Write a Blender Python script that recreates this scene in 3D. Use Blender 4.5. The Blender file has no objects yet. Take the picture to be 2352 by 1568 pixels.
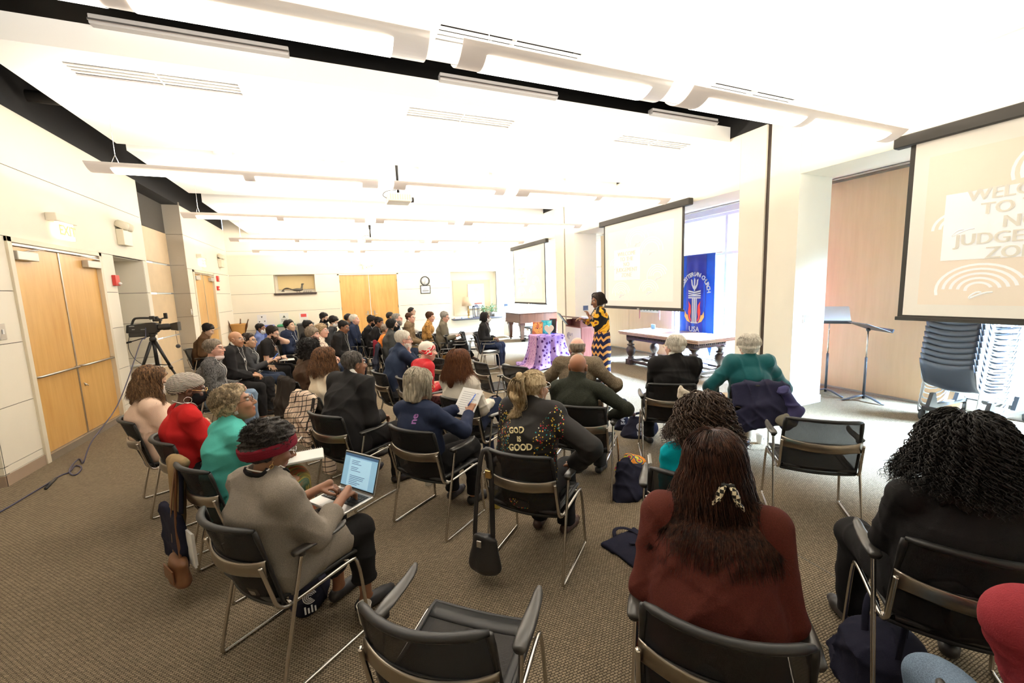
import bpy, math, random
import numpy as np
from mathutils import Vector, Matrix
random.seed(7); RNG = np.random.default_rng(7)
C = bpy.context.scene.collection
scn = bpy.context.scene
# ------------------------------------------------------------------ camera
CAMQ = (0.126764618, 0.392895840, 0.0366097718); FPX = 945.939147; EYE = 1.85
def cam_axes():
    p, yw, rl = CAMQ
    fwd = np.array([math.sin(yw)*math.cos(p), math.cos(yw)*math.cos(p), -math.sin(p)])
    right = np.array([math.cos(yw), -math.sin(yw), 0.]); down = np.cross(fwd, right)
    c, s = math.cos(rl), math.sin(rl)
    return np.array([c*right+s*down, -s*right+c*down, fwd])
CM = cam_axes()
def ray(px, py): return np.array([(px-1176)/FPX, (py-784)/FPX, 1.0]) @ CM
def at_z(px, py, z):
    d = ray(px, py); return np.array([0, 0, EYE]) + d*((z-EYE)/d[2])
def at_x(px, py, x):
    d = ray(px, py); return np.array([0, 0, EYE]) + d*(x/d[0])
def at_y(px, py, y):
    d = ray(px, py); return np.array([0, 0, EYE]) + d*(y/d[1])
cam = bpy.data.cameras.new('camera'); cam.sensor_width = 36; cam.lens = FPX/2352*36
cam.clip_start = .05; cam.clip_end = 100
cob = bpy.data.objects.new('camera', cam); C.objects.link(cob)
cob.matrix_world = Matrix(((CM[0][0], -CM[1][0], -CM[2][0], 0), (CM[0][1], -CM[1][1], -CM[2][1], 0), (CM[0][2], -CM[1][2], -CM[2][2], EYE), (0, 0, 0, 1)))
scn.camera = cob
# ------------------------------------------------------------------ world, exposure
w = bpy.data.worlds.new('world'); scn.world = w; w.use_nodes = True
bg = w.node_tree.nodes['Background']; bg.inputs[0].default_value = (.72, .86, 1, 1); bg.inputs[1].default_value = 2.0
scn.view_settings.view_transform = 'Standard'; scn.view_settings.look = 'None'
scn.view_settings.exposure = 0.42; scn.view_settings.gamma = 1
cy = scn.cycles
cy.max_bounces = 7; cy.diffuse_bounces = 4; cy.glossy_bounces = 3; cy.transmission_bounces = 4; cy.transparent_max_bounces = 12
cy.caustics_reflective = False; cy.caustics_refractive = False; cy.use_denoising = True; cy.sample_clamp_indirect = 8
cy.use_adaptive_sampling = True; cy.adaptive_threshold = .02
PANEL_E, UP_W, DAY_W = 5.8, 27.0, 13000.0
WARM = (1, .905, .785)
def area(name, loc, rot, sx, sy, watts, col):
    L = bpy.data.lights.new(name, 'AREA'); L.shape = 'RECTANGLE'; L.size = sx; L.size_y = sy; L.energy = watts; L.color = col
    o = bpy.data.objects.new(name, L); C.objects.link(o); o.location = loc; o.rotation_euler = rot
    return o
# daylight just outside the alcove windows, pointing into the room (-X)
for (yc, wd, xc, az, k) in ((1.0, 3.0, 8.55, -.90, .75), (6.5, 3.2, 8.9, 0., .85), (13.7, 5.4, 8.9, 0., .7)):
    o = area('daylight', (xc, yc, 3.5), (0, .56, az), 2.6, wd, DAY_W*k, (.46, .69, 1)); o.data.spread = math.radians(76)

# ------------------------------------------------------------------ materials
MATS = {}
def nt(name):
    m = bpy.data.materials.new(name); m.use_nodes = True
    t = m.node_tree; b = t.nodes['Principled BSDF']
    return m, t, b
def coords(t, scale=(1, 1, 1), rot=(0, 0, 0), kind='Object'):
    tc = t.nodes.new('ShaderNodeTexCoord'); mp = t.nodes.new('ShaderNodeMapping')
    mp.inputs['Scale'].default_value = scale; mp.inputs['Rotation'].default_value = rot
    t.links.new(tc.outputs[kind], mp.inputs[0]); return mp.outputs[0]
def noise(t, vec, scale, detail=3, rough=.55):
    n = t.nodes.new('ShaderNodeTexNoise'); n.inputs['Scale'].default_value = scale; n.inputs['Detail'].default_value = detail
    n.inputs['Roughness'].default_value = rough
    t.links.new(vec, n.inputs['Vector']); return n.outputs['Fac']
def ramp(t, fac, stops, mode='LINEAR'):
    r = t.nodes.new('ShaderNodeValToRGB'); r.color_ramp.interpolation = mode
    e = r.color_ramp.elements
    while len(e) < len(stops): e.new(.5)
    for i, (p, c) in enumerate(stops): e[i].position = p; e[i].color = (*c, 1)
    t.links.new(fac, r.inputs[0]); return r.outputs[0]
def bump(t, b, fac, strength=.3, dist=.01):
    n = t.nodes.new('ShaderNodeBump'); n.inputs['Strength'].default_value = strength; n.inputs['Distance'].default_value = dist
    t.links.new(fac, n.inputs['Height']); t.links.new(n.outputs[0], b.inputs['Normal'])
def dark(c, k): return tuple(min(1, x*k) for x in c)
def mat(name, col, rough=.6, metal=0., var=.0, vs=6., bs=0., bd=.004, bscale=80., spec=None, emit=0., ecol=None, sheen=0.):
    if name in MATS: return MATS[name]
    m, t, b = nt(name); b.inputs['Roughness'].default_value = rough; b.inputs['Metallic'].default_value = metal
    b.inputs['Base Color'].default_value = (*col, 1)
    if spec is not None: b.inputs['Specular IOR Level'].default_value = spec
    if sheen: b.inputs['Sheen Weight'].default_value = sheen
    if var or bs: vec = coords(t)
    if var: t.links.new(ramp(t, noise(t, vec, vs), [(.3, dark(col, 1-var)), (.7, dark(col, 1+var))]), b.inputs['Base Color'])
    if bs: bump(t, b, noise(t, vec, bscale), bs, bd)
    if emit: b.inputs['Emission Color'].default_value = (*(ecol or col), 1); b.inputs['Emission Strength'].default_value = emit
    MATS[name] = m; return m
def cloth(name, col, **k):
    k.setdefault('rough', .9); k.setdefault('var', .07); k.setdefault('vs', 260.); k.setdefault('bs', .35); k.setdefault('bscale', 320.); k.setdefault('bd', .003); k.setdefault('spec', .12)
    if name in MATS: return MATS[name]
    m = mat(name, col, **k); folds(m); return m
def folds(m, strength=.30, dist=.04, sc=3.6):
    t = m.node_tree; b = t.nodes['Principled BSDF']; vec = coords(t, (1, 1, .75))
    n = noise(t, vec, sc, 2, .45); w_ = noise(t, vec, sc*2.6, 1, .4)
    r = mathn(t, 'ABSOLUTE', mathn(t, 'SUBTRACT', n, .5))
    hgt = mathn(t, 'ADD', mathn(t, 'MULTIPLY', r, 1.6), mathn(t, 'MULTIPLY', w_, .5))
    nd_ = t.nodes.new('ShaderNodeBump'); nd_.inputs['Strength'].default_value = strength; nd_.inputs['Distance'].default_value = dist
    t.links.new(hgt, nd_.inputs['Height'])
    if b.inputs['Normal'].is_linked: t.links.new(b.inputs['Normal'].links[0].from_socket, nd_.inputs['Normal'])
    t.links.new(nd_.outputs[0], b.inputs['Normal'])
def pattern(name, build, rough=.85):
    if name in MATS: return MATS[name]
    m, t, b = nt(name); b.inputs['Roughness'].default_value = rough; b.inputs['Specular IOR Level'].default_value = .2
    t.links.new(build(t, b), b.inputs['Base Color']); MATS[name] = m; folds(m, .25); return m
def voronoi(t, vec, scale, out='Distance', feature='F1', rnd=1.):
    v = t.nodes.new('ShaderNodeTexVoronoi'); v.feature = feature; v.inputs['Scale'].default_value = scale; v.inputs['Randomness'].default_value = rnd
    t.links.new(vec, v.inputs['Vector']); return v
def wave(t, vec, scale, dist=0., axis='X', detail=1.):
    v = t.nodes.new('ShaderNodeTexWave'); v.bands_direction = axis; v.inputs['Scale'].default_value = scale; v.inputs['Distortion'].default_value = dist
    v.inputs['Detail'].default_value = detail
    t.links.new(vec, v.inputs['Vector']); return v.outputs['Fac']
def mixc(t, fac, a, b_):
    mx = t.nodes.new('ShaderNodeMix'); mx.data_type = 'RGBA'
    t.links.new(fac, mx.inputs[0])
    for s, v in ((6, a), (7, b_)):
        if isinstance(v, tuple): mx.inputs[s].default_value = (*v, 1)
        else: t.links.new(v, mx.inputs[s])
    return mx.outputs[2]
def mathn(t, op, a, b_=0.):
    m = t.nodes.new('ShaderNodeMath'); m.operation = op
    for i, v in ((0, a), (1, b_)):
        if isinstance(v, (int, float)): m.inputs[i].default_value = v
        else: t.links.new(v, m.inputs[i])
    return m.outputs[0]
def _carpet():
    m, t, b = nt('carpet'); b.inputs['Roughness'].default_value = 1; b.inputs['Specular IOR Level'].default_value = .05
    vec = coords(t)
    br = t.nodes.new('ShaderNodeTexBrick'); br.offset = .5; br.inputs['Scale'].default_value = 1
    br.inputs['Brick Width'].default_value = .023; br.inputs['Row Height'].default_value = .0125; br.inputs['Mortar Size'].default_value = .0034; br.inputs['Mortar Smooth'].default_value = .9
    br.inputs['Color1'].default_value = (.40, .315, .21, 1); br.inputs['Color2'].default_value = (.29, .23, .152, 1); br.inputs['Mortar'].default_value = (.062, .047, .032, 1)
    nv = t.nodes.new('ShaderNodeTexNoise'); nv.inputs['Scale'].default_value = 95; nv.inputs['Detail'].default_value = 1; t.links.new(vec, nv.inputs['Vector'])
    va = t.nodes.new('ShaderNodeVectorMath'); va.operation = 'MULTIPLY_ADD'; va.inputs[1].default_value = (.007, .007, 0); t.links.new(nv.outputs['Color'], va.inputs[0]); t.links.new(vec, va.inputs[2])
    t.links.new(va.outputs[0], br.inputs['Vector'])
    n = noise(t, vec, 300, 2); n2 = noise(t, vec, 1.3, 2)
    c = mixc(t, mathn(t, 'MULTIPLY', n, .42), br.outputs['Color'], (.05, .04, .03))
    c = mixc(t, mathn(t, 'MULTIPLY', n2, .22), c, (.09, .072, .05))
    t.links.new(c, b.inputs['Base Color']); bump(t, b, mathn(t, 'SUBTRACT', n, br.outputs['Fac']), .6, .004)
    return m
CARPET = _carpet()
def _wood(name, c0, c1, scale=(14, 14, 1.1), rough=.35, rot=(0, 0, 0)):
    m, t, b = nt(name); b.inputs['Roughness'].default_value = rough
    vec = coords(t, scale, rot)
    n = noise(t, vec, 1.2, 6, .6); n2 = noise(t, coords(t, (1.2, 1.2, .5)), 1.7, 2)
    c = ramp(t, mathn(t, 'ADD', mathn(t, 'MULTIPLY', n, .6), mathn(t, 'MULTIPLY', n2, .4)), [(.32, c0), (.68, c1)])
    t.links.new(c, b.inputs['Base Color']); MATS[name] = m; return m
MAPLE = _wood('maple_veneer', (.54, .285, .075), (.70, .425, .145))
MAPLE2 = _wood('pale_maple_panel', (.66, .47, .29), (.74, .54, .35))
CHERRY = _wood('cherry_wood', (.17, .055, .042), (.27, .10, .075))
WALNUT = _wood('walnut_gloss', (.06, .022, .012), (.11, .042, .022), rough=.25)
DARKOAK = _wood('dark_carved_oak', (.022, .013, .010), (.05, .03, .022), rough=.4)
OAKTOP = _wood('glare_pale_oak_top', (.34, .22, .15), (.50, .36, .26), (2, 14, 14), rough=.25)  # oak colour paled to carry the window glare on the tabletop
WALLM = mat('cream_wall_paint', (.90, .835, .70), .75, var=.015, vs=2, bs=.05, bscale=150)
WHITEM = mat('white_paint', (.92, .91, .88), .7)
CEILM = mat('white_ceiling_paint', (.94, .93, .90), .8)
BLACKM = mat('black_plenum_paint', (.012, .011, .010), .8)
GREYFAB = mat('grey_acoustic_fabric', (.36, .32, .26), .95, var=.12, vs=200)
GROOVE = mat('dark_groove', (.10, .085, .065), .9)
BLACK = mat('black_plastic', (.010, .0095, .009), .5)
ARMM = mat('dark_grey_arm_plastic', (.045, .041, .036), .30)
RUBBER = mat('black_rubber', (.02, .02, .02), .8)
CHROME = mat('brushed_chrome', (.62, .58, .53), .22, 1.)
BANDM = mat('satin_nickel_band', (.34, .30, .25), .30, 1.)
STEEL = mat('satin_steel', (.55, .52, .48), .35, 1.)
LIGHTMETAL = mat('perforated_light_metal', (.66, .58, .50), .5, .1, emit=.24, ecol=(1, .87, .76))
def _panel():
    m, t, b = nt('glowing_light_panel'); b.inputs['Base Color'].default_value = (.9, .88, .82, 1)
    b.inputs['Emission Color'].default_value = (1, .94, .84, 1); b.inputs['Emission Strength'].default_value = PANEL_E; return m
PANEL = _panel()
def _seethru(name, col, opacity, scale):
    m, t, b = nt(name); b.inputs['Base Color'].default_value = (*col, 1); b.inputs['Roughness'].default_value = .7
    tr = t.nodes.new('ShaderNodeBsdfTransparent'); mx = t.nodes.new('ShaderNodeMixShader')
    n = noise(t, coords(t), scale, 1)
    f = mathn(t, 'ADD', mathn(t, 'MULTIPLY', n, .25), opacity-.12)
    t.links.new(f, mx.inputs[0]); t.links.new(tr.outputs[0], mx.inputs[1]); t.links.new(b.outputs[0], mx.inputs[2])
    t.links.new(mx.outputs[0], t.nodes['Material Output'].inputs[0]); return m
NETM = _seethru('black_woven_mesh', (.010, .009, .009), .74, 900)
def _glass():
    m, t, b = nt('window_glass'); g = t.nodes.new('ShaderNodeBsdfGlossy'); g.inputs['Roughness'].default_value = .02
    tr = t.nodes.new('ShaderNodeBsdfTransparent'); mx = t.nodes.new('ShaderNodeMixShader'); mx.inputs[0].default_value = .06
    t.links.new(tr.outputs[0], mx.inputs[1]); t.links.new(g.outputs[0], mx.inputs[2]); t.links.new(mx.outputs[0], t.nodes['Material Output'].inputs[0]); return m
GLASS = _glass()
def _skin():
    m, t, b = nt('skin'); a = t.nodes.new('ShaderNodeAttribute'); a.attribute_name = 'Col'
    n = noise(t, coords(t), 60, 3)
    mx = mixc(t, mathn(t, 'MULTIPLY', n, .18), a.outputs['Color'], (.25, .09, .06))
    t.links.new(mx, b.inputs['Base Color']); b.inputs['Roughness'].default_value = .48; b.inputs['Subsurface Weight'].default_value = .06
    b.inputs['Subsurface Radius'].default_value = (.02, .008, .004); b.inputs['Subsurface Scale'].default_value = .3
    bump(t, b, noise(t, coords(t), 260, 2), .12, .002); return m
SKIN = _skin()
def hairmat(name, c0, c1, rough=.42, iso=False):
    if name in MATS: return MATS[name]
    m, t, b = nt(name); b.inputs['Roughness'].default_value = rough+.1; b.inputs['Specular IOR Level'].default_value = .22
    n = noise(t, coords(t, (60, 60, 9) if not iso else (70, 70, 70)), 1.5, 3)
    t.links.new(ramp(t, n, [(.35, c0), (.70, c1)]), b.inputs['Base Color'])
    bump(t, b, noise(t, coords(t, (160, 160, 30)), 2, 3), .5, .004); MATS[name] = m; return m

# ------------------------------------------------------------------ object helpers
def link(o, parent=None):
    C.objects.link(o)
    if parent is not None: o.parent = parent
    return o
def tag(o, label, cat, group=None, kind=None):
    o['label'] = label; o['category'] = cat
    if group: o['group'] = group
    if kind: o['kind'] = kind
    return o
def thing(name, label, cat, loc=(0, 0, 0), rz=0., group=None):
    o = bpy.data.objects.new(name, None); link(o); o.location = loc; o.rotation_euler = (0, 0, rz); o.empty_display_size = .1
    return tag(o, label, cat, group)
class MB:
    def __init__(s): s.v = []; s.f = []; s.mi = []; s.sm = []
    def add(s, v, f, mi=0, smooth=False, M=None):
        n = len(s.v); v = np.asarray(v, float)
        if M is not None: v = v @ np.asarray(M)[:3, :3].T + np.asarray(M)[:3, 3]
        s.v.extend(map(tuple, v)); s.f.extend([tuple(i+n for i in q) for q in f]); s.mi.extend([mi]*len(f)); s.sm.extend([smooth]*len(f)); return s
    def box(s, lo, hi, mi=0, M=None):
        x0, y0, z0 = lo; x1, y1, z1 = hi
        v = [(x0, y0, z0), (x1, y0, z0), (x1, y1, z0), (x0, y1, z0), (x0, y0, z1), (x1, y0, z1), (x1, y1, z1), (x0, y1, z1)]
        return s.add(v, [(0, 3, 2, 1), (4, 5, 6, 7), (0, 1, 5, 4), (1, 2, 6, 5), (2, 3, 7, 6), (3, 0, 4, 7)], mi, False, M)
    def rbox(s, lo, hi, r=.01, mi=0, M=None, seg=3):
        # box with rounded vertical edges and small top/bottom chamfer
        x0, y0, z0 = lo; x1, y1, z1 = hi; pts = []
        for cx, cy, a0 in ((x1-r, y1-r, 0), (x0+r, y1-r, 90), (x0+r, y0+r, 180), (x1-r, y0+r, 270)):
            for i in range(seg+1):
                a = math.radians(a0+90*i/seg); pts.append((cx+r*math.cos(a), cy+r*math.sin(a), math.cos(a), math.sin(a)))
        c = min(r*.5, (z1-z0)*.3); rings = []
        for z, ins in ((z0, c), (z0+c, 0), (z1-c, 0), (z1, c)):
            rings.append([(p[0]-p[2]*ins, p[1]-p[3]*ins, z) for p in pts])
        return s.loft(rings, mi=mi, M=M, smooth=False)
    def loft(s, rings, closed=True, caps=True, mi=0, smooth=True, M=None):
        n = len(rings[0]); v = [p for r in rings for p in r]; f = []
        for i in range(len(rings)-1):
            for j in range(n if closed else n-1):
                k = (j+1) % n; f.append((i*n+j, i*n+k, (i+1)*n+k, (i+1)*n+j))
        if caps and closed: f.append(tuple(range(n-1, -1, -1))); f.append(tuple((len(rings)-1)*n+j for j in range(n)))
        return s.add(v, f, mi, smooth, M)
    def tube(s, path, r, n=8, mi=0, caps=True, M=None, flat=None):
        path = np.asarray(path, float); m = len(path); rr = np.full(m, r) if np.isscalar(r) else np.asarray(r)
        T = np.gradient(path, axis=0); T /= np.maximum(np.linalg.norm(T, axis=1, keepdims=True), 1e-9)
        u = np.cross(T[0], (0, 0, 1.)); 
        if np.linalg.norm(u) < .1: u = np.cross(T[0], (0, 1., 0))
        u /= np.linalg.norm(u); rings = []
        for i in range(m):
            u = u - T[i]*np.dot(u, T[i]); u /= max(np.linalg.norm(u), 1e-9); w_ = np.cross(T[i], u)
            rings.append([tuple(path[i]+rr[i]*(math.cos(2*math.pi*j/n)*u+math.sin(2*math.pi*j/n)*w_*(flat or 1))) for j in range(n)])
        return s.loft(rings, True, caps, mi, True, M)
    def lathe(s, prof, n=20, c=(0, 0, 0), mi=0, M=None, smooth=True, caps=True):
        rings = [[(c[0]+r*math.cos(2*math.pi*j/n), c[1]+r*math.sin(2*math.pi*j/n), c[2]+z) for j in range(n)] for r, z in prof]
        return s.loft(rings, True, caps, mi, smooth, M)
    def cyl(s, a, b, r, n=14, mi=0, r2=None, M=None): return s.tube([a, b], [r, r if r2 is None else r2], n, mi, True, M)
    def sphere(s, c, r, n=14, mi=0, sc=(1, 1, 1), M=None):
        k = n//2; rings = []
        for i in range(k+1):
            a = math.pi*(i+.02*(i == 0)-.02*(i == k))/k
            rings.append([(c[0]+sc[0]*r*math.sin(a)*math.cos(2*math.pi*j/n), c[1]+sc[1]*r*math.sin(a)*math.sin(2*math.pi*j/n), c[2]-sc[2]*r*math.cos(a)) for j in range(n)])
        return s.loft(rings, True, True, mi, True, M)
    def prism(s, pts, axis_off, mi=0, M=None):
        n = len(pts); a = np.asarray(pts, float); b_ = a+np.asarray(axis_off)
        f = [tuple(range(n-1, -1, -1)), tuple(range(n, 2*n))]+[(i, (i+1) % n, n+(i+1) % n, n+i) for i in range(n)]
        return s.add(np.vstack([a, b_]), f, mi, False, M)
    def sheet(s, G, mi=0, smooth=True, M=None, th=0.):
        G = np.asarray(G, float); a, b_, _ = G.shape
        f = [(i*b_+j, i*b_+j+1, (i+1)*b_+j+1, (i+1)*b_+j) for i in range(a-1) for j in range(b_-1)]
        if th:
            du = np.gradient(G, axis=0); dv = np.gradient(G, axis=1); N = np.cross(du, dv); N /= np.maximum(np.linalg.norm(N, axis=2, keepdims=True), 1e-9)
            n = a*b_; f2 = [tuple(x+n for x in q[::-1]) for q in f]
            e = []
            bd = [(0, j) for j in range(b_)]+[(i, b_-1) for i in range(1, a)]+[(a-1, j) for j in range(b_-2, -1, -1)]+[(i, 0) for i in range(a-2, 0, -1)]
            ids = [i*b_+j for i, j in bd]
            for q in range(len(ids)): p, p2 = ids[q], ids[(q+1) % len(ids)]; e.append((p, p+n, p2+n, p2))
            return s.add(np.vstack([G.reshape(-1, 3), (G-N*th).reshape(-1, 3)]), f+f2+e, mi, smooth, M)
        return s.add(G.reshape(-1, 3), f, mi, smooth, M)
    def build(s, name, mats, parent=None, bevel=0., fix=True):
        me = bpy.data.meshes.new(name); me.from_pydata(s.v, [], s.f)
        mats = mats if isinstance(mats, (list, tuple)) else [mats]
        for m in mats: me.materials.append(m)
        me.polygons.foreach_set('material_index', s.mi); me.polygons.foreach_set('use_smooth', s.sm); me.update()
        if fix:
            import bmesh
            bm = bmesh.new(); bm.from_mesh(me); bmesh.ops.recalc_face_normals(bm, faces=bm.faces); bm.to_mesh(me); bm.free()
        o = bpy.data.objects.new(name, me); link(o, parent)
        if bevel:
            md = o.modifiers.new('bevel', 'BEVEL'); md.width = bevel; md.segments = 2; md.limit_method = 'ANGLE'
        return o
def struct(name, mb, mats, bevel=0.):
    o = mb.build(name, mats, None, bevel); o['kind'] = 'structure'; return o
def chaikin(p, it=3, closed=False):
    p = np.asarray(p, float)
    for _ in range(it):
        a, b_ = p[:-1], p[1:]; q = np.empty((2*len(a), 3)); q[0::2] = .75*a+.25*b_; q[1::2] = .25*a+.75*b_
        p = np.vstack([p[:1], q, p[-1:]])
    return p
def copy_tree(o, parent=None):
    c = o.copy(); C.objects.link(c)
    if parent is not None: c.parent = parent
    for ch in list(o.children): copy_tree(ch, c)
    return c
def Rz(a):
    c, s = math.cos(a), math.sin(a); return np.array([[c, -s, 0], [s, c, 0], [0, 0, 1.]])
def Rx(a):
    c, s = math.cos(a), math.sin(a); return np.array([[1., 0, 0], [0, c, -s], [0, s, c]])
def Ry(a):
    c, s = math.cos(a), math.sin(a); return np.array([[c, 0, s], [0, 1., 0], [-s, 0, c]])
def frame(x, y, z, o=(0, 0, 0)):
    M = np.eye(4); M[:3, 0] = x; M[:3, 1] = y; M[:3, 2] = z; M[:3, 3] = o; return M
def text_mb(mb, txt, size, M, mi=0, ext=.001, align='CENTER', bold=0., spacing=1.):
    cu = bpy.data.curves.new('txt', 'FONT'); cu.body = txt; cu.size = size; cu.extrude = ext; cu.align_x = align; cu.align_y = 'CENTER'; cu.offset = bold; cu.space_line = spacing
    cu.resolution_u = 3
    o = bpy.data.objects.new('txt', cu); C.objects.link(o)
    me = o.to_mesh()
    mb.add([v.co[:] for v in me.vertices], [tuple(p.vertices) for p in me.polygons], mi, False, M)
    o.to_mesh_clear(); bpy.data.objects.remove(o); bpy.data.curves.remove(cu); return mb
# ================================================================== ROOM SHELL
XL, XR, YB = -3.34, 5.85, 16.6
m = MB(); m.box((-6.2, -3.2, -.1), (8.4, 17.2, 0)); struct('floor', m, CARPET)
m = MB(); m.box((-6.2, -3.2, 5.0), (8.4, 17.2, 5.1)); struct('ceiling', m, BLACKM)
ZG = [0, .12, .20, .80, 1.46, 2.03, 2.635, 3.44, 4.13]
def xpanels(m, x, y0, y1, zs, th=.05, flip=1):
    # wall courses facing +X (flip=1), 8 mm shadow gaps between them
    for a, b in zip(zs[:-1], zs[1:]): m.box((x-th*flip, y0, a+.004), (x, y1, b-.004), 0)
    m.box((x-(th+.02)*flip, y0, zs[0]), (x-.012*flip, y1, zs[-1]), 1)
def ypanels(m, y, x0, x1, zs, th=.05):
    for a, b in zip(zs[:-1], zs[1:]): m.box((x0, y, a+.004), (x1, y+th, b-.004), 0)
    m.box((x0, y+.012, zs[0]), (x1, y+th+.02, zs[-1]), 1)
m = MB()
lo = [z for z in ZG if z <= 2.64]
xpanels(m, XL, 5.83, 6.43, lo); xpanels(m, XL, 8.41, 8.83, lo)
xpanels(m, XL, -3.2+9.0, 10.14, [2.635, 3.44, 4.13])
xpanels(m, XL, 9.97, 10.14, lo)
# end face of the near stub and the deeper wall beside the camera
ypanels(m, 5.81, -6.0, XL-.001, ZG)
m.box((-5.3, -3.2, 0), (-5.2, 5.86, 4.13), 0)
# niche beside the first door: far cheek, back and soffit
ypanels(m, 9.95, -4.7, XL-.001, lo); m.box((-4.75, 8.5, 0), (-4.7, 10.0, 2.62), 0); m.box((-4.7, 8.78, 0), (XL-.06, 8.83, 2.62), 0); m.box((-4.75, 8.78, 2.62), (XL-.06, 10.0, 2.66), 0)
# recess behind the parked partition, pilaster and second door wall
m.box((-4.0, 10.09, 0), (XL-.001, 10.14, 4.13), 0)
ypanels(m, 12.45, -4.0, XL-.001, ZG[:5]+[2.03, 2.71, 3.44, 4.2])
xpanels(m, XL, 12.45, 12.83, lo); xpanels(m, XL, 14.72, YB, lo); xpanels(m, XL, 12.45, YB, [2.635, 3.44, 4.13])
m.box((XL-.5, 5.8, 4.13), (XL-.02, YB, 5.0), 2)
struct('wall_left', m, [WALLM, GROOVE, BLACKM])
m = MB(); ypanels(m, 12.445, -3.72, XL-.002, ZG[:5]+[2.03, 2.71, 3.44, 4.2], .004)
struct('trim_1', m, [mat('grey_pilaster_board', (.46, .41, .33), .9, var=.05, vs=300), GROOVE])
m = MB(); m.box((-3.36, 5.80, 0), (XL+.012, 6.43, .115)); m.box((-6, 5.796, 0), (XL+.012, 5.81, .115)); m.box((XL, 14.72, 0), (XL+.012, YB, .115))
struct('baseboard_left', m, mat('tan_vinyl_base', (.33, .24, .17), .6))
# parked folding partition leaves in the left recess
for k, (y0, y1, dx) in enumerate(((10.2, 12.42, 0.),)):
    t = thing('folding_partition', 'stacked tan wood partition leaf with dark acoustic fabric top, parked in the left recess', 'partition', (-3.7, 11.29, 0))
    mb = MB()
    for a, b in ((.0, .42), (.43, 1.03), (1.045, 2.02), (2.035, 2.69), (2.71, 3.45)): mb.box((-.03, -1.13, a+.02), (.04, 1.13, b), 0)
    mb.build('wood_panel', mat('tan_partition_veneer', (.70, .53, .33), .5, var=.05, vs=3), t, .004)
    mb = MB(); mb.box((-.03, -1.13, 3.46), (.03, 1.13, 4.18)); mb.build('fabric_fascia', mat('charcoal_acoustic', (.085, .075, .062), .95, var=.2, vs=180), t)
    mb = MB(); mb.box((-.04, -1.145, 0), (.02, -1.13, 4.15)); mb.build('edge_seal', BLACK, t)
# ---- back wall
m = MB()
zb = [0, .12, .75, 1.36, 1.995, 2.635, 3.44, 4.9]
def bseg(x0, x1, z0, z1): ypanels(m, YB, x0, x1, [z0]+[z for z in zb if z0 < z < z1]+[z1])
bseg(XL, -2.03, 0, 4.9); bseg(-2.03, -.73, 0, 1.995); bseg(-2.03, -.73, 2.635, 4.9); bseg(-.73, .08, 0, 4.9)
bseg(.08, 2.15, 2.6, 4.9); bseg(2.15, 4.27, 0, 4.9); bseg(4.27, 6.25, 0, .72); bseg(4.27, 6.25, 2.62, 4.9); bseg(6.25, 8.0, 0, 4.9)
for x0, x1, z0, z1 in ((-2.03, -.73, 1.995, 2.635), (4.27, 6.25, .72, 2.62)):      # niches
    m.box((x0-.02, YB+.34, z0-.02), (x1+.02, YB+.38, z1+.02)); m.box((x0-.04, YB+.01, z0), (x0, YB+.36, z1)); m.box((x1, YB+.01, z0), (x1+.04, YB+.36, z1))
    m.box((x0, YB+.01, z1), (x1, YB+.36, z1+.04)); m.box((x0, YB+.01, z0-.04), (x1, YB+.36, z0))
struct('wall_back', m, [WALLM, GROOVE])
m = MB(); m.box((XL, YB-.012, 0), (.02, YB, .115)); m.box((2.2, YB-.012, 0), (8, YB, .115)); struct('baseboard_back', m, MATS['tan_vinyl_base'])
# ---- rear wall behind the camera
m = MB(); m.box((-6, -3.3, 0), (8.4, -3.2, 4.9)); struct('wall_rear', m, WALLM)
# ---- right wall: beam, piers with dark partition channels, alcoves, outer wall
m = MB()
for a, b in ((-3.2, -2.5), (-1.4, 3.8), (4.71, 9.58), (10.62, YB)): m.box((XR, a, 3.24), (6.54, b, 4.05))   # beam
m.box((XR, -3.2, 4.051), (6.54, YB, 5.0), 1)
for y0, y1, yc in ((3.8, 4.71, 4.26), (9.58, 10.62, 10.1), (-2.5, -1.4, -1.9)):
    m.box((XR, y0, 0), (6.54, yc-.035, 4.05)); m.box((XR, yc+.035, 0), (6.54, y1, 4.05)); m.box((XR+.03, yc-.04, 0), (6.5, yc+.04, 4.05), 2)
m.box((6.54, -3.2, 3.42), (8.4, YB, 3.5))                       # alcove ceiling
struct('wall_right', m, [WALLM, BLACKM, mat('dark_bronze_channel', (.045, .028, .018), .5)], .004)
m = MB()
WINS = ((-1.2, 2.62, 1), (5.2, 7.85, 2), (11.0, YB-.15, 3))
ys = [-3.2]+[v for a, b, _ in WINS for v in (a, b)]+[YB]
for a, b in zip(ys[0::2], ys[1::2]): m.box((7.68, a, 0), (7.95, b, 3.45))
for a, b, _ in WINS: m.box((7.68, a, 3.3), (7.95, b, 3.45)); m.box((7.66, a, 0), (7.95, b, .16))
struct('wall_outer', m, WHITEM)
for a, b, n in WINS:
    r = bpy.data.objects.new('window_%d' % n, None); link(r); r['kind'] = 'structure'; r.location = (7.78, (a+b)/2, 0)
    mb = MB(); hw = (b-a)/2
    nm = max(2, round((b-a)/1.3))
    for k in range(nm+1): yy = -hw+2*hw*k/nm; mb.box((-.03, yy-.03, .16), (.03, yy+.03, 3.3))
    for z in (.19, 2.45, 3.27): mb.box((-.029, -hw, z-.03), (.029, hw, z+.03))
    mb.build('window_frame', WHITEM, r)
    mb = MB(); mb.box((-.004, -hw, .16), (.004, hw, 3.3)); mb.build('window_pane', GLASS, r)
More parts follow.
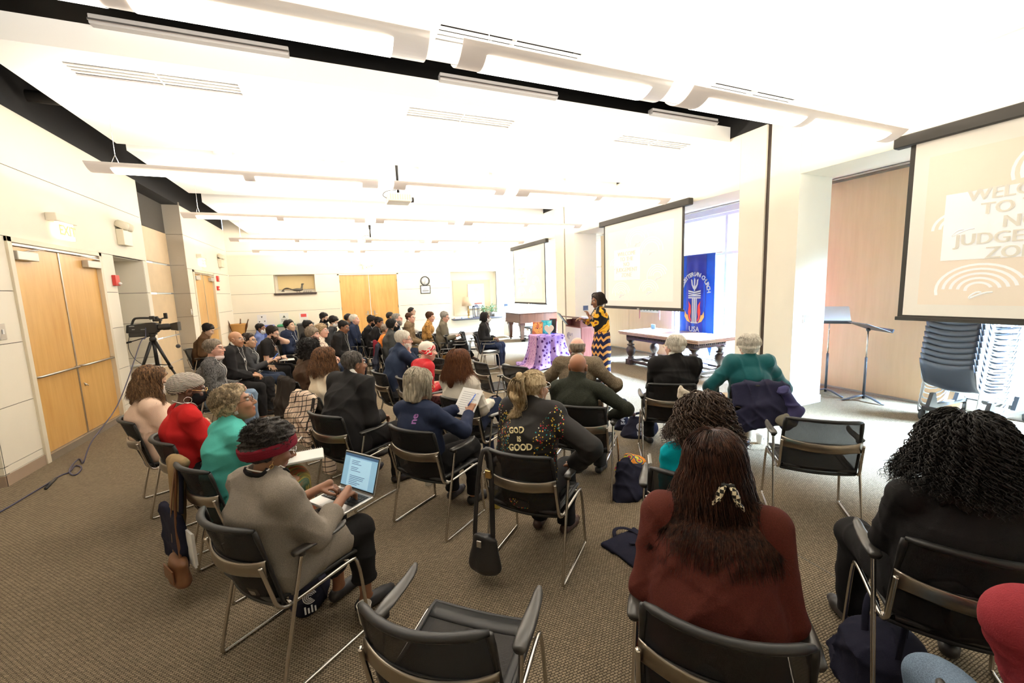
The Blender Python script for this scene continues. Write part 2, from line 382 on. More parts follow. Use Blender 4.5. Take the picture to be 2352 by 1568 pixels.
# low radiator cover under the banner window
t = thing('radiator_cover', 'long low grey convector along the floor under the banner window', 'radiator', (7.55, 6.6, 0))
mb = MB(); mb.box((-.05, -1.3, .02), (.09, 1.3, .13)); mb.build('cabinet', STEEL, t, .006)
mb = MB(); mb.box((-.06, -1.3, .13), (.09, 1.3, .145)); mb.build('top_grille', BLACK, t)
# pale maple sliding panels on the outer wall
m = MB(); m.box((7.60, 2.66, .03), (7.66, 5.1, 3.36)); m.box((7.60, 7.9, .03), (7.66, 9.55, 3.36)); m.box((7.60, 9.56, .03), (7.66, 10.9, 3.36))
struct('trim_2', m, MAPLE2)
m = MB(); m.box((7.59, 2.66, 0), (7.62, 5.1, .03)); m.box((7.59, 7.9, 0), (7.62, 10.9, .03)); m.box((7.5, 2.9, 3.385), (7.56, 5.3, 3.41)); m.box((7.5, 5.3, 3.385), (7.56, 10, 3.41))
struct('trim_3', m, STEEL)
m = MB()
for y in (3.8, 4.71, 9.58, 10.62): 
    m.box((XR-.012, y-.012, 0), (6.55, y+.012, .11))
m.box((XR-.012, 3.8, 0), (XR, 4.2, .11)); m.box((XR-.012, 4.32, 0), (XR, 4.71, .11)); m.box((XR-.012, 9.58, 0), (XR, 10.05, .11)); m.box((XR-.012, 10.15, 0), (XR, 10.62, .11))
struct('baseboard_right', m, mat('grey_vinyl_base', (.62, .60, .57), .6))
# ---- ceiling clouds
def cloud(y0, y1, z=4.0, x0=-2.6, x1=5.84, vents=()):
    mb = MB(); xs = [x0]; ys_ = [y0]
    for (a, b, c, d) in vents: xs += [a, b]; ys_ += [c, d]
    xs = sorted(set(xs+[x1])); ys_ = sorted(set(ys_+[y1]))
    for a, b in zip(xs[:-1], xs[1:]):
        for c, d in zip(ys_[:-1], ys_[1:]):
            if any(v[0] <= a and b <= v[1] and v[2] <= c and d <= v[3] for v in vents): continue
            mb.box((a, c, z), (b, d, z+.02))
    mb.box((x0, y0+.02, z+.02), (x0+.02, y1-.02, z+.2)); mb.box((x0, y0, z+.02), (x1, y0+.02, z+.2)); mb.box((x0, y1-.02, z+.02), (x1, y1, z+.2)); mb.box((x0, y0, z+.2), (x1, y1, z+.22))
    o = mb.build('ceiling_panel', CEILM); o['kind'] = 'structure'
VX = ((-2.11, -.76), (.95, 2.30), (4.00, 5.34))
def vset(y0, y1): return [(a, b, y0, y1) for a, b in VX]
CL = [(-3.2, 4.1, vset(3.55, 3.80)), (4.90, 7.47, vset(5.16, 5.42)), (7.76, 10.42, vset(9.9, 10.1)), (11.3, YB-.02, vset(11.5, 11.75))]
for k, (a, b, vs) in enumerate(CL): cloud(a, b, vents=vs, x0=-2.6 if k else -5.2)
rown = ['nearest ceiling panel', 'broad second ceiling panel', 'ceiling panel above the near projector', 'far ceiling panel']
coln = ['by the left wall', 'in the middle', 'by the right wall']
for k, (a, b, vs) in enumerate(CL):
    for j, v in enumerate(vs):
        if k == 0 and j == 0: continue
        t = thing('ceiling_vent', 'slotted white air grille in the %s, %s' % (rown[k], coln[j]), 'vent', ((v[0]+v[1])/2, (v[2]+v[3])/2, 4.0), 0, 'ceiling air grilles')
        hx, hy = (v[1]-v[0])/2, (v[3]-v[2])/2
        mb = MB(); mb.box((-hx, -hy, .10), (hx, hy, .11)); mb.build('dark_backing', BLACKM, t)
        for q in range(3):
            yy = -hy+2*hy*(q+1)/4
            sl = MB(); sl.box((-hx, yy-.010, .004), (hx, yy+.014, .02)); sl.build('slat', CEILM, t)
        mb = MB(); mb.box((-.006, -hy, .006), (.006, hy, .05)); mb.build('divider', CEILM, t)
# pipes and ducts up in the black plenum
for k, (p, r, lab) in enumerate((([(-3.05, 4.6, 4.55), (-3.05, 8.0, 4.5), (-3.0, 10, 4.5)], .05, 'black pipe running along the left ceiling gap'), ([(-3.3, 6.2, 4.45), (-2.4, 6.4, 4.5), (-1.6, 6.4, 4.5)], .09, 'thick black duct crossing the left ceiling gap'),
        ([(-3.3, 7.2, 4.4), (-2.4, 7.3, 4.42), (-1.6, 7.3, 4.42)], .07, 'black conduit bending across the left ceiling gap'), ([(-2.8, 4.22, 4.55), (5.8, 4.22, 4.55)], .12, 'long black beam tube inside the gap between the two nearest ceiling panels'))):
    mb = MB(); mb.tube(p, r, 10); tag(mb.build('ceiling_pipe', mat('dull_black_pipe', (.03, .028, .026), .55)), lab, 'pipe')
for k, (x0, x1) in enumerate(((-1.75, -.25), (1.25, 2.75), (4.25, 5.5))):
    t = thing('cove_uplight', 'grey uplight trough on the second ceiling panel edge, %s' % ('by the left wall', 'above the middle seats', 'by the right wall')[k], 'light', ((x0+x1)/2, 4.88, 4.2), 0, 'uplight troughs on the panel edge')
    mb = MB(); h = (x1-x0)/2; mb.box((-h, -.05, 0), (h, .05, .08)); mb.build('housing', mat('grey_zinc', (.50, .48, .47), .5, .1), t, .008)
    mb = MB(); mb.box((-h, -.065, .02), (h, -.05, .035)); mb.build('lip', STEEL, t)
# ================================================================== DOORS
def double_door(n, x, y0, y1, z1, label_closers=True, bars=True):
    r = bpy.data.objects.new('door_%d' % n, None); link(r); r['kind'] = 'structure'; r.location = (x, (y0+y1)/2, 0)
    h = (y1-y0)/2
    mb = MB(); mb.box((-.1, -h-.07, 0), (.025, -h, z1+.06)); mb.box((-.1, h, 0), (.025, h+.07, z1+.06)); mb.box((-.1, -h-.07, z1), (.025, h+.07, z1+.06)); mb.build('door_frame', mat('cream_door_frame', (.80, .72, .56), .55), r, .004)
    mb = MB(); mb.box((-.09, -h, z1-.03), (.0, h, z1)); mb.box((-.09, -h, 0), (.012, h, .085)); mb.build('header_track', mat('champagne_metal', (.52, .47, .40), .4, .8), r)
    for s in (-1, 1):
        a, b = (-h+.004, -.012) if s < 0 else (.012, h-.004)
        mb = MB(); mb.box((-.075, a, .09), (-.03, b, z1-.035)); leaf = mb.build('door_leaf', MAPLE, r, .002)
        mb = MB(); mb.box((-.08, -.012 if s < 0 else .001, .09), (-.022, -.001 if s < 0 else .012, z1-.035)); mb.build('edge_strip', STEEL, r)
        if bars:
            mb = MB(); mb.tube([(-.02, a+.03, 1.02), (.03, a+.06, 1.02), (.03, b-.06, 1.02), (-.02, b-.03, 1.02)], .014, 10); mb.build('push_bar', STEEL, leaf)
            ya = a+.02 if s < 0 else b-.38
            mb = MB(); mb.rbox((-.03, ya, z1-.19), (.045, ya+.36, z1-.09), .008); mb.build('door_closer', mat('putty_closer', (.56, .53, .47), .45, .3), leaf)
            mb = MB(); mb.tube([(.01, ya+.18, z1-.09), (.05, ya+.3, z1-.06), (.02, ya+(.52 if s < 0 else -.1), z1-.04)], .009, 6); mb.build('closer_arm', STEEL, leaf)
    if bars:
        mb = MB(); mb.sphere((-.02, .12, .74), .016); mb.tube([(-.03, .1, .77), (-.01, .12, .74), (.0, .14, .72)], .006, 6); mb.build('thumb_latch', STEEL, r)
double_door(1, XL, 6.50, 8.34, 2.575)
double_door(2, XL, 12.9, 14.65, 2.57)
r = bpy.data.objects.new('door_3', None); link(r); r['kind'] = 'structure'; r.location = (1.115, YB, 0)
for s in (-1, 1):
    mb = MB(); mb.box((-1.03 if s < 0 else .004, .03, .02), (-.004 if s < 0 else 1.03, .07, 2.58)); leaf = mb.build('door_leaf', MAPLE, r, .002)
    mb = MB(); mb.rbox((s*.12-.02, -.0, 1.06), (s*.12+.02, .03, 1.22), .006); mb.tube([(s*.12, 0, 1.1), (s*.12, -.04, 1.1), (s*.22, -.045, 1.1)], .009, 8); mb.build('lever_handle', STEEL, leaf)
    for z in (.3, 1.35, 2.35):
        mb = MB(); mb.cyl((s*1.025, .02, z-.05), (s*1.025, .02, z+.05), .009, 8); mb.build('hinge', BLACK, leaf)
mb = MB(); mb.box((-1.09, -.01, 0), (-1.03, .08, 2.62)); mb.box((1.03, -.01, 0), (1.09, .08, 2.62)); mb.box((-1.09, -.01, 2.58), (1.09, .08, 2.62)); mb.build('door_frame', WALLM, r)
# ================================================================== PENDANT LIGHTS
def arcprof(w_, sag, n=12, t0=-1., t1=1.):
    return [(w_/2*t, -sag*(1-t*t)) for t in np.linspace(t0, t1, n)]
ROWS = [(2.68, 'nearest row of pendant lights'), (5.98, 'second row of pendant lights'), (8.85, 'third row of pendant lights'), (12.2, 'fourth row of pendant lights'), (15.1, 'farthest row of pendant lights')]
FIX = [(-2.33, .61, 2, 'left fixture'), (.81, 2.42, 1, 'short middle fixture'), (2.62, 5.55, 2, 'right fixture')]
for ry, rl in ROWS:
    for x0, x1, npan, fl in FIX:
        L = (x1-x0)/2; Wd, sag = .31, .075
        t = thing('pendant_light', 'perforated metal trough lamp, %s of the %s' % (fl, rl), 'ceiling light', ((x0+x1)/2, ry, 3.33), 0, 'pendant linear lights')
        pr = arcprof(Wd, sag)
        G = [[(x, y, z) for y, z in pr] for x in np.linspace(-L, L, 3)]
        mb = MB(); mb.sheet(G, th=-.004); mb.build('trough', LIGHTMETAL, t)
        band = .2 if npan == 2 else .16
        segs = [(-L+band, -.06), (.06, L-band)] if npan == 2 else [(-L+band, L-band)]
        for a, b in segs:
            pr2 = [(y, z-.004) for y, z in arcprof(Wd, sag, 9, -.68, .68)]
            mb = MB(); mb.sheet([[(x, y, z) for y, z in pr2] for x in (a, b)]); mb.build('glowing_panel', PANEL, t, fix=False)
        for x in (-L+.22, L-.22):
            mb = MB(); mb.cyl((x, -.12, 0), (x, 0, .12), .002, 5); mb.cyl((x, .12, 0), (x, 0, .12), .002, 5); mb.cyl((x, 0, .12), (x, 0, .67), .002, 5); mb.build('suspension_wire', STEEL, t)
        for s_ in (-1, 1): area('uplight', ((x0+x1)/2, ry+.05*s_, 3.37), (math.pi+.80*s_, 0, 0), (x1-x0)*.9, .12, UP_W*(x1-x0)*.54, WARM)
for px, py, lab in ((510, 350, 'first from the left wall'), (764, 372, 'second from the left wall'), (978, 386, 'just right of the near projector'), (1145, 400, 'over the lectern side'), (1312, 413, 'closest to the right wall')):
    p = at_z(px, py, 4.02)
    t = thing('spotlight', 'small white can spotlight in the ceiling gap, %s' % lab, 'light', (p[0], 7.6, 4.0), 0, 'gap spotlights')
    mb = MB(); mb.lathe([(.02, .14), (.10, .14), (.115, .1), (.12, .0), (.105, -.02), (.02, -.02)], 18); mb.build('can', CEILM, t)
    mb = MB(); mb.cyl((0, 0, .12), (0, 0, .3), .015); mb.build('stem', BLACK, t)
def projector(x, y, z, ceil_z, lab):
    t = thing('projector', lab, 'projector', (x, y, z))
    mb = MB(); mb.rbox((-.2, -.19, -.07), (.2, .19, .07), .03); mb.build('body', mat('ivory_plastic', (.66, .60, .48), .5), t, .01)
    mb = MB()
    for i in range(9): mb.box((-.17+.04*i, -.194, -.045), (-.145+.04*i, -.188, .045))
    mb.build('vent_grille', mat('beige_grille', (.42, .37, .28), .6), t)
    mb = MB(); mb.cyl((.2, .02, .0), (.26, .02, 0), .045); mb.build('lens', BLACK, t)
    mb = MB(); mb.cyl((0, 0, .06), (0, 0, ceil_z-z), .022); mb.cyl((0, 0, ceil_z-z-.12), (0, 0, ceil_z-z), .034); mb.rbox((-.09, -.09, .07), (.09, .09, .085), .01); mb.build('ceiling_pole', BLACK, t)
    mb = MB(); mb.tube(chaikin([(-.19, .0, .0), (-.28, 0, .05), (-.2, 0, .13), (-.03, 0, .15)]), .006, 6); mb.build('cable', BLACK, t)
projector(1.11, 7.6, 3.475, 5.0, 'ivory projector on a black ceiling pole, nearer one')
projector(1.09, 14.0, 3.54, 4.0, 'ivory projector on a black pole near the back wall')
# ================================================================== WALL FITTINGS
EXITM = mat('lit_exit_face', (.95, .9, .82), .5, emit=1.1, ecol=(1, .93, .82))
EXITR = mat('faded_exit_letters', (.80, .42, .16), .6, emit=.45, ecol=(.9, .5, .25))
def exit_sign(p, nrm, lab, sc=1.):
    ang = math.atan2(nrm[1], nrm[0])+math.pi/2
    t = thing('exit_sign', lab, 'exit sign', p, ang)
    mb = MB(); mb.rbox((-.22*sc, -.05, .10), (.22*sc, .06, .2), .01); mb.build('canopy', WALLM, t)
    mb = MB(); mb.rbox((-.15*sc, -.035, -.12), (.15*sc, .015, .10), .008); f = mb.build('face', EXITM, t)
    mb = MB(); text_mb(mb, 'EXIT', .17*sc, frame((1, 0, 0), (0, 0, 1), (0, -1, 0), (0, -.037, -.01)), bold=.004); mb.build('lettering', EXITR, f)
exit_sign(at_x(147, 530, XL+.06), (1, 0), 'lit EXIT sign above the near double door on the left wall', 1.05)
exit_sign(at_x(465, 602, XL+.06), (1, 0), 'lit EXIT sign above the far double door on the left wall')
exit_sign(at_y(844, 614, YB-.06), (0, -1), 'lit EXIT sign above the wooden doors on the back wall', 1.1)
def emergency(p, lab):
    t = thing('emergency_light', lab, 'emergency light', p)
    iv = mat('ivory_metal', (.74, .68, .53), .5)
    mb = MB(); mb.rbox((0, -.16, -.16), (.10, .16, .10), .01); mb.build('battery_box', iv, t)
    for y in (-.09, .1):
        mb = MB(); M = np.eye(4); M[:3, :3] = Ry(.5) @ Rz(.5 if y > 0 else -.1); M[:3, 3] = (.07, y, .17)
        mb.lathe([(.03, .07), (.075, .06), (.095, .02), (.098, -.03), (.09, -.05), (.01, -.045)], 16, M=M); mb.build('lamp_head', iv, t)
        mb = MB(); mb.cyl((.06, y, .09), (.07, y, .15), .015, 8); mb.build('swivel', BLACK, t)
emergency(at_x(277, 542, XL+.0), 'ivory twin-head emergency light right of the near double door')
emergency(at_x(503, 602, XL+.0), 'ivory twin-head emergency light right of the far double door')
REDM = mat('fire_alarm_red', (.55, .035, .025), .4)
def alarm(p, lab, strobe=True, h=.17):
    t = thing('fire_alarm', lab, 'fire alarm', p)
    mb = MB(); mb.rbox((0, -.07, -h/2), (.05, .07, h/2), .008); mb.build('housing', REDM, t)
    if strobe:
        mb = MB(); mb.sphere((.06, .02, -h/2+.035), .035, 12, sc=(.8, 1, .7)); mb.build('strobe', mat('clear_strobe', (.85, .83, .8), .2), t)
    else:
        mb = MB(); mb.box((.05, -.05, -.02), (.058, .05, .01)); mb.build('pull_bar', WHITEM, t)
alarm(at_x(262, 644, XL), 'red strobe fire alarm right of the near double door')
alarm(at_x(498, 640, XL), 'upper red strobe fire alarm right of the far double door')
alarm(at_x(499, 662, XL), 'lower red pull station right of the far double door', False, .13)
def plate(p, nrm, lab, col, w_=.09, h_=.13, name='wall_plate', cat='switch plate', screen=None):
    t = thing(name, lab, cat, p, math.atan2(nrm[1], nrm[0])+math.pi/2)
    mb = MB(); mb.rbox((-w_/2, -.012, -h_/2), (w_/2, .0, h_/2), .006); mb.build('cover', col, t)
    mb = MB()
    if screen: mb.box((-w_*.4, -.016, -h_*.38), (w_*.4, -.011, h_*.38)); mb.build('display', screen, t)
    else: mb.box((-.012, -.018, -.025), (.012, -.01, .025)); mb.build('toggle', WHITEM, t)
plate(at_x(3, 762, XL), (1, 0), 'steel switch plate at the left edge, before the near door', STEEL, .10, .17)
plate(at_x(439, 716, XL), (1, 0), 'small white switch plate beside the far left door', mat('grey_white_plate', (.55, .53, .48), .5), .07, .14)
plate(at_y(1345, 707, 9.58), (0, -1), 'dark touch panel on the white pier behind the speaker', mat('charcoal_panel', (.10, .11, .14), .4), .16, .13, 'touch_panel', 'control panel', mat('dark_display', (.03, .04, .06), .2))
plate(at_y(1852, 731, 3.8), (0, -1), 'white framed touch panel on the near pier by the music stands', WHITEM, .16, .13, 'touch_panel', 'control panel', mat('grey_display', (.20, .22, .25), .2))
plate(at_x(1160, 700, 6.5) if False else at_y(1162, 700, 16.6), (0, -1), 'grey control plate on the white wall left of the far screen', mat('charcoal_panel', (.1, .11, .14), .4), .17, .11, 'touch_panel', 'control panel', MATS['dark_display'])
# ================================================================== SCREENS
SCRM = mat('projection_fabric', (.86, .80, .70), .8, emit=.06, ecol=(1, .95, .86))
SLIDE = mat('projected_white_box', (.93, .92, .9), .8, emit=.16, ecol=(1, .99, .97))
SWIRL = mat('projected_pale_swirl', (.90, .86, .78), .8, emit=.09, ecol=(1, .97, .9))
SLTXT = mat('projected_pale_letters', (.80, .76, .66), .8, emit=.05, ecol=(.95, .92, .85))
PEACH = mat('projected_peach', (.88, .76, .62), .8, emit=.06, ecol=(1, .9, .78))
SBORD = mat('screen_black_border', (.03, .026, .02), .7)
def screen(y0, y1, z0, z1, lab, txt, bd, tilt=0):
    # faces -X; local x -> world -Y (reading direction), local y -> normal
    t = thing('projection_screen', lab, 'projection screen', (5.74, (y0+y1)/2, z0))
    W, Hh = (y1-y0)/2, z1-z0
    mb = MB(); mb.rbox((-.05, -W-.14, Hh-.02), (.06, W+.14, Hh+.1), .02); mb.build('case', SBORD, t)
    mb = MB()
    for yy in (-W*.8, W*.8): mb.box((.05, yy-.03, Hh+.02), (.115, yy+.03, Hh+.07))
    mb.build('mount_bracket', BLACK, t)
    mb = MB(); mb.box((-.004, -W, .02), (.004, W, Hh)); mb.build('border', SBORD, t)
    mb = MB(); mb.box((-.007, -W+bd, .05), (-.003, W-bd, Hh-.02)); f = mb.build('fabric', SCRM, t)
    mb = MB(); mb.rbox((-.015, -W-.02, -.01), (.015, W+.02, .03), .008); mb.build('bottom_bar', SBORD, t)
    mb = MB(); mb.rbox((-.02, -.035, -.015), (.0, .035, .0), .004); mb.box((-.021, -.03, -.01), (-.015, .03, .02)); mb.build('pull_tab', STEEL, t)
    def M(y, z, e=.0085): return frame((0, -1, 0), (0, 0, 1), (-1, 0, 0), (-e, y, z))
    mb = MB(); mb.box((-.0085, -W*.8, Hh*.09), (-.0075, W*.86, Hh*.9)); mb.build('slide_background', PEACH if txt[2] else SWIRL, f)
    # pale swirls round the text box
    mb = MB(); R_ = random.Random(int(y0*10))
    for (cyy, czz, n, r0) in ((W*.05, Hh*.74, 4, .20), (-W*.3, Hh*.62, 3, .22), (W*.48, Hh*.17, 5, .09), (-W*.25, Hh*.2, 4, .11), (W*.62, Hh*.5, 3, .1), (-W*.45, Hh*.35, 4, .12)):
        for k in range(n):
            r = r0+.055*k; a0 = R_.uniform(-.3, .3); a = np.linspace(a0, a0+2.9, 16)
            inn = [(-.0095, cyy+(r-.012)*math.cos(x), czz+(r-.012)*math.sin(x)*.8) for x in a]; out = [(-.0095, cyy+(r+.012)*math.cos(x), czz+(r+.012)*math.sin(x)*.8) for x in a]
            if max(abs(p[1]) for p in out) < W-bd and min(p[2] for p in out) > .08: mb.sheet([inn, out], smooth=False)
        b_ = [(-.0096, cyy+.1*math.sin(q*.9)+.05*q*.6-.1, czz-.05+.03*math.cos(q*1.7)) for q in np.linspace(0, 4, 14)]
        if max(abs(p[1]) for p in b_) < W-bd: mb.tube(b_, .008, 4)
    mb.build('slide_swirls', SLIDE, f, fix=False)
    ty, tw, _ = txt
    mb = MB(); mb.box((-.0115, ty-tw/2, Hh*.33), (-.0105, ty+tw/2, Hh*.68)); b = mb.build('slide_text_box', SLIDE, f)
    mb = MB(); [text_mb(mb, 'WELCOME\nTO THE\nNO\nJUDGEMENT\nZONE', tw*.145, M(ty+q*tw*.005, Hh*.505, .0135+.0022*abs(q)+.0011*(q > 0)), bold=0, spacing=.90, ext=.0004) for q in (-1, 0, 1)]; mb.build('slide_lettering', SLTXT, b)
screen(.22, 2.58, 1.36, 3.22, 'large projection screen at the right edge, reading WELCOME TO THE NO JUDGEMENT ZONE', (.33, 1.06, 1), .045)
screen(5.70, 8.10, 1.34, 3.20, 'middle projection screen in front of the blue church banner', (.38, .86, 0), .05)
screen(11.05, 13.45, 1.35, 3.18, 'farthest projection screen, hanging above the grand piano', (.5, .78, 0), .045)
# ================================================================== BANNERS
def curtain_sheet(y0, y1, z0, z1, amp, n, ny=40, nz=10, point=0., phase=0.):
    G = []
    for i in range(nz+1):
        v = i/nz; row = []
        for j in range(ny+1):
            u = j/ny; y = y0+(y1-y0)*u; zb = z0-point*(1-abs(2*u-1)); z = z1+(zb-z1)*v
            row.append((amp*math.sin(n*2*math.pi*u+phase)*(.4+.6*v*.6), y, z))
        G.append(row)
    return G
t = thing('church_banner', 'blue cloth banner with white lettering, cross and flames, hanging behind the long carved table', 'banner', (7.25, 6.82, 0))
BW, ZB, ZT = .47, .42, 2.44
mb = MB(); mb.sheet(curtain_sheet(-BW, BW, ZB+.12, ZT, .022, 3, point=-.0), th=.006); mb.build('cloth', mat('banner_blue', (.005, .085, .62), .6, var=.12, vs=5), t)
mb = MB(); mb.sheet([[(x-.02, y*.57, z) for x, y, z in row] for row in curtain_sheet(-BW, BW, ZB+.16, ZT-.01, .018, 2)], th=.004); c2 = mb.build('centre_panel', mat('banner_navy', (.012, .022, .30), .6, var=.15, vs=6), t)
for s in (-1, 1):
    mb = MB(); mb.sheet([[(0, s*.30, .62), (0, s*.44, .62)], [(0, s*.31, .45), (0, s*.42, .45)], [(0, s*.37, .28), (0, s*.385, .28)]], th=.006); mb.build('pointed_tail', MATS['banner_blue'], t)
WL = mat('banner_white', (.86, .87, .9), .7)
mb = MB()
for i, ch in enumerate('PRESBYTERIAN CHURCH'):
    a = math.radians(172-164*i/18.); R_ = .375
    yy, zz = R_*math.cos(a), 1.60+R_*1.12*math.sin(a)
    # local +x of text runs to world -Y
    th = a-math.pi/2; dx = np.array([0, -math.cos(th), math.sin(th)]); dy = np.array([0, math.sin(th), math.cos(th)])
    if ch != ' ': text_mb(mb, ch, .125, frame(dx, dy, (-1, 0, 0), (-.062, R_*math.cos(a)*-1, zz)), bold=.004)
text_mb(mb, 'USA', .16, frame((0, -1, 0), (0, 0, 1), (-1, 0, 0), (-.062, 0, .82)), bold=.003)
mb.build('lettering', WL, t)
# emblem: cross with open book and descending dove, flames at the foot
mb = MB(); E = lambda pts: mb.prism([(-.062, -y, z) for y, z in pts], (-.004, 0, 0))
for y in (-.05, 0, .05): E([(y-.016, .98), (y+.016, .98), (y+.016, 1.50), (y-.016, 1.50)])
E([(-.09, .955), (.09, .955), (.09, .98), (-.09, .98)])
for z in (1.50, 1.545): E([(-.17, z), (.17, z), (.17, z+.028), (-.17, z+.028)])
E([(-.17, 1.60), (0, 1.57), (.17, 1.60), (.17, 1.625), (0, 1.595), (-.17, 1.625)])
E([(-.17, 1.645), (0, 1.61), (.17, 1.645), (.17, 1.68), (0, 1.645), (-.17, 1.68)])
for s in (-1, 1): E([(s*.01, 1.69), (s*.045, 1.72), (s*.085, 1.80), (s*.10, 1.92), (s*.065, 1.90), (s*.05, 1.80), (s*.01, 1.75)])
E([(-.012, 1.66), (.012, 1.66), (.018, 1.9), (0, 1.95), (-.018, 1.9)])
mb.build('cross_emblem', WL, t)
for nm, col, pts in (('red_flame', (.62, .03, .02), [(.07, .98), (.14, 1.05), (.17, 1.2), (.15, 1.33), (.165, 1.44), (.10, 1.35), (.09, 1.2), (.11, 1.1)]), ('gold_flame', (.85, .45, .12), [(.10, .96), (.20, 1.0), (.27, 1.1), (.26, 1.22), (.22, 1.14), (.18, 1.14), (.16, 1.06)])):
    for s in (-1, 1):
        mb = MB(); mb.prism([(-.062, s*y, z) for y, z in pts], (-.004, 0, 0)); mb.build(nm, mat(nm, col, .6), t)
mb = MB(); mb.cyl((.03, -.62, ZT), (.03, .62, ZT), .014); mb.build('hanging_rod', STEEL, t)
mb = MB(); mb.cyl((.09, .03, 0), (.09, .03, ZT), .016); mb.lathe([(.22, 0), (.22, .015), (.05, .03), (.02, .06)], 20, (.09, .03, 0)); mb.build('stand_pole', mat('cream_enamel', (.75, .72, .65), .4), t)
t = thing('red_banner', 'narrow strip of a pink red banner beside the near pier', 'banner', (7.2, 5.42, 0))
mb = MB(); mb.sheet(curtain_sheet(-.3, .3, .62, 2.44, .02, 2), th=.006); mb.build('cloth', mat('banner_crimson', (.62, .03, .12), .7, var=.3, vs=60), t)
mb = MB(); mb.cyl((0, -.34, 2.45), (0, .34, 2.45), .012); mb.build('hanging_rod', STEEL, t)
t = thing('glass_door_cloth', 'white cloth with a row of green diamonds hanging behind the middle screen', 'banner', (7.35, 8.42, 0))
mb = MB(); mb.sheet(curtain_sheet(-.36, .36, 1.12, 2.0, .008, 2), th=.005); mb.build('cloth', mat('white_linen', (.85, .85, .83), .8), t)
for j, z in enumerate((1.22, 1.42)):
    for i in range(6):
        y = -.3+.12*i; mb = MB(); mb.prism([(-.022, y-.05, z), (-.022, y, z-.06), (-.022, y+.05, z), (-.022, y, z+.06)], (-.003, 0, 0)); mb.build('green_diamond', mat('diamond_green', (.05, .16, .12), .8), t)
mb = MB()
for y in (-.37, .365): mb.box((-.02, y-.012, .95), (-.005, y+.012, 2.0))
mb.build('edge_ribbon', mat('faded_red_ribbon', (.5, .2, .2), .8), t)
# ================================================================== LONG CARVED TABLE
def leg_profile(h):
    return [(.085, 0), (.09, .01), (.09, .13), (.06, .145), (.075, .17), (.045, .19), (.06, .215), (.095, .27), (.105, .33), (.10, .38), (.075, .42), (.05, .435), (.085, .455), (.085, .475), (.045, .49), (.05, .53), (.085, .56), (.10, .58), (.10, h)]
t = thing('draw_leaf_table', 'long carved dark oak table with bulbous legs, behind the front row men', 'table', (6.55, 6.8, 0))
mb = MB(); mb.rbox((-.52, -1.18, .745), (.52, 1.18, .78), .01); mb.build('tabletop', OAKTOP, t)
mb = MB(); mb.rbox((-.50, -1.16, .705), (.50, -.35, .74), .008); mb.rbox((-.50, -.34, .705), (.50, 1.16, .74), .008); mb.build('draw_leaf', OAKTOP, t)
mb = MB(); mb.box((-.42, -1.0, .59), (.42, 1.0, .705))
for i in range(40):
    y = -.98+i*.0502
    for x in (-.425, .425): mb.sphere((x, y, .66), .020, 8, sc=(.5, 1, 1.3))
for i in range(15):
    x = -.37+i*.053
    for y in (-1.005, 1.005): mb.sphere((x, y, .66), .020, 8, sc=(1, .5, 1.3))
mb.build('carved_apron', DARKOAK, t)
for sx in (-1, 1):
    for sy in (-1, 1):
        mb = MB(); n = 20; pr = leg_profile(.60); rings = []
        for r, z in pr:
            rings.append([((r*(1+(.07*math.cos(j*math.pi*2/2.5) if .2 < z < .42 else 0)))*math.cos(2*math.pi*j/n)+sx*.35, (r*(1+(.07*math.cos(j*math.pi*2/2.5) if .2 < z < .42 else 0)))*math.sin(2*math.pi*j/n)+sy*.93, z) for j in range(n)])
        mb.loft(rings); mb.box((sx*.35-.085, sy*.93-.085, 0), (sx*.35+.085, sy*.93+.085, .13)); mb.build('leg', DARKOAK, t)
mb = MB(); mb.box((-.04, -.93, .05), (.04, .93, .11))
for sy in (-1, 1): mb.box((-.35, sy*.93-.035, .05), (.35, sy*.93+.035, .11))
for sx in (-1, 1): mb.box((sx*.35-.03, -.93, .05), (sx*.35+.03, .93, .10))
mb.build('stretcher', DARKOAK, t)
t = thing('small_blue_card', 'small pale blue card standing on the far end of the carved table', 'card', (6.85, 7.72, .78))
mb = MB(); mb.box((-.005, -.07, 0), (.005, .07, .11)); mb.build('card_front', mat('pale_blue_card', (.25, .50, .85), .5), t)
mb = MB(); mb.prism([(.005, -.02, 0), (.005, -.02, .07), (.06, -.02, 0)], (0, .04, 0)); mb.build('easel_back', WHITEM, t)
# ================================================================== LECTERN
t = thing('lectern', 'reddish wood lectern with sloped top, between speaker and audience', 'lectern', (5.66, 8.88, 0))
mb = MB(); mb.box((-.31, -.38, .03), (.31, .38, .86)); mb.build('cabinet', CHERRY, t, .006)
mb = MB(); mb.box((-.28, -.35, 0), (.28, .35, .04)); mb.build('plinth', BLACK, t)
mb = MB(); mb.box((-.31, -.34, .86), (.02, -.30, 1.03)); mb.box((-.02, -.34, .86), (.31, -.30, 1.03)); mb.box((-.31, .30, .86), (.31, .34, 1.03)); mb.box((-.16, -.30, .86), (-.13, .30, 1.05)); mb.build('upper_box', CHERRY, t, .004)
mb = MB(); mb.prism([(-.38, -.44, 1.09), (.34, -.44, 1.0), (.34, -.44, 1.03), (-.38, -.44, 1.12)], (0, .88, 0)); mb.build('reading_top', mat('lectern_top', (.20, .12, .10), .3), t, .004)
mb = MB(); mb.box((-.32, -.36, .25), (-.313, .36, .845)); f = mb.build('sign_board', mat('cream_poster', (.80, .74, .62), .7), t)
mb = MB()
for r in (.025, .045, .065, .085):
    a = np.linspace(0, 5.2, 26); mb.tube([(-.322, .20+r*math.cos(x)*-1, .62+r*math.sin(x)) for x in a], .006, 4)
text_mb(mb, 'M', .13, frame((0, -1, 0), (0, 0, 1), (-1, 0, 0), (-.322, .06, .65)))
mb.build('spiral_logo', mat('poster_grey_ink', (.42, .38, .38), .8), f)
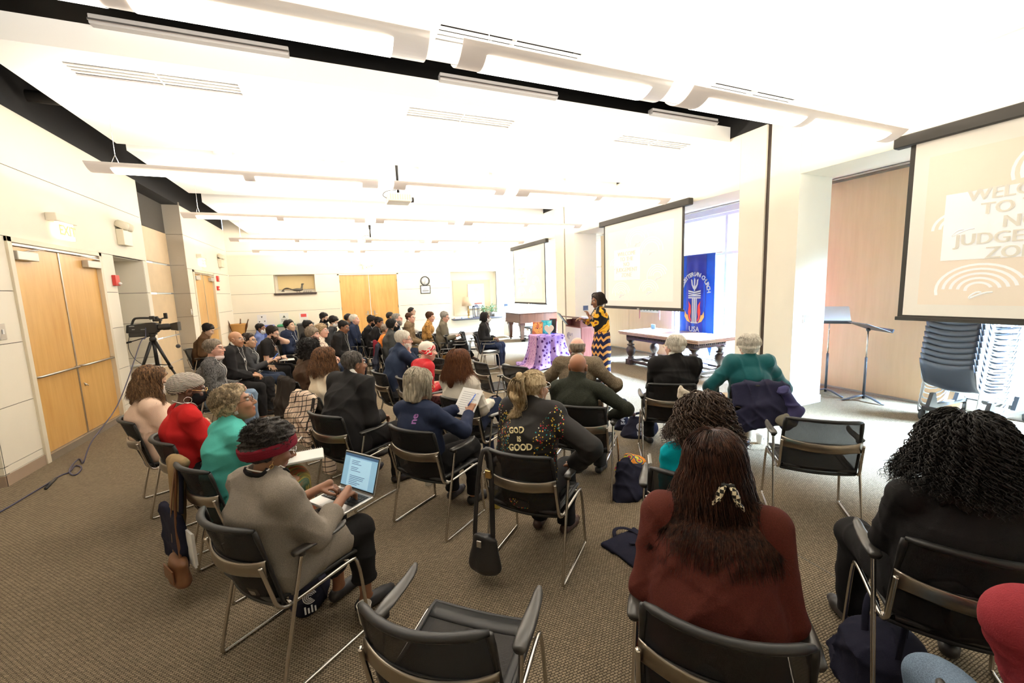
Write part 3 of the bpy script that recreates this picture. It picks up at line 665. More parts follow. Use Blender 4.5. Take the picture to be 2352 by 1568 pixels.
t = thing('loose_papers', 'sheets of white paper lying on the lectern top', 'paper', (5.68, 8.9, 1.09), 0)
mb = MB(); mb.box((-.13, -.1, -.012), (.12, .12, -.0), M=np.vstack([np.hstack([Ry(.124), [[0], [0], [.005]]]), [0, 0, 0, 1]])); mb.build('sheet', WHITEM, t)
# mic / music stand beside the lectern
t = thing('music_stand', 'black music stand with a tilted desk, left of the lectern', 'music stand', (5.12, 9.0, 0))
mb = MB(); mb.cyl((0, 0, .03), (0, 0, 1.02), .012); mb.build('pole', BLACK, t)
mb = MB()
for a in (0, 2.1, 4.2): mb.tube([(0, 0, .1), (.12*math.cos(a), .12*math.sin(a), .06), (.26*math.cos(a), .26*math.sin(a), .01)], .012, 6)
mb.build('tripod_base', BLACK, t)
mb = MB(); mb.box((-.24, -.17, -.008), (.24, .17, .008), M=np.vstack([np.hstack([Rz(1.2) @ Rx(.95), [[0], [0], [1.07]]]), [0, 0, 0, 1]])); mb.build('desk', BLACK, t)
# ================================================================== PURPLE DRAPED TABLE (cloth, its table, things on it)
def _floral(t, b):
    vec = coords(t, (1, 1, 1)); n = noise(t, vec, 5, 2)
    base = ramp(t, n, [(.35, (.24, .14, .38)), (.65, (.38, .26, .50))])
    v = voronoi(t, vec, 11.5); ang = noise(t, vec, 60, 1)
    d = mathn(t, 'ADD', v.outputs['Distance'], mathn(t, 'MULTIPLY', ang, .30))
    m = mathn(t, 'LESS_THAN', d, .50)
    return mixc(t, m, base, (.055, .012, .10))
LILAC = pattern('lilac_flower_cloth', _floral, .8)
BLUESATIN = pattern('royal_blue_satin', lambda t, b: ramp(t, noise(t, coords(t, (4, 4, 1.5)), 4, 4), [(.35, (.02, .03, .36)), (.65, (.11, .12, .75))]), .3)
t = thing('side_table', 'small square table hidden under the purple flowered cloth', 'table', (4.5, 8.72, 0))
mb = MB(); mb.box((-.33, -.30, .70), (.33, .30, .735)); mb.build('tabletop', DARKOAK, t)
for sx in (-1, 1):
    for sy in (-1, 1): mb = MB(); mb.box((sx*.28-.02, sy*.25-.02, 0), (sx*.28+.02, sy*.25+.02, .70)); mb.build('leg', DARKOAK, t)
def drape(loc, hx, hy, ztop, flare, folds, amp, a0=0, a1=2*math.pi, pool=0., seed=1, nz=16, na=120, zend=.004):
    rg = random.Random(seed); ph = [rg.uniform(0, 6.28) for _ in range(4)]
    G = []
    rows = [(0.05, 0), (.5, 0), (.97, 0)]+[(1, v) for v in np.linspace(0.02, 1, nz)]
    for k, (s, v) in enumerate(rows):
        row = []
        for i in range(na+1):
            a = a0+(a1-a0)*i/na; c, sn = math.cos(a), math.sin(a)
            q = 1/max((abs(c)**6+abs(sn)**6)**(1/6.), 1e-6)
            fold = amp*(v**.8)*(math.sin(folds*a+ph[0])+.5*math.sin((folds*1.7)*a+ph[1]))
            rad = 1+flare*v*v*(1+.35*math.sin(2*a+ph[2]))
            x, y = hx*q*c*s*rad, hy*q*sn*s*rad
            n_ = math.hypot(x, y) or 1; x += x/n_*fold; y += y/n_*fold
            z = ztop-(ztop-zend)*v if v < .93 or not pool else ztop-(ztop-zend)*v
            if v > .9 and pool: x *= 1+pool*(v-.9)*10; y *= 1+pool*(v-.9)*10; z = max(z, .004+.02*(1+math.sin(9*a)))
            row.append((x, y, z))
        G.append(row)
    return G
t = thing('flowered_tablecloth', 'lilac tablecloth with dark purple flowers falling to the floor, left of lectern', 'tablecloth', (4.5, 8.72, 0))
mb = MB(); mb.sheet(drape(0, .36, .33, .742, .38, 9, .035, 1.2, 6.05, pool=.25, seed=3), th=-.006); mb.build('drape', LILAC, t, fix=False)
mb = MB(); mb.sheet(drape(0, .372, .342, .755, .40, 26, .022, 2.75, 3.75, pool=.25, seed=9, na=80), th=-.004)
mb.build('pink_scarf_fold', pattern('pink_flower_voile', lambda t, b: mixc(t, mathn(t, 'LESS_THAN', voronoi(t, coords(t), 22).outputs['Distance'], .3), (.48, .28, .44), (.26, .10, .28)), .8), t)
t = thing('blue_satin_cloth', 'royal blue satin cloth showing under the lilac tablecloth', 'tablecloth', (4.5, 8.72, 0))
mb = MB(); mb.sheet(drape(0, .345, .315, .738, .34, 7, .03, -.9, 1.5, pool=.1, seed=5), th=-.005); mb.build('drape', BLUESATIN, t, fix=False)
def stand_pic(name, lab, cat, loc, w_, h_, rz, cols, kind='frame'):
    t = thing(name, lab, cat, loc, rz)
    L = Rx(-.2); M = np.eye(4); M[:3, :3] = L
    mb = MB(); mb.box((-w_/2, -.008, 0), (w_/2, .008, h_), M=M); mb.build('frame_board', cols[0], t, .003)
    mb = MB(); mb.box((-w_/2+.015, -.012, .015), (w_/2-.015, -.006, h_-.015), M=M); mb.build('picture', cols[1], t)
    mb = MB(); mb.prism([(-.015, .005, h_*.5), (-.015, .12, 0), (-.015, .09, 0)], (.03, 0, 0)); mb.build('prop', BLACK, t)
def _art(name, cols, sc=9): return pattern(name, lambda t, b: ramp(t, noise(t, coords(t), sc, 2), [(.3+.4*i/(len(cols)-1), c) for i, c in enumerate(cols)], 'CONSTANT'), .5)
stand_pic('picture_book', 'upright book with an orange and brown landscape cover on the purple table', 'book', (4.34, 8.86, .745), .26, .30, -.75, (mat('book_rust', (.45, .16, .08), .5), _art('rust_landscape', [(.42, .12, .06), (.62, .32, .10), (.20, .13, .08), (.10, .28, .30)])))
stand_pic('picture_book', 'upright turquoise picture book in the middle of the purple table', 'book', (4.55, 8.80, .745), .26, .33, -.75, (mat('book_teal', (.03, .22, .30), .5), _art('turquoise_cover', [(.02, .33, .45), (.10, .55, .62), (.35, .65, .6), (.05, .12, .10)])))
stand_pic('framed_board', 'dark red framed board standing behind the turquoise book', 'picture frame', (4.76, 8.86, .745), .18, .36, -.75, (mat('frame_red', (.30, .05, .06), .4), BLACK))
t = thing('wooden_heart', 'plain cream heart cutout propped at the front of the purple table', 'heart ornament', (4.50, 8.56, .745), -.75)
hp = []
for a in np.linspace(0, 2*math.pi, 40, endpoint=False):
    hp.append((.0105*16*math.sin(a)**3*.68, -.006, .135+.0105*(13*math.cos(a)-5*math.cos(2*a)-2*math.cos(3*a)-math.cos(4*a))*.78))
mb = MB(); mb.prism(hp, (0, .012, 0)); mb.build('cutout', mat('cream_board', (.78, .68, .54), .7), t)
mb = MB(); mb.prism([(-.012, .006, .14), (-.012, .09, 0), (-.012, .07, 0)], (.024, 0, 0)); mb.build('prop', MATS['cream_board'], t)
# ================================================================== GRAND PIANO
t = thing('grand_piano', 'brown mahogany grand piano in the far alcove under the farthest screen', 'piano', (6.75, 13.6, 0))
case = [(-1.05, -.62), (-1.05, .70), (-.3, .74)]
for a in np.linspace(1.4, -1.55, 14): case.append((.42+.45*math.cos(a)*1.1, -.12+.5*math.sin(a)+(.18 if a > 0 else 0)))
case.append((.2, -.62))
mb = MB(); mb.prism([(x, y, .68) for x, y in case], (0, 0, .29)); mb.build('case', WALNUT, t, .01)
mb = MB(); mb.prism([(x*1.02, y*1.02, .972) for x, y in case], (0, 0, .025)); mb.build('lid', WALNUT, t, .006)
mb = MB(); mb.prism([(x*1.015, y*1.015, .655) for x, y in case], (0, 0, .03)); mb.build('bottom_moulding', WALNUT, t, .006)
for x, y in ((-.92, -.48), (-.92, .56), (.55, -.05)):
    mb = MB(); mb.loft([[(x+sx*w_, y+sy*w_, z) for sx, sy in ((-1, -1), (1, -1), (1, 1), (-1, 1))] for w_, z in ((.09, .66), (.095, .58), (.07, .52), (.045, .12), (.06, .10), (.05, .06))], smooth=False); l = mb.build('leg', WALNUT, t)
    mb = MB(); mb.cyl((x-.02, y, .035), (x+.02, y, .035), .035); mb.build('caster', BLACK, l)
mb = MB(); mb.box((-.75, -.06, .12), (-.69, .06, .66)); mb.box((-.78, -.12, .08), (-.6, .12, .14)); mb.build('pedal_lyre', WALNUT, t)
t = thing('piano_bench', 'dark wooden bench standing under the grand piano', 'bench', (6.25, 13.25, 0))
mb = MB(); mb.rbox((-.2, -.35, .44), (.2, .35, .49), .015); mb.build('seat', DARKOAK, t)
for sx in (-1, 1):
    for sy in (-1, 1): mb = MB(); mb.lathe([(.02, 0), (.028, .1), (.018, .16), (.03, .25), (.02, .33), (.028, .44)], 10, (sx*.16, sy*.3, 0)); mb.build('leg', DARKOAK, t)
t = thing('piano_dolly', 'metal piano dolly with black casters beside the piano leg', 'dolly', (6.15, 13.1, 0))
mb = MB(); mb.box((-.25, -.02, .14), (.35, .02, .17)); mb.box((-.02, -.02, .14), (.02, .5, .17)); mb.build('arm_frame', STEEL, t)
for x, y in ((-.25, 0), (.35, 0), (0, .5)):
    mb = MB(); mb.cyl((x-.02, y, .065), (x+.02, y, .065), .065, 16); mb.build('caster', RUBBER, t)
t = thing('standing_board', 'tall white board leaning beside the piano on a thin metal frame', 'board', (6.0, 14.9, 0))
mb = MB(); mb.box((-.02, -.35, .03), (.02, .35, .75)); mb.build('panel', WHITEM, t)
mb = MB(); mb.tube(chaikin([(-.03, -.36, .75), (-.03, -.36, .0), (-.3, -.36, .0)], 2), .01, 6); mb.build('wire_foot', BLACK, t)
# ================================================================== TWO MUSIC STANDS (right alcove)
def mstand(x, y, rz, tilt, h, lab, deskmat, spin):
    t = thing('music_stand', lab, 'music stand', (x, y, 0), rz)
    mb = MB(); mb.cyl((0, 0, .04), (0, 0, .66), .017, 12); mb.build('lower_pole', mat('dark_steel', (.05, .055, .065), .4, .3), t)
    mb = MB(); mb.cyl((0, 0, .6), (0, .0, h), .010, 10); mb.build('upper_pole', CHROME, t)
    for a in (.4, 2.5, 4.6):
        mb = MB(); c, s = math.cos(a), math.sin(a); mb.tube([(0, 0, .09), (.1*c, .1*s, .07), (.22*c, .22*s, .025), (.27*c, .27*s, .012)], [.028, .03, .025, .02], 8, flat=.45); mb.build('foot', MATS['dark_steel'], t)
    L = np.eye(4); L[:3, :3] = Rz(spin) @ Rx(tilt); L[:3, 3] = (0, 0, h+.04)
    mb = MB(); mb.rbox((-.25, -.16, -.004), (.25, .19, .006), .02, M=L); mb.build('desk', deskmat, t)
    mb = MB(); mb.box((-.25, -.17, -.004), (.25, -.155, .05), M=L); mb.build('ledge', MATS['dark_steel'], t)
    mb = MB(); mb.sphere((0, 0, h), .028, 10); mb.build('tilt_knob', BLACK, t)
mstand(7.06, 4.02, 0, .75, 1.22, 'music stand with a white lit sheet desk, half hidden by the near pier', mat('daylit_pale_desk', (.62, .66, .72), .3, .2), 2.2+math.pi)  # pale bluish desk colour stands in for the daylight falling on it
mstand(7.1, 3.52, 0, .38, 1.07, 'music stand with a black nearly flat desk in front of the maple panels', mat('black_desk', (.03, .03, .035), .45), 1.0)
# ================================================================== CHAIR STACK ON DOLLY
t = thing('chair_dolly', 'black wheeled dolly under the tall stack of chairs at the right', 'dolly', (7.18, 2.40, 0), -.05)
mb = MB()
for y in (-.28, .28): mb.box((-.42, y-.025, .13), (.55, y+.025, .18))
for x in (-.42, .5): mb.box((x-.025, -.28, .13), (x+.025, .28, .18))
mb.build('frame', BLACK, t, .004)
for x in (-.3, .3):
    for y in (-.26, .26):
        mb = MB(); mb.prism([(x-.09, y-.02, .18), (x+.09, y-.02, .18), (x+.03, y-.02, .34), (x-.02, y-.02, .34)], (0, .04, 0)); mb.build('cradle', BLACK, t)
for x in (-.42, .52):
    for y in (-.28, .28):
        mb = MB(); mb.cyl((x, y-.022, .065), (x, y+.022, .065), .065, 18); wl = mb.build('wheel', RUBBER, t)
        mb = MB(); mb.cyl((x, y-.026, .065), (x, y+.026, .065), .03, 12); mb.build('hub', STEEL, wl)
        mb = MB(); mb.box((x-.03, y-.035, .06), (x+.03, y-.028, .13)); mb.box((x-.03, y+.028, .06), (x+.03, y+.035, .13)); mb.build('fork', BLACK, t)
SHELL = mat('navy_black_shell', (.022, .026, .036), .38); WFRAME = mat('white_silver_frame', (.66, .68, .70), .3, .6)
def stack_chair():
    t = thing('stacking_chair', 'x', 'chair')
    G = []
    for i in range(15):
        u = i/14; row = []
        if u < .62: s = u/.62; y = -.23+.46*s; z = .0+.035*math.cos(s*math.pi)**2*(1 if s < .5 else .5)+(-.035 if s < .08 else 0)
        else: s = (u-.62)/.38; y = .23+.06*math.sin(s*1.57)+.05*s; z = .02+.34*s
        for j in range(13):
            v = -1+j/6; row.append((.285*v*(1-.06*(u < .1)), y, z+.045*v*v-.03))
        G.append(row)
    mb = MB(); mb.sheet(G, th=.012); mb.build('seat_shell', SHELL, t)
    mb = MB(); mb.tube([(-.25, .31, .32), (.25, .31, .32)], .018, 8); mb.build('back_rim', SHELL, t)
    for s in (-1, 1):
        mb = MB(); mb.tube(chaikin([(s*.29, .3, .30), (s*.295, .24, -.01), (s*.30, -.16, -.03), (s*.30, -.2, -.04), (s*.305, -.1, -.40), (s*.305, .30, -.40), (s*.30, .22, -.06), (s*.30, .2, -.03)], 2), .009, 6); mb.build('sled_leg', WFRAME, t)
    return t
ORD = 'bottom second third fourth fifth sixth seventh eighth ninth tenth eleventh twelfth thirteenth fourteenth fifteenth sixteenth'.split()
pro = stack_chair()
for k in range(16):
    o = pro if k == 0 else copy_tree(pro)
    o.location = (7.12+.012*k, 2.46, .40+.069*k); o.rotation_euler = (0, 0, 1.30)
    o['label'] = 'black shell chair, %s of the stack on the dolly' % (ORD[k]+(' from the bottom' if k else '')); o['group'] = 'chairs stacked on the dolly'
# ================================================================== AUDIENCE CHAIR
def back_pt(u, v):
    y = -.215-.125*v+.045*u*u+(.035*v*(u*u)); x = .232*u*(1-.03*v+.03*math.sin(v*3.14)); z = .425+.425*v-.012*u*u*v
    return (x, y, z)
def make_chair():
    t = thing('mesh_chair', 'x', 'chair')
    us = np.linspace(-1, 1, 15); vs_ = np.linspace(0, 1, 11)
    mb = MB(); mb.sheet([[back_pt(u*.97, v) for u in us] for v in vs_], th=.003); b = mb.build('backrest', NETM, t)
    mb = MB()
    mb.tube([np.array(back_pt(u, 1))+(0, 0, .004) for u in us], [.010]+[.017]*13+[.010], 8, flat=.8)
    for s in (-1, 1): mb.tube([back_pt(s, v) for v in vs_], [.011]*8+[.013, .015, .014], 8, flat=.7)
    mb.tube([back_pt(u, 0) for u in us], .010, 8)
    mb.sheet([[np.array(back_pt(u*.98, v))+(0, -.004, 0) for u in us] for v in (.52, .60)], th=.008)
    mb.build('rim', BLACK, b)
    mb = MB()
    G = []
    for v in (-.5, -.42, 0, .42, .5):
        row = []
        for u in np.linspace(-1.03, 1.03, 17):
            hgt = .030+.012*max(0, abs(u)-.75)*2; p = np.array(back_pt(u, .555)); row.append((p[0], p[1]-.016-.004*(abs(v) < .45), .655+v*2*hgt-.012*(1-u*u)))
        G.append(row)
    mb.sheet(G, th=.007); mb.build('back_band', BANDM, t)
    # seat: black rim and woven mesh
    def seat_pt(u, v):
        return (.232*u*(1-.05*(1-v)), -.205+.435*v, .452+.012*u*u-.03*max(0, v-.86)**2*40*.3-.006*math.sin(v*3.1))
    mb = MB(); mb.sheet([[seat_pt(u*.96, v) for u in us] for v in vs_], th=.003); s_ = mb.build('seat', NETM, t)
    rim = [seat_pt(u, 0) for u in us]+[seat_pt(1, v) for v in vs_[1:]]+[seat_pt(u, 1) for u in us[::-1][1:]]+[seat_pt(-1, v) for v in vs_[::-1][1:]]
    mb = MB(); mb.tube(rim, .011, 8, caps=False)
    mb.sheet([[seat_pt(u*.98, v) for u in us] for v in (.80, .88, .99)], th=.006)
    for s in (-1, 1): mb.sheet([[seat_pt(s*u, v) for u in (.82, .9, .98)] for v in vs_], th=.006)
    mb.build('seat_rim', BLACK, s_)
    for s in (-1, 1):
        path = chaikin([(s*.243, -.262, .675), (s*.243, -.235, .56), (s*.246, -.205, .425), (s*.249, -.10, .425), (s*.252, .17, .44), (s*.258, .225, .435), (s*.272, .245, .05), (s*.275, .25, .008), (s*.275, .19, .010), (s*.275, -.19, .010), (s*.275, -.25, .008), (s*.274, -.24, .06), (s*.268, -.095, .62), (s*.268, -.085, .655)], 2)
        mb = MB(); mb.tube(path, .0095, 8); mb.build('side_frame', CHROME, t)
        pad = [(-.13, .018, .668), (-.12, .026, .672), (-.05, .030, .672), (.03, .027, .668), (.10, .022, .668), (.135, .019, .676), (.155, .010, .684)]
        rings = [[(s*(.272+.010*(y+.13))+w_*math.cos(a), y, z+.011*math.sin(a)) for a in np.linspace(0, 2*math.pi, 12, endpoint=False)] for y, w_, z in pad]
        mb = MB(); mb.loft(rings); mb.cyl((s*.268, -.085, .64), (s*.268, -.085, .668), .016); mb.build('armrest', ARMM, t)
    for y in (-.15, .18):
        mb = MB(); mb.cyl((-.247, y, .43), (.247, y, .43), .008, 8); mb.build('cross_tube', CHROME, t)
    return t
CHAIR = make_chair(); CH_N = [0]
def chair(x, y, yaw, label, group='black mesh chairs'):
    o = CHAIR if CH_N[0] == 0 else copy_tree(CHAIR); CH_N[0] += 1
    o.location = (x, y, 0); o.rotation_euler = (0, 0, -math.radians(yaw)); o['label'] = label; o['group'] = group; return o
# ================================================================== SOFT SHAPES: distance fields -> one continuous mesh
f32 = np.float32
def smin(a, b, k):
    h = np.maximum(k-np.abs(a-b), 0)/k; return np.minimum(a, b)-h*h*(k*.25)
def smax(a, b, k): return -smin(-a, -b, k)
def rc(a, b, ra, rb):
    a = np.asarray(a, f32); b = np.asarray(b, f32); ba = b-a; bb = max(float(ba @ ba), 1e-9)
    def f(P):
        pa = P-a; t = np.clip((pa @ ba)/bb, 0, 1); q = pa-t[:, None]*ba
        return np.sqrt(np.einsum('ij,ij->i', q, q))-(ra+(rb-ra)*t)
    return f
def ell(c, r, R=None):
    c = np.asarray(c, f32); r = np.asarray(r, f32)
    def f(P):
        q = P-c
        if R is not None: q = q @ np.asarray(R, f32)
        k0 = np.sqrt(np.einsum('ij,ij->i', q/r, q/r)); k1 = np.sqrt(np.einsum('ij,ij->i', q/(r*r), q/(r*r)))
        return k0*(k0-1)/np.maximum(k1, 1e-6)
    return f
def eseg(a, b, side, wa, da, wb, db):
    # flattened capsule: half width wa->wb along 'side', half depth da->db
    a = np.asarray(a, f32); b = np.asarray(b, f32); ba = b-a; L = float(np.linalg.norm(ba)); u = ba/L
    s = np.asarray(side, f32); s = s-u*(s @ u); s = s/np.linalg.norm(s); n = np.cross(u, s)
    def f(P):
        q = P-a; t = q @ u; tc = np.clip(t, 0, L); k = tc/L
        w_ = wa+(wb-wa)*k; d_ = da+(db-da)*k; m = np.minimum(w_, d_)
        x = (q @ s)/w_; y = (q @ n)/d_; z = (t-tc)/m
        r = np.sqrt(x*x+y*y+z*z)
        g = np.sqrt((x/w_)**2+(y/d_)**2+(z/m)**2)
        return r*(r-1)/np.maximum(g, 1e-3)
    return f
def U(fs, k):
    def f(P):
        d = fs[0](P)
        for g in fs[1:]: d = smin(d, g(P), k)
        return d
    return f
def cut(f, p, n, k=.006):
    p = np.asarray(p, f32); n = np.asarray(n, f32); n = n/np.linalg.norm(n)
    return lambda P: smax(f(P), (P-p) @ n, k)
def sub(f, g, k=.01): return lambda P: smax(f(P), -g(P), k)
def wrinkle(f, amp, freq, seed, sq=(1, 1, 1)):
    rg = np.random.default_rng(seed); K = rg.normal(size=(6, 3)).astype(f32); K /= np.linalg.norm(K, axis=1, keepdims=True)
    K *= (freq*rg.uniform(.6, 1.7, (6, 1))).astype(f32)*np.asarray(sq, f32); ph = rg.uniform(0, 6.28, 6).astype(f32)
    def g(P):
        s = 0
        wv = np.sin(P @ K[0]*.5+ph[0])
        for i in range(6): s = s+np.sin(P @ K[i]+ph[i]+1.3*wv)
        return f(P)+amp*.33*s
    return g
def folded(f, amp, seed, freq=44., az=1.):
    # soft cloth folds: sharp crests in patches, running in a few directions
    rg = np.random.default_rng(seed); T_ = []
    for i in range(4):
        k = rg.normal(size=3)*np.array([.7, .7, 1.*az]); k /= np.linalg.norm(k); k2 = rg.normal(size=3); k3 = rg.normal(size=3)
        T_.append(((k*freq*rg.uniform(.7, 1.3)).astype(f32), (k2/np.linalg.norm(k2)*9).astype(f32), (k3/np.linalg.norm(k3)*11).astype(f32), *rg.uniform(0, 6.28, 3)))
    def g(P):
        d = f(P)
        for k, k2, k3, a, b, c in T_:
            r = 1-np.abs(np.sin((P @ k+a+1.8*np.sin(P @ k2+b))*.5)); d = d-amp*r*r*r*np.clip(np.sin(P @ k3+c)*1.3, 0, 1)
        return d
    return g
def snets(V, lo, h):
    S = V < 0; n = [d-1 for d in V.shape]
    c = np.zeros(n, np.int8)
    for i in (0, 1):
        for j in (0, 1):
            for k in (0, 1): c += S[i:i+n[0], j:j+n[1], k:k+n[2]]
    idx = np.argwhere((c > 0) & (c < 8)); ids = np.full(n, -1, np.int32); ids[idx[:, 0], idx[:, 1], idx[:, 2]] = np.arange(len(idx))
    acc = np.zeros((len(idx), 3), f32); cnt = np.zeros(len(idx), f32)
    cor = {}
    for i in (0, 1):
        for j in (0, 1):
            for k in (0, 1): cor[i, j, k] = V[idx[:, 0]+i, idx[:, 1]+j, idx[:, 2]+k]
    for a in cor:
        for ax in range(3):
            if a[ax]: continue
            b = list(a); b[ax] = 1; b = tuple(b); va, vb = cor[a], cor[b]; x = (va < 0) != (vb < 0)
            t = np.where(x, va/np.where(va == vb, 1, va-vb), 0); p = np.repeat(np.asarray([a], f32), len(idx), 0); p[:, ax] += t
            acc += p*x[:, None]; cnt += x
    verts = np.asarray(lo, f32)+h*(idx+acc/np.maximum(cnt, 1)[:, None])
    F = []
    for ax in range(3):
        o = [q for q in range(3) if q != ax]
        sl0 = [slice(1, n[q]) for q in range(3)]; sl0[ax] = slice(0, n[ax]); sl1 = list(sl0); sl1[ax] = slice(1, n[ax]+1)
        A, B = S[tuple(sl0)], S[tuple(sl1)]
        for flip, E_ in ((False, A & ~B), (True, ~A & B)):
            e = np.argwhere(E_)
            if not len(e): continue
            e = e+np.array([0 if q == ax else 1 for q in range(3)])
            q = []
            for d0, d1 in ((0, 0), (1, 0), (1, 1), (0, 1)):
                p = e.copy(); p[:, o[0]] -= d0; p[:, o[1]] -= d1; q.append(ids[p[:, 0], p[:, 1], p[:, 2]])
            q = np.stack(q, 1)
            if flip != (ax == 1): q = q[:, ::-1]
            F.append(q)
    F = np.concatenate(F) if F else np.zeros((0, 4), int)
    return verts, F[(F >= 0).all(1)]
def sdf_mesh(f, lo, hi, h, nb=8):
    lo = np.asarray(lo, f32); hi = np.asarray(hi, f32); nbk = np.maximum(np.ceil((hi-lo)/h/nb).astype(int), 1); dims = nbk*nb
    g = [lo[i]+h*nb*(np.arange(nbk[i])+.5)-h*.5 for i in range(3)]
    bc = np.stack(np.meshgrid(*g, indexing='ij'), -1).reshape(-1, 3).astype(f32)
    d = f(bc).astype(f32); R_ = h*nb*.87*1.35+.012
    act = (np.abs(d) < R_).reshape(nbk)
    V = np.where(d.reshape(nbk) < 0, -1, 1).astype(f32)
    V = V.repeat(nb, 0).repeat(nb, 1).repeat(nb, 2)
    ai = np.argwhere(act)
    off = np.stack(np.meshgrid(*[np.arange(nb)]*3, indexing='ij'), -1).reshape(-1, 3)
    W = V.reshape(nbk[0], nb, nbk[1], nb, nbk[2], nb).transpose(0, 2, 4, 1, 3, 5)
    for s in range(0, len(ai), 400):
        a = ai[s:s+400]; P = (lo+h*((a[:, None, :]*nb+off[None])).astype(f32)).reshape(-1, 3)
        W[a[:, 0], a[:, 1], a[:, 2]] = f(P).reshape(-1, nb, nb, nb)
    return snets(V, lo, h)
def np_mesh(name, v, F, mats, parent, cols=None, smooth=True):
    me = bpy.data.meshes.new(name); F = np.asarray(F); k = F.shape[1]
    me.vertices.add(len(v)); me.vertices.foreach_set('co', np.ascontiguousarray(v, f32).ravel())
    me.loops.add(F.size); me.loops.foreach_set('vertex_index', np.ascontiguousarray(F, np.int32).ravel())
    me.polygons.add(len(F)); me.polygons.foreach_set('loop_start', np.arange(0, F.size, k, dtype=np.int32)); me.polygons.foreach_set('loop_total', np.full(len(F), k, np.int32))
    me.polygons.foreach_set('use_smooth', np.full(len(F), smooth)); me.update(calc_edges=True)
    for m in (mats if isinstance(mats, (list, tuple)) else [mats]): me.materials.append(m)
    if cols is not None:
        a = me.color_attributes.new('Col', 'FLOAT_COLOR', 'POINT'); a.data.foreach_set('color', np.hstack([cols, np.ones((len(v), 1))]).astype(f32).ravel())
    o = bpy.data.objects.new(name, me); link(o, parent); return o
def grad(f, P, e=.004):
    g = np.stack([f(P+np.array(d, f32)*e)-f(P-np.array(d, f32)*e) for d in ((1, 0, 0), (0, 1, 0), (0, 0, 1))], 1)
    return g/np.maximum(np.linalg.norm(g, axis=1, keepdims=True), 1e-6)
def push_out(f, P, gap, it=2):
    P = np.asarray(P, f32).copy(); sh = P.shape; P = P.reshape(-1, 3)
    for _ in range(it):
        d = f(P); m = d < gap
        if not m.any(): break
        P[m] += grad(f, P[m])*(gap-d[m])[:, None]
    return P.reshape(sh)
def strands(paths, rad, n=4):
    # many tapered tubes at once: paths (S,T,3), rad (T,) or (S,T)
    S_, T_, _ = paths.shape; tg = np.gradient(paths, axis=1); tg /= np.maximum(np.linalg.norm(tg, axis=2, keepdims=True), 1e-9)
    up = np.where(np.abs(tg[:, :, 2:3]) > .85, np.array([1., .3, 0]), np.array([0, 0, 1.])); u = np.cross(tg, up); u /= np.maximum(np.linalg.norm(u, axis=2, keepdims=True), 1e-9); v = np.cross(tg, u)
    r = np.broadcast_to(rad, (S_, T_))[:, :, None]
    ring = np.stack([paths+r*(math.cos(2*math.pi*k/n)*u+math.sin(2*math.pi*k/n)*v) for k in range(n)], 2)   # S,T,n,3
    verts = ring.reshape(-1, 3); b = (np.arange(S_)*T_*n)[:, None, None]+(np.arange(T_-1)*n)[None, :, None]
    k = np.arange(n)[None, None, :]; k2 = (k+1) % n
    F = np.stack([b+k, b+k2, b+n+k2, b+n+k], -1).reshape(-1, 4)
    return verts, F
def vnorm(v): v = np.asarray(v, float); return v/max(np.linalg.norm(v), 1e-9)
# ================================================================== PEOPLE
HAIRS = dict(softblack=((.010, .008, .007), (.055, .045, .038)), black=((.006, .005, .005), (.022, .018, .016)), dark=((.012, .008, .006), (.05, .03, .02)), brown=((.035, .014, .007), (.13, .055, .024)), auburn=((.06, .02, .008), (.20, .075, .028)), redbrown=((.014, .006, .004), (.085, .032, .017)),
             balay=((.03, .014, .008), (.30, .16, .07)), ombre=((.03, .015, .009), (.26, .12, .05)), grey=((.16, .145, .125), (.42, .39, .34)), greybrown=((.09, .07, .05), (.34, .27, .2)), silver=((.20, .17, .125), (.56, .49, .38)), white=((.66, .60, .50), (.93, .88, .78)), blonde=((.24, .16, .075), (.66, .52, .32)), saltblack=((.015, .013, .011), (.16, .14, .12)), tanafro=((.16, .12, .075), (.50, .38, .23)), curlybrown=((.018, .010, .007), (.105, .062, .04)), lightcurl=((.20, .13, .07), (.5, .36, .2)))
SK = dict(fair=(.72, .46, .34), pink=(.74, .42, .32), olive=(.55, .34, .22), asian=(.66, .44, .31), tan=(.42, .22, .12), brown=(.25, .115, .06), deep=(.105, .045, .026), mid=(.33, .155, .08), bald=(.30, .13, .062))
EYEW = mat('eye_white', (.55, .52, .48), .25); EYED = mat('eye_dark_iris', (.02, .012, .008), .15)
_eye = MB(); _eye.sphere((0, 0, 0), .0125, 12); _eye.sphere((0, .006, 0), .0078, 10, 1)
_e0 = _eye.build('eye', [EYEW, EYED]); EYEMESH = _e0.data; bpy.data.objects.remove(_e0)
PEOPLE = {}
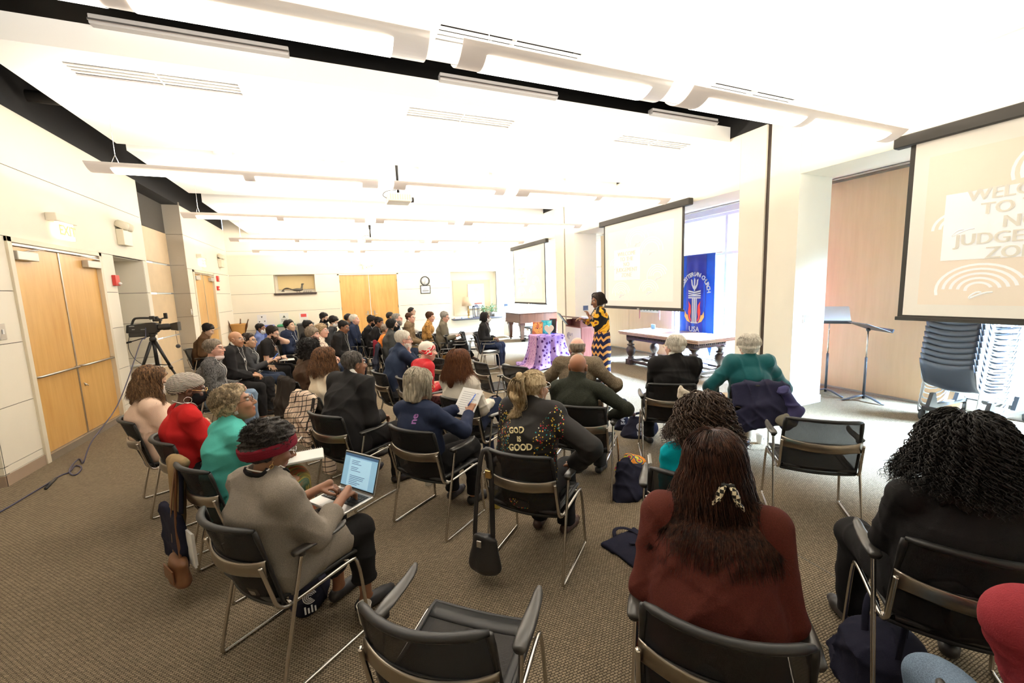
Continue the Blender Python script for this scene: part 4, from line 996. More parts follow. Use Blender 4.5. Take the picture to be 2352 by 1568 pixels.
def person(key, label, px, py, hz, yaw, skin='fair', hair=('short', 'dark'), top=('crew', None), bottom=None, girth=1., sex='f', lean=4., curl=10., hyaw=0., hpitch=0., hroll=0.,
           armR='lap', armL='lap', legs='normal', near=0, shoes=(.02, .02, .02), sleeve=.97, extras=(), stand=False, sc=1., chairdy=.06, seat=.46, chair_lab=None, tint=None, belly=0., hs=1., ch=None):
    R = near; hb = (.0115, .0085, .0065, .0055)[R]; hg = (.016, .012, .010, .0085)[R]
    seed = abs(hash(key)) % 1000 if False else sum(ord(c)*(i+3) for i, c in enumerate(key)) % 997
    rg = np.random.default_rng(seed)
    g = girth; male = sex == 'm'
    # ---- joints (local: x right, y forward, z up, origin on the floor under the hips)
    hipz = .93*sc if stand else seat+.085
    def dirv(deg): a = math.radians(deg); return np.array([0, math.sin(a), math.cos(a)])
    hip = np.array([0, 0, hipz]); L1, L2, L3, LN = .165, .165, .135, .155
    def spine(lean):
        u1, u2, u3 = dirv(lean-curl*.5), dirv(lean+curl*.4), dirv(lean+curl); nd = dirv(lean*.5+curl+8)
        # torso length solved so that the head centre is at hz
        k = (hz-hipz-LN*nd[2])/(L1*u1[2]+L2*u2[2]+L3*u3[2]); k = max(.72, min(1.3, k))
        wa = hip+u1*L1*k; chst = wa+u2*L2*k; shl = chst+u3*L3*k; nb_ = shl+u3*.012
        return u1, u2, u3, nd, k, wa, chst, shl, nb_, nb_+nd*LN
    if ch is not None:      # lean solved so that the head comes where the photo shows it above the known chair
        ya = math.radians(yaw); fw = np.array([math.sin(ya), math.cos(ya)]); hb0 = at_z(px, py, hz)[:2]
        want = float((hb0-np.array(ch)) @ fw)+.125
        lean = min(np.linspace(-13, 30, 90), key=lambda L_: abs(spine(L_)[9][1]-want))
        chairdy = None
    u1, u2, u3, nd, k, wa, chst, shl, nb_, Hc = spine(lean)
    sw = (.175 if male else .155)*(.6+.4*g)
    side = np.array([1., 0, 0])
    shR, shL = shl+side*sw-u3*.028, shl-side*sw-u3*.028
    RH = Rz(-math.radians(hyaw)) @ Rx(-math.radians(hpitch)) @ Ry(math.radians(hroll))
    # ---- arms
    PRE = dict(lap=((.07, .27, .155), (-.6, .75, -.25)), thigh=((.13, .30, .145), (-.25, .9, -.3)), write=((.07, .33, .21), (-.5, .8, -.25)), type=((.11, .32, .195), (-.40, .9, -.10)), rest=((.28, .17, .20), (-.15, 1., -.1)), wide=((.27, .15, .13), (-.5, .9, -.2)),
               chin=((.05, .24, .50), (-.25, -.25, .9)), brow=((.10, .20, .60), (-.55, -.25, .8)), cross=((-.08, .20, .26), (-.9, .1, .1)), hip=((.27, .02, .10), (-.4, .8, -.5)), phone=((.06, .30, .25), (-.4, .8, .35)), side=((.24, .05, -.02), (0, .3, -1)), back=((.30, -.10, .12), (-.3, .6, -.7)))
    def arm(sgn, sh, spec):
        wr, hd = PRE[spec] if isinstance(spec, str) else spec[:2]
        wr = np.array([wr[0]*sgn, wr[1], wr[2]+hipz]); hd = vnorm((hd[0]*sgn, hd[1], hd[2]))
        A, B = .285*max(1, (k*.5+.5)), .25
        v = wr-sh; D = np.linalg.norm(v)
        if D > A+B-.005: wr = sh+v/D*(A+B-.005); v = wr-sh; D = A+B-.005
        a = (A*A-B*B+D*D)/(2*D); hgt = math.sqrt(max(A*A-a*a, 0)); ax = v/D
        pole = np.array([.75*sgn, -.35, -.75]) if spec not in ('chin', 'brow') else np.array([.25*sgn, .5, -.8])
        if spec in ('lap', 'type', 'write', 'phone', 'thigh'): pole = np.array([.42*sgn, -.5, -.8])
        if not isinstance(spec, str) and len(spec) > 2: pole = np.array([spec[2][0]*sgn, spec[2][1], spec[2][2]])
        if spec == 'wide': pole = np.array([1.*sgn, -.2, -.3])
        pole = vnorm(pole-ax*np.dot(pole, ax)); el = sh+ax*a+pole*hgt
        return el, wr, hd
    elR, wrR, hdR = arm(1, shR, armR); elL, wrL, hdL = arm(-1, shL, armL)
    # ---- legs
    hw = .085*(.7+.3*g)
    if stand:
        LG = [((.09, .02, .48*sc), (.10, -.01, .075), (.1, .14)), ((-.09, .02, .48*sc), (-.10, .01, .075), (-.1, .14))]
    else:
        kz = seat+.07
        LG = {'normal': [((.12, .41, kz), (.11, .42, .09), (.15, 1)), ((-.12, .41, kz), (-.11, .40, .09), (-.12, 1))],
              'tucked': [((.10, .42, kz), (.09, .25, .09), (.1, 1)), ((-.10, .42, kz), (-.09, .28, .09), (-.1, 1))],
              'forward': [((.11, .41, kz-.02), (.10, .68, .09), (.15, 1)), ((-.11, .41, kz-.02), (-.10, .62, .09), (-.15, 1))],
              'crossed': [((.03, .42, kz+.13), (.02, .66, .30), (.35, .9)), ((-.10, .41, kz), (-.07, .40, .09), (-.1, 1))],
              'ankle': [((.16, .40, kz+.08), (-.14, .46, kz+.12), (-.9, .3)), ((-.12, .41, kz), (-.11, .42, .09), (-.1, 1))],
              'figure4': [((.20, .36, kz+.10), (.36, .55, .40), (.9, .5)), ((-.12, .41, kz), (-.11, .42, .09), (-.1, 1))],
              'wide': [((.2, .40, kz), (.19, .40, .09), (.3, 1)), ((-.2, .40, kz), (-.19, .40, .09), (-.3, 1))]}[legs]
    hips = [np.array([hw, .02, hipz-.005]), np.array([-hw, .02, hipz-.005])]
    # ---- fields
    def torso(inf):
        tg = .55+.45*g; b = belly
        return U([eseg(hip-u1*.03, wa, side, .150*g+inf, .112*g+inf, .132*g+inf+b*.5, .100*g+inf+b), eseg(wa+np.array([0, b*.5, 0]), chst, side, .132*g+inf+b*.5, .100*g+inf+b*.6, .148*tg+inf, .105*tg+inf),
                  eseg(chst, shl-u3*.02, side, .150*tg+inf, .107*tg+inf, .115+inf, .070+inf)]+([] if male else [ell(chst+np.array([s*.07, .085*tg, -.0]), (.062*tg+inf, .05*tg+inf, .062*tg+inf)) for s in (-1, 1)]), .05)
    def shoulders(inf, pad=0.):
        return U([rc(shl+side*s*.05+u3*.005, shl+side*s*(sw-.01)-u3*(.022-pad), .050+inf, .050+inf+pad*.5) for s in (-1, 1)], .03)
    def armf(inf, frac=1., flat=True):
        out = []
        for sgn, sh, el, wr in ((1, shR, elR, wrR), (-1, shL, elL, wrL)):
            ra, re, rw = .052*(.65+.35*g)+inf, .041*(.6+.4*g)+inf, (.028+inf if inf < .004 else .036+inf)
            if frac >= 0:
                e2 = el+(wr-el)*frac; fa = rc(el, e2, re, re+(rw-re)*frac)
                if frac < 1.2: fa = cut(fa, e2, wr-el)
                out.append(smc(rc(sh, el, ra, re), fa, .02))
            else:
                e2 = sh+(el-sh)*(1+frac); out.append(cut(rc(sh, e2, ra+.006, re+.008), e2, el-sh))
        return U(out, .01)
    def smc(a, b, k_): return lambda P: smin(a(P), b(P), k_)
    def legf(inf, cutz=None, flare=0.):
        out = []
        for hp, (kn, an, _) in zip(hips, LG):
            kn, an = np.array(kn), np.array(an); calf = kn+(an-kn)*.35-np.array([0, .012, 0])
            f = U([rc(hp, kn, .088*(.6+.4*g)+inf, .058*(.75+.25*g)+inf), rc(kn, an, .056*(.75+.25*g)+inf, .036+inf+flare), rc(calf, calf+(an-kn)*.12, .056+inf, .05+inf)], .03)
            if cutz is not None: f = cut(f, an+vnorm(kn-an)*cutz, an-kn)
            out.append(f)
        return U(out, .012)
    # head in head space
    def head(P):
        q = ((P-Hc.astype(f32)) @ RH.astype(f32))/f32(hs)
        qm = q.copy(); qm[:, 0] = np.abs(qm[:, 0])
        d = smin(ell((0, -.016, .030), (.074, .093, .085))(q), ell((0, .024, -.040), (.0585 if not male else .062, .066, .078))(q), .03)
        d = smin(d, ell((0, .062, -.096), (.024 if not male else .03, .022, .020))(q), .03)
        if R >= 0:
            d = smin(d, rc((0, .088, .012), (0, .107, -.028), .008, .0125)(q), .012); d = smin(d, ell((.010, .098, -.033), (.010, .010, .008))(qm), .008)
            d = smin(d, ell((.025, .078, .030), (.026, .012, .008))(qm), .014); d = smin(d, ell((.036, .066, -.026), (.022, .02, .02))(qm), .02)
            d = smax(d, -(ell((.031, .096, .009), (.018, .015, .012))(qm)), .012)
            d = smin(d, ell((0, .087, -.057), (.022, .010, .0055))(q), .006); d = smin(d, ell((0, .086, -.068), (.019, .010, .006))(q), .006)
            ear = smax(ell((.077, -.008, -.008), (.012, .022, .033), Ry(.15))(qm), -ell((.086, -.003, -.006), (.008, .012, .019))(qm), .006)
            d = smin(d, ear, .008)
        return d*f32(hs)
    neck = rc(nb_-nd*.03-np.array([0, .005, 0]), Hc-nd*.06-np.array([0, .018, 0]), .053*(.8+.2*g) if male else .047*(.8+.2*g), .05 if male else .043)
    def handf():
        out = []
        for sgn, wr, hd, el in ((1, wrR, hdR, elR), (-1, wrL, hdL, elL)):
            fa = vnorm(wr-el); up = np.array([0, 0, 1.]); 
            if abs(hd[2]) > .75: up = np.array([sgn*.3, 1. if hd[2] < 0 else -1., 0])
            s = vnorm(np.cross(hd, up)); n_ = np.cross(s, hd)         # s: to the hand's right, n_: back of hand
            kn = wr+hd*.078
            out.append(eseg(wr+hd*.012, kn, s, .026, .017, .038, .013))
            for j, (o, ln) in enumerate(((-.030, .066), (-.010, .078), (.010, .073), (.029, .056))):
                cl = .35+.12*j+.08*math.sin(seed+j); b0 = kn+s*o*1.0; d1 = vnorm(hd*math.cos(cl)-n_*math.sin(cl)+s*o*3.2); m_ = b0+d1*ln*.5
                d2 = vnorm(hd*math.cos(cl*2.4)-n_*math.sin(cl*2.4)+s*o*2); e = m_+d2*ln*.5
                out.append(rc(b0, m_, .0090, .0082)); out.append(rc(m_, e, .0082, .0070))
            ths = -sgn
            t0 = wr+hd*.025+s*ths*.022; t1 = t0+vnorm(hd*.75+s*ths*.75-n_*.35)*.045; t2 = t1+vnorm(hd*.95+s*ths*.2-n_*.35)*.032
            out.append(rc(t0, t1, .0125, .0100)); out.append(rc(t1, t2, .0098, .0080))
        return U(out, .006)
    feetf = []
    for (kn, an, fd) in LG:
        an = np.array(an); low = an[2] < .12; fdv = vnorm((fd[0], fd[1], 0)) if low or stand else vnorm((fd[0], fd[1], -.35))
        heel = an-fdv*.035-np.array([0, 0, an[2]-.042 if low else .03]); ball = an+fdv*.11-np.array([0, 0, an[2]-.030 if low else .04]); toe = ball+fdv*.055
        feetf.append((an, heel, ball, toe, fdv))
    def footf(inf): return U([q for an, he, ba, to, fd in feetf for q in (rc(an, he, .034+inf, .032+inf), rc(an-np.array([0, 0, .02]), ba, .032+inf, .022+inf), rc(he, ba, .030+inf, .028+inf), rc(ba, to, .028+inf, .022+inf))], .02)
    hf, ff = handf(), footf(-.006)
    tb = U([torso(-.004), shoulders(-.004)], .03); ab = armf(-.003, 1.3); lb = legf(-.004)
    def bodyf(P):
        d = smin(tb(P), neck(P), .03); d = smin(d, head(P), .018); d = smin(d, ab(P), .02); d = smin(d, hf(P), .010); d = smin(d, lb(P), .03); return smin(d, ff(P), .015)
    pts = np.array([hip, Hc+(0, 0, .14), Hc+(0, .13, 0), Hc-(0, .13, 0), shR+(.08, 0, 0), shL-(.08, 0, 0), elR, elL, wrR+hdR*.19, wrL+hdL*.19]+[x for kn, an, _ in LG for x in (kn, an)]+[x for q in feetf for x in (q[3], q[1])]+[hip+(0, -.17*g, 0)])
    lo, hi = pts.min(0)-(.10, .09, .09), pts.max(0)+(.10, .09, .09); lo[2] = max(lo[2], -.01)
    lo -= (.02, .05, 0)
    # ---- place
    base = at_z(px, py, Hc[2]); ya = math.radians(yaw); W = Rz(-ya)
    off = W @ np.array([Hc[0], Hc[1], 0])
    loc = np.array([base[0]-off[0], base[1]-off[1], 0])
    t = thing('person', label, 'person', loc, -ya)
    v, F = sdf_mesh(bodyf, lo, hi, hb)
    sk = np.array(SK[skin] if isinstance(skin, str) else skin)
    cols = np.repeat(sk[None], len(v), 0)
    q = ((v-Hc) @ RH)/hs
    lips = (np.abs(q[:, 0]) < .024) & (np.abs(q[:, 2]+.062) < .0125) & (q[:, 1] > .074); lipc = sk*np.array([.86, .55, .5])+np.array([.05, .0, .0]); lipc = lipc*(.5 if male else .8)+sk*(.5 if male else .2); cols[lips] = lipc
    h0 = np.array(HAIRS[hair[1]][0])
    brow = (np.abs(np.abs(q[:, 0])-.031) < .020) & (np.abs(q[:, 2]-.030) < .0055) & (q[:, 1] > .06); cols[brow] = h0*.7+sk*.15
    if bottom and 'tights' in extras: cols[v[:, 2] < .5] = (.02, .018, .018)
    body = np_mesh('body', v, F, SKIN, t, cols)
    HM = np.eye(4); HM[:3, :3] = RH*hs; HM[:3, 3] = Hc
    for s in (-1, 1):
        e = bpy.data.objects.new('eye', EYEMESH); link(e, t); e.matrix_local = Matrix((HM @ np.vstack([np.hstack([np.eye(3), [[s*.031], [.0735], [.0085]]]), [0, 0, 0, 1]])).tolist())
    # ---- clothes
    kind, tm = top
    inf = dict(suit=.024, jacket=.026, hoodie=.024, knit=.018, loose=.024).get(kind, .013)
    pad = .020 if kind == 'suit' else (.028 if kind == 'jacket' else 0.)
    parts = [torso(inf), shoulders(inf, pad)]
    af = armf(inf*.75, sleeve)
    coll = None
    if kind in ('suit', 'jacket', 'collar', 'turtle', 'hoodie'):
        ch_ = dict(suit=.076, jacket=.072, collar=.088, turtle=.112, hoodie=.05)[kind]
        coll = cut(rc(nb_-nd*.05-np.array([0, .006, 0]), nb_+nd*ch_-np.array([0, .006, 0]), (.062 if male else .056)+.018, (.060 if male else .054)+.010), nb_+nd*(ch_-.012)-np.array([0, .01, 0]), nd+np.array([0, 1.0 if kind != 'turtle' else .35, 0]))
    hem_ = U([cut(rc(hp, np.array(kn), .088*(.6+.4*g)+.03, .085*(.75+.25*g)), hp+(np.array(kn)-hp)*.72, np.array(kn)-hp) for hp, (kn, an, _) in zip(hips, LG)], .07)
    def topf(P):
        d = smin(parts[0](P), parts[1](P), .04); d = smin(d, af(P), .026)
        if kind not in ('suit', 'jacket', 'collar', 'turtle', 'hoodie'): d = smax(d, -(neck(P)-.006), .012)
        if coll is not None: d = smin(d, coll(P), .02)
        if kind == 'loose' and not stand: d = smin(d, hem_(P), .05)
        if kind == 'hoodie':
            d = smin(d, ell(nb_-np.array([0, .075, .02]), (.105, .055, .075))(P), .03)
        return smax(d, (hip[2]-.085 if not stand else hip[2]-.06)-P[:, 2], .01)
    tf = folded(wrinkle(topf, .005, 30., seed, (1, 1, .8)), {'suit': .009, 'jacket': .009, 'loose': .009, 'knit': .007}.get(kind, .006), seed)
    if tm is not None:
        v2, F2 = sdf_mesh(tf, lo, (hi[0], hi[1], min(hi[2], nb_[2]+.16)) if armR not in ('chin', 'brow') and armL not in ('chin', 'brow') else hi, hg)
        np_mesh(dict(suit='suit_jacket', jacket='jacket', hoodie='hoodie', collar='shirt', turtle='sweater', knit='sweater', loose='cardigan', dress='dress').get(kind, 'top'), v2, F2, tm, t)
    if kind in ('suit', 'jacket') and near >= 0:        # shirt collar inside the jacket
        sh_c = U([cut(rc(nb_-nd*.05-np.array([0, .004, 0]), nb_+nd*.100-np.array([0, .004, 0]), .066 if male else .058, .064 if male else .055), nb_+nd*.090-np.array([0, .01, 0]), nd+np.array([0, 1.0, 0])), eseg(nb_+np.array([0, .04, -.03]), chst+np.array([0, .125*(.55+.45*g), 0]), side, .05, .02, .035, .02)], .02)
        v2, F2 = sdf_mesh(sh_c, chst-.2, nb_+.2, hg); np_mesh('shirt', v2, F2, extras['shirt'] if isinstance(extras, dict) and 'shirt' in extras else mat('white_shirt', (.82, .80, .76), .8), t)
    bk, bm_ = bottom or ('trousers', cloth('black_trouser_cloth', (.018, .017, .017)))
    if bk in ('trousers', 'flared', 'jeans', 'cropped'):
        lf = legf(.012 if bk != 'flared' else .016, {'cropped': .10}.get(bk, .0), .022 if bk == 'flared' else .012)
        hp_ = U([eseg(hip-u1*.03, hip+u1*.09, side, .150*g+.010, .112*g+.010, .140*g+.008, .105*g+.008)], .01)
        bf = lambda P: smin(lf(P), hp_(P), .04)
    else:       # skirt: a draped bell over the thighs falling from the knees
        zb = .12
        kx = np.mean([np.array(kn) for kn, _, _ in LG], 0); axn = np.mean([np.array(an) for _, an, _ in LG], 0)
        if stand: bf0 = U([eseg(hip, (0, .02, hip[2]-.25), side, .165*g, .13*g, .175*g, .15*g), eseg((0, .02, hip[2]-.25), (0, .02, zb), side, .175*g, .15*g, .17*g, .15*g)], .05)
        else: bf0 = U([eseg(hip+np.array([0, .02, 0]), kx+np.array([0, 0, -.01]), side, .165*g, .10*g, .19, .085), eseg(kx, (axn[0], axn[1]+.02, zb), side, .19, .08, .21, .12)], .04)
        bf = cut(bf0, (0, 0, zb+.03), (0, 0, -1))
    bf = wrinkle(bf, .006 if bk != 'skirt' else .009, 24., seed+5, (1, .6, 1) if bk != 'skirt' else (1.5, .4, .4))
    bf = folded(bf, .008, seed+3, 40)
    v2, F2 = sdf_mesh(bf, lo, (hi[0], hi[1], hipz+.17), hg); np_mesh({'skirt': 'skirt', 'jeans': 'jeans'}.get(bk, 'trousers'), v2, F2, bm_, t)
    if shoes is not None:
        sm = mat('shoe_%s' % '_'.join('%02d' % int(c*99) for c in shoes), shoes, .45)
        for an, he, ba, to, fd in feetf:
            sh_ = U([rc(he+np.array([0, 0, .0]), ba, .038, .036), rc(an-np.array([0, 0, .03]), ba, .036, .03), rc(ba, to, .036, .028)], .02)
            dn = np.array([0, 0, -1.]) if an[2] < .12 or stand else vnorm(np.cross(np.cross(fd, (0, 0, 1.)), fd))*-1
            base_p = he+dn*.036 if not (an[2] < .12 or stand) else np.array([0, 0, .004])
            sh2 = cut(sh_, base_p, dn); sh2 = cut(sh2, an+np.array([0, 0, -.012]), (0, 0, 1))
            lo2 = np.minimum(np.minimum(he, to), an)-.06; hi2 = np.maximum(np.maximum(he, to), an)+.06
            v2, F2 = sdf_mesh(sh2, lo2, hi2, (.012, .010, .008, .007)[R]); np_mesh('shoe', v2, F2, sm, t)
    # ---- hair
    allf = lambda P: np.minimum(bodyf(P), tf(P)) if tm is not None else bodyf(P)
    do_hair(t, hair, Hc, RH, hs, R, rg, seed, allf, lo, hi)
    base_z = loc
    J = dict(root=t, Hc=Hc, RH=RH, HM=HM, nb=nb_, nd=nd, shR=shR, shL=shL, elR=elR, elL=elL, wrR=wrR, wrL=wrL, hdR=hdR, hdL=hdL, chst=chst, wa=wa, hip=hip, tf=tf, bodyf=bodyf, allf=allf, loc=loc, yaw=yaw, W=W, near=R, seed=seed, LG=LG, feet=feetf, hs=hs)
    PEOPLE[key] = J
    ex = extras if isinstance(extras, dict) else {e: True for e in extras}
    do_extras(J, ex)
    if not stand and chair_lab is not False:
        dd = np.array([0, .12]) if ch is None else (W.T @ np.array([ch[0]-loc[0], ch[1]-loc[1], 0]))[:2]
        # the backrest stays just behind the back of the body
        cm = min(j[1]-dp-inf+.215+.294*max(0, j[2]-.425)-.012 for j, dp in ((hip, .112*g), (wa, .10*g), (chst, .105*(.55+.45*g)), ((hip+wa)/2, .106*g)))
        c = loc+W @ np.array([max(-.04, min(.04, dd[0])), max(-.08, min(dd[1], cm)), 0]); J['chair'] = c
        chair(c[0], c[1], yaw, chair_lab or 'black mesh chair seating the %s' % short_of(label), 'occupied mesh chairs')
    return J
def short_of(label):
    s = label[len('person '):] if label.startswith('person ') else label
    return 'person '+s
# ------------------------------------------------------------------ hair
CRC = np.array([0, -.016, .030]); CRR = np.array([.074, .093, .085])
def hspace(f, Hc, RH, hs):
    Hc, RH = Hc.astype(f32), RH.astype(f32)
    return lambda P: f(((P-Hc) @ RH)/f32(hs))*f32(hs)
def cap_field(th, a=.0, b=.72, low=None):
    e = ell(CRC, CRR)
    def f(q):
        hl = q[:, 2]-(a-.008+.084*np.tanh((q[:, 1]-.008)/.045))      # height above the hairline
        d = smax(e(q)-.0015-th*np.clip(hl/.038+.12, 0, 1)**.6, -hl/1.5, .005)
        return d if low is None else smax(d, low-q[:, 2], .01)
    return f
def face_open(f, y0=.030, sl=.5, r=.012):
    # opens the front so that the face shows: keeps q.y < y0 + sl*(q.z-.02)
    return lambda q: smax(f(q), (q[:, 1]-y0-sl*np.maximum(q[:, 2]-.0, -.06)), r)
def mer_strands(n, rg, Hc, RH, hs, off=.010, amax=1.75, front=.80, drop=.0, wave=0., wf=3., coil=0., cf=8., T=14, sweep=1.1, spread=.0, back=0., crown=(0, -.02), a0=(.03, 1.2), gather=0., dropvar=.25, mid=False):
    ph = rg.uniform(0, 2*math.pi, n); A0 = rg.uniform(a0[0], a0[1], n)
    dphi = (ph-math.pi/2+math.pi) % (2*math.pi)-math.pi        # 0 = straight ahead
    fr = np.clip(1-np.abs(dphi)/1.15, 0, 1)
    sgn = np.where(dphi >= 0, 1, -1)
    endd = np.where(np.abs(dphi) < sweep, sgn*(sweep+.12*rg.uniform(0, 1, n)), dphi)
    AM = np.where(np.abs(endd) < 1.0, front, amax)*(1+rg.uniform(-.06, .06, n))
    A0 = np.minimum(A0, AM-.35)
    s = np.linspace(0, 1, T)[None, :]; tfall = .55 if drop > 0 else 1.0
    sa = np.clip(s/tfall, 0, 1); A = A0[:, None]+(AM-A0)[:, None]*sa
    dp = dphi[:, None]+(endd-dphi)[:, None]*np.clip((A-.25)/(.95), 0, 1)**.8
    P_ = dp+math.pi/2
    o = (off*(1+rg.uniform(-.35, .5, n)))[:, None]*np.minimum(1, sa*3+.5)
    d = np.stack([np.sin(A)*np.cos(P_), np.sin(A)*np.sin(P_), np.cos(A)], -1)
    q = CRC+(CRR+o[:, :, None])*d
    q[:, :, 0] += crown[0]*np.cos(A); q[:, :, 1] += crown[1]*np.cos(A)*.6
    P = Hc+(q*hs) @ RH.T
    if drop > 0:
        fall = np.clip((s-tfall)/(1-tfall), 0, 1)*(drop*(1-dropvar*rg.uniform(0, 1, n)))[:, None]
        rr = rg.normal(0, 1, (n, 3))
        P[:, :, 2] -= fall
        out = d[:, -1] @ RH.T
        P[:, :, 0] += fall*(out[:, 0:1]*spread+rr[:, 0:1]*.05-gather*(P[:, -1:, 0]-Hc[0])); P[:, :, 1] += fall*(out[:, 1:2]*spread-back+rr[:, 1:2]*.05)
    if wave or coil:
        L = np.concatenate([np.zeros((n, 1)), np.cumsum(np.linalg.norm(np.diff(P, axis=1), axis=2), 1)], 1)
        tg = np.gradient(P, axis=1); tg /= np.maximum(np.linalg.norm(tg, axis=2, keepdims=True), 1e-9)
        e1 = np.cross(tg, d @ RH.T+1e-4); e1 /= np.maximum(np.linalg.norm(e1, axis=2, keepdims=True), 1e-9); e2 = np.cross(tg, e1)
        p0 = rg.uniform(0, 6.28, (n, 1)); am = np.clip(s*2.2, 0, 1)
        if wave: P += e1*(wave*am*np.sin(wf*L*6.28+p0*.35))[:, :, None]+e2*(wave*.6*am*np.cos(wf*L*6.28*1.1+p0*.35))[:, :, None]
        if coil: P += e1*(coil*am*np.sin(cf*L*6.28+p0))[:, :, None]+e2*(coil*am*np.cos(cf*L*6.28+p0))[:, :, None]
    return P
def taper(T, r0, r1=.25, mid=1.): 
    s = np.linspace(0, 1, T); return r0*np.minimum(1, .55+s*3)*(1-(1-r1)*s**3)
def do_hair(t, hair, Hc, RH, hs, R, rg, seed, allf, lo, hi):
    style, colr = hair[0], hair[1]; o = hair[2] if len(hair) > 2 else {}
    if style == 'none': return
    iso = style in ('afro', 'curly'); hm = hairmat('hair_'+colr+('_coiled' if iso else ''), *HAIRS[colr], iso=iso); h = (.011, .009, .007, .0055)[R]
    V, F = [], []
    def addm(vf):
        v, f = vf
        if len(f): F.append(np.asarray(f)+sum(len(x) for x in V)); V.append(np.asarray(v))
    b = Hc-.36*hs; tp = Hc+.24*hs
    def shell(f, amp=0., fq=60., lo_=b, hi_=tp):
        g = hspace(f, Hc, RH, hs)
        if amp: g = wrinkle(g, amp, fq, seed+9)
        addm(sdf_mesh(g, lo_, hi_, h))
    def st(P, r, gap=.004, push=True, n=4):
        if push: P = push_out(allf, P, gap, 2)
        addm(strands(P, taper(P.shape[1], r), n))
    N = lambda k: int(k*(.0, .25, .6, 1.)[R])
    if style == 'short':
        shell(cap_field(o.get('th', .011), o.get('a', .0)+.010, o.get('b', .72)), .004, 90)
        if R: st(mer_strands(N(900), rg, Hc, RH, hs, off=o.get('th', .011)+.002, amax=1.62, front=.85, wave=.003, wf=9, T=9, a0=(.03, 1.3)), .0022, push=False)
    elif style == 'fringe':
        f0 = cap_field(.007, .0, .80)
        shell(lambda q: smax(smax(f0(q), q[:, 2]-o.get('top', .055), .012), q[:, 1]-.03, .02), .003, 120)
    elif style == 'buzz': shell(cap_field(.0045, o.get('a', .0), .70), .001, 200)
    elif style == 'afro':
        th = o.get('th', .026); shell(cap_field(th, -.004, .72), .010, 150)
        if R:
            n = N(2600); P0 = mer_strands(n, rg, Hc, RH, hs, off=th*.75, amax=1.6, front=.85, T=3, sweep=.0, a0=(.03, 1.5))[:, -1]
            A = rg.uniform(0, 1, n); base = mer_strands(n, rg, Hc, RH, hs, off=th*.8, amax=1.55, front=.85, T=12, sweep=0)
            ix = (A*11).astype(int); c = base[np.arange(n), ix]; out = c-(Hc+RH @ np.array([0, -.02, -.0])); out /= np.linalg.norm(out, axis=1, keepdims=True)
            e1 = np.cross(out, rg.normal(size=(n, 3))); e1 /= np.linalg.norm(e1, axis=1, keepdims=True); e2 = np.cross(out, e1)
            a = np.linspace(0, 9, 9)[None, :]+rg.uniform(0, 6, (n, 1)); r = rg.uniform(.003, .0055, (n, 1))
            P = c[:, None, :]+out[:, None, :]*np.linspace(-.008, .012, 9)[None, :, None]+e1[:, None, :]*(r*np.cos(a))[:, :, None]+e2[:, None, :]*(r*np.sin(a))[:, :, None]
            st(P, .0017, push=False, n=3)
    elif style == 'bob':
        L = o.get('len', .115)
        f0 = lambda q: smin(cap_field(.020, -.02, .72)(q), ell((0, -.025, .005-L*.35), (.092, .097, .075+L*.55))(q), .03)
        shell(lambda q: smax(face_open(f0, .028)(q), -q[:, 2]-L-.012, .012), .004, 70)
        if R: st(mer_strands(N(1100), rg, Hc, RH, hs, off=.023, amax=1.62, drop=L-.01, T=16, wave=.003, wf=6, sweep=1.15, gather=.8, dropvar=.3), .0026)
    elif style in ('long', 'wavy'):
        L = o.get('len', .30); wv = o.get('wave', .0 if style == 'long' else .014); vol = o.get('vol', .018)
        f0 = lambda q: smin(cap_field(vol, -.02, .72)(q), ell((0, -.035, -.02), (.086+vol*.5, .082+vol*.5, .11))(q), .03)
        shell(face_open(f0, .020), .004, 70)
        if L > .12:
            back = rc(Hc+RH @ np.array([0, -.055, -.03]), Hc+RH @ np.array([0, -.06, -.03])+np.array([0, -.045, -L*.72]), .075, .055)
            bf = lambda P: smax(back(P), .004-allf(P), .01)
            addm(sdf_mesh(wrinkle(bf, .008, 60, seed), Hc-(.25, .3, L+.2), Hc+(.25, .12, .1), h))
        n = (0, 500, 2600, o.get('n', 4400))[R] or o.get('n0', 160)
        st(mer_strands(n, rg, Hc, RH, hs, off=vol+.002, amax=1.62, drop=L, T=18 if R else 14, wave=wv+.002, wf=o.get('wf', 5), sweep=o.get('sweep', 1.2), spread=o.get('spread', .12), back=o.get('back', .05), dropvar=o.get('dv', .35)), o.get('r', (.007, .0034, .0021, .0017)[R]), .005, n=3 if R == 3 else 4)
    elif style == 'curly':
        L = o.get('len', .16); wd = o.get('wd', .12)
        f0 = lambda q: smin(cap_field(.035, -.03, .72)(q), U([ell((0, -.035, .0), (wd, .115, .125)), ell((0, -.05, -L*.62), (wd*1.12, .085, L*.62))], .05)(q), .03)
        shell(face_open(f0, .022), .014, 85, Hc-.5, Hc+.26)
        n = N(o.get('n', 1000)) if R else o.get('n0', 120)
        P = mer_strands(n, rg, Hc, RH, hs, off=.040, amax=1.6, front=.75, drop=L, T=60 if R else 30, coil=o.get('coil', .0085), cf=o.get('cf', 26.), wave=.008, wf=4, sweep=1.15, spread=o.get('spread', .45), dropvar=.55)
        c = Hc+RH @ np.array([0, -.03, -.02]); k = rg.uniform(.80, 1.0+(wd-.1)*2.2, (n, 1, 1)); m = np.clip((Hc[2]+.02-P[:, :, 2:3])/.12, 0, 1)*.0+1
        P[:, :, :2] = c[:2]+(P[:, :, :2]-c[:2])*(k*(wd+.012)/.115); P[:, :, 2:3] = c[2]+(P[:, :, 2:3]-c[2])*np.where(P[:, :, 2:3] > c[2], k*1.06, 1)
        st(P, o.get('r', .0032) if R else .006, .006, n=4)
    elif style == 'pony':
        shell(cap_field(.008, -.01, .66), .002, 60)
